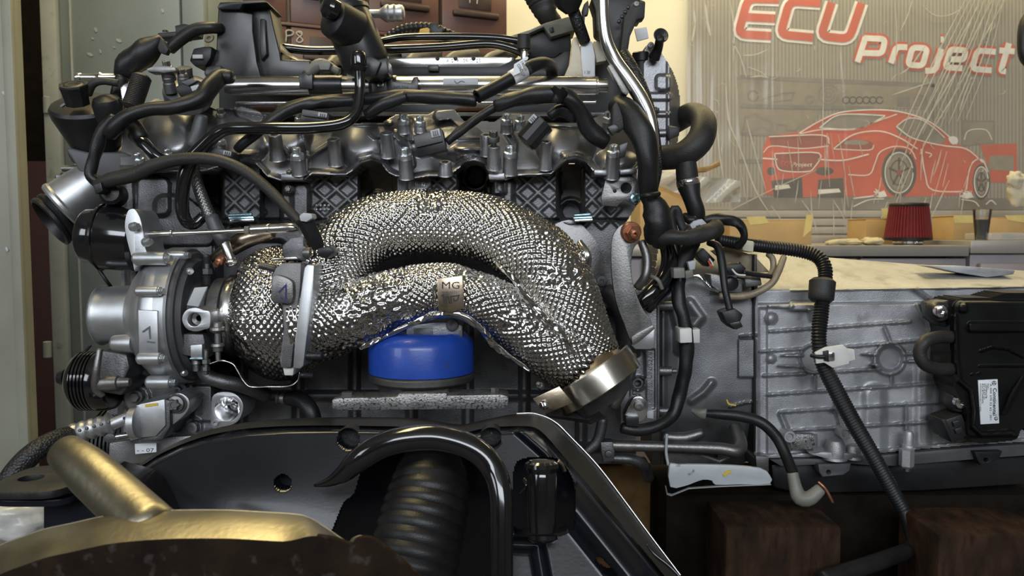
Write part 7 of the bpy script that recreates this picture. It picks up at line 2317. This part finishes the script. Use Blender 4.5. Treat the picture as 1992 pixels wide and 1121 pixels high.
# rounded upper shoulder and raised edge
dtop = np.full_like(Sb.U, 1e9)
for p, q in zip(topl, topl[1:]):
    d, t = Sb.dist(p, q)
    dtop = np.minimum(dtop, d)
Sb.D += -0.03 * (1 - sstep(0, 16, dtop)) ** 2
Sb.D += 0.012 * np.exp(-((Sb.U - 430) / 220) ** 2 - ((Sb.V - 960) / 110) ** 2)
Sb.line([(1010, 836), (1060, 880), (1110, 935)], 14, 0.012, 6)
Sb.line([(1080, 940), (1130, 1000), (1190, 1075), (1230, 1125)], 46, 0.016, 22)
Sb.line([(1000, 1060), (1045, 1062), (1060, 1150)], 20, -0.012, 10)
Sb.build('main_panel', lambda U, V: 0.80 - 0.07 * (V - 830) / 300.0, 'black_paint', sf, skirt=0.02, ang=70)
# top flange running back from the shoulder, with bare bright edge
tf = [(228, 960), (242, 926), (264, 908), (300, 884), (350, 858), (410, 836), (480, 822), (560, 815), (640, 812), (720, 812), (790, 813), (850, 820), (900, 826), (950, 815), (1000, 806), (1040, 806), (1075, 820), (1110, 852), (1160, 905), (1210, 970), (1260, 1038), (1320, 1118)]
mid = [(u, v, ysub(v) + 0.015) for u, v in topl]
mid = [(float(a_), float(b_), float(c_)) for a_, b_, c_ in catmull(np.array(mid), 3)]
bk_ = [(u, v, ysub(v) + 0.05) for u, v in tf]
bk_ = [(float(a_), float(b_), float(c_)) for a_, b_, c_ in catmull(np.array(bk_), 3)]
loft('top_flange', [mid, [((a_[0] + b_[0]) / 2, (a_[1] + b_[1]) / 2 - 1.5, (a_[2] + b_[2]) / 2 - 0.002) for a_, b_ in zip(mid, bk_)], bk_], 'black_flange', sf, thick=0.0)
tube('flange_edge', [(1005, 805, ysub(805) + 0.05), (1040, 805, ysub(806) + 0.05), (1078, 820, ysub(820) + 0.049), (1112, 852, ysub(852) + 0.049), (1162, 905, ysub(905) + 0.049), (1212, 970, ysub(970) + 0.049), (1262, 1038, ysub(1038) + 0.049), (1324, 1120, ysub(1118) + 0.049)], 1.9, 'bright_steel', sf, n=8)
tube('inner_fold', [(1258, 1060, 0.745), (1275, 1080, 0.74), (1300, 1100, 0.735), (1322, 1122, 0.73)], [2, 4, 4, 3], 'black_gloss', sf, n=10)
tube('arch_rim', [(612, 945, 0.735), (640, 938, 0.73), (668, 922, 0.725), (700, 893, 0.72), (745, 866, 0.72), (800, 853, 0.72), (860, 853, 0.72), (920, 872, 0.715), (958, 910, 0.71), (974, 960, 0.70), (976, 1040, 0.69), (976, 1140, 0.68)],
     [3, 10, 18, 24, 25, 25, 25, 25, 24, 23, 23, 23], 'black_gloss', sf, n=28)
# dark inside of the arch
prism('arch_back', [(560, 960), (640, 940), (720, 860), (900, 850), (980, 930), (990, 1180), (520, 1180)], 0.90, 0.02, 'black_paint', sf, bevel=1)
prism('window_back', [(990, 880), (1126, 880), (1126, 1050), (990, 1050)], 0.85, 0.01, 'black_paint', sf, bevel=1)
for cu, cv, r_ in ((678, 855, 23), (550, 940, 18), (955, 853, 22)):
    plathe('hole_well', cu, cv, ysub(cv) + 0.004, (0, 1, 0), [(0, r_), (40, r_), (41, 2)], 'black_flange', sf, n=28, caps=False)
# bush sleeve in the window
bu = plathe('bush_sleeve', 1054, 905, 0.735, (0, -0.12, -1), [(-6, 20), (-8, 26), (-4, 33), (4, 34), (10, 30), (14, 28), (20, 30), (60, 29), (110, 29), (128, 27), (130, 18)], 'black_gloss', sf, n=40)
plathe('bush_bore', 1054, 905, 0.735, (0, -0.12, -1), [(-7, 22), (-2, 20), (6, 18)], 'rubber', bu, n=28)
plathe('bush_foot', 1056, 1048, 0.725, (0, -0.3, -1), [(-6, 30), (2, 30), (8, 22), (10, 6)], 'black_gloss', sf, n=30)
tube('weld_bead', [(1086, 897, 0.735), (1094, 905, 0.735), (1098, 916, 0.737)], 4, 'bronzed', sf, n=8, wob=0.2)
tube('wire_guide', [(1012, 960, 0.76), (1024, 946, 0.755), (1020, 932, 0.76)], 4, 'black_gloss', sf, n=8)

# rubber bellows in the arch
be = thing('rubber_bellows', 'black ribbed rubber bellows boot inside the subframe arch', 'bellows')
tube('boot', [(842, 890, 0.84), (838, 930, 0.82), (828, 990, 0.80), (812, 1060, 0.78), (792, 1150, 0.76)], [52, 72, 84, 88, 90], 'rubber', be, n=56, corr=(48, 3.2))

# left mounting plates
lm = thing('mounting_plate', 'black slotted mounting plate on a dark bracket beside the steel tube', 'mounting plate')
outl = smooth_poly([(12, 938), (30, 926), (70, 920), (105, 914), (122, 920), (126, 936), (110, 946), (80, 948), (40, 948)], 3)
pv = [P(u, v, 0.72) for u, v in outl]


def flat_plate(name, cu, cv, Y, w_, d_, th_, m, par, holes=()):
    """horizontal plate: centre, width in x, depth in y"""
    c = P(cu, cv, Y)
    n0 = 36
    out = []
    for i_ in range(n0):
        a_ = 2 * math.pi * i_ / n0
        ca_, sa_ = math.cos(a_), math.sin(a_)
        ex = abs(ca_) ** 0.5 * (1 if ca_ > 0 else -1)
        ey = abs(sa_) ** 0.5 * (1 if sa_ > 0 else -1)
        out.append(Vector((c.x + ex * w_ / 2, c.y + ey * d_ / 2, c.z)))
    loops = [out]
    for (du, dy, r_) in holes:
        loops.append([Vector((c.x + du + r_ * math.cos(2 * math.pi * k_ / 20), c.y + dy + r_ * math.sin(2 * math.pi * k_ / 20), c.z)) for k_ in range(20)])
    tri = tessellate_polygon(loops)
    fl_ = [v for l in loops for v in l]
    n_ = len(fl_)
    vs_ = fl_ + [v - Vector((0, 0, th_)) for v in fl_]
    fs_ = [list(t) for t in tri] + [[i_ + n_ for i_ in reversed(t)] for t in tri]
    o_ = 0
    for l in loops:
        for i_ in range(len(l)):
            a_, b_ = o_ + i_, o_ + (i_ + 1) % len(l)
            fs_.append([a_, b_, b_ + n_, a_ + n_])
        o_ += len(l)
    return mesh(name, vs_, fs_, m, par, bevel=0.0012)


flat_plate('top_plate', 88, 930, 0.66, 0.066, 0.075, 0.006, 'black_flange', lm, holes=((-0.012, 0.0, 0.010), (0.022, 0.004, 0.008)))
flat_plate('lower_plate', 92, 952, 0.66, 0.066, 0.06, 0.005, 'black_paint', lm)
prism('dark_block', [(84, 966), (132, 962), (200, 980), (260, 1060), (84, 1060)], 0.66, 0.10, 'black_paint', lm, bevel=3)

# steel tube in front
st = thing('steel_tube', 'worn bare steel tube leaning behind the round shield', 'tube')
tube('tube', [(128, 880, 0.56), (170, 915, 0.545), (230, 970, 0.525), (300, 1035, 0.50)], [36, 45, 49, 53], 'warm_lit_steel', st, n=48)

# round shield in the very front
sh = thing('round_shield', 'round steel shield below the steel tube, rim tinted as lit, pitted face as shaded', 'shield')
edge = [(-60, 1092), (0, 1061), (40, 1046), (86, 1030), (137, 1019), (200, 1005), (258, 998), (320, 994), (358, 993), (440, 993), (513, 997), (573, 1001), (603, 1008), (640, 1031), (676, 1055), (686, 1048), (700, 1043), (720, 1046), (740, 1058), (776, 1087), (813, 1120), (850, 1155)]
e_ = catmull(np.array(edge, float), 4)
nE = len(e_)
tE = np.linspace(0, 1, nE)
u_ = e_[:, 0]
drop = 52 * (1 - sstep(540, 690, u_)) + 3
rows_ = [[(p[0], p[1], 0.505) for p in e_],
         [(p[0], p[1] + 2, 0.499) for p in e_],
         [(p[0] + 2, p[1] + d_ * 0.5, 0.482) for p, d_ in zip(e_, drop)],
         [(p[0] + 4, p[1] + d_, 0.470) for p, d_ in zip(e_, drop)]]
loft('rim', rows_, 'warm_lit_steel', sh, thick=0.0)
rows2 = [[(p[0] + 4, p[1] + d_, 0.470) for p, d_ in zip(e_, drop)],
         [(p[0] + 4, p[1] + d_ + 10, 0.469) for p, d_ in zip(e_, drop)],
         [(p[0] + 4, max(1190, p[1] + d_ + 20), 0.462) for p, d_ in zip(e_, drop)]]
loft('face', rows2, 'shaded_pitted', sh, thick=0.004)
tube('rim_edge', [(float(p[0]), float(p[1]), 0.505) for p in e_[::2]], 1.6, 'warm_lit_steel', sh, n=8, k=2)

# white bag below the plates
wb_ = thing('white_bag', 'crumpled white plastic bag below the mounting plate', 'bag')
blob('bag', P(35, 1008, 0.78), (0.036, 0.03, 0.024), 'white_bag', wb_, 21, amp=0.3, freq=3)

# ================================================================== timber under the engine
def timber(label, u0, u1, vt, Y, d, m, zlow=0.0, name='timber_block'):
    t_ = thing(name, label, 'timber', 'timber blocks under the engine')
    a_, b_ = P(u0, vt, Y), P(u1, vt, Y)
    h_ = a_.z - zlow
    n_ = max(1, round(h_ / 0.16))
    for q in range(n_):
        z0 = zlow + h_ * q / n_
        z1 = zlow + h_ * (q + 1) / n_
        obox('beam', ((a_.x + b_.x) / 2 + (0.004 if q % 2 else 0), Y + d / 2, (z0 + z1) / 2), (b_.x - a_.x, d, z1 - z0 - 0.001), m, t_, bevel=0.004)
    return t_


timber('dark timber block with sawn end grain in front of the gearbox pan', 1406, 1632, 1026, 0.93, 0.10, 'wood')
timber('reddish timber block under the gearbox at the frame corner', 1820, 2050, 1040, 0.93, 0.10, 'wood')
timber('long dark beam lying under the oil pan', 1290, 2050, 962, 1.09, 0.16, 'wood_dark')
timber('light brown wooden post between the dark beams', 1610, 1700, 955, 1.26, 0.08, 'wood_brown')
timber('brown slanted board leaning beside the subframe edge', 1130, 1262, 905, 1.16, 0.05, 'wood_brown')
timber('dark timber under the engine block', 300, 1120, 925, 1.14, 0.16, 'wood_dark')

# ================================================================== roots sit at the foot of their thing
def finish():
    deps = bpy.context.view_layer
    deps.update()
    for r in ROOTS:
        pts = []
        stack = list(r.children)
        while stack:
            c = stack.pop()
            stack += list(c.children)
            if c.type == 'MESH':
                pts += [c.matrix_world @ Vector(b) for b in c.bound_box]
        if not pts:
            continue
        lo = Vector((min(p.x for p in pts), min(p.y for p in pts), min(p.z for p in pts)))
        hi = Vector((max(p.x for p in pts), max(p.y for p in pts), max(p.z for p in pts)))
        L_ = Vector(((lo.x + hi.x) / 2, (lo.y + hi.y) / 2, lo.z))
        r.location = L_
        for c in r.children:
            c.matrix_parent_inverse = Matrix.Translation(-L_)
    deps.update()


finish()
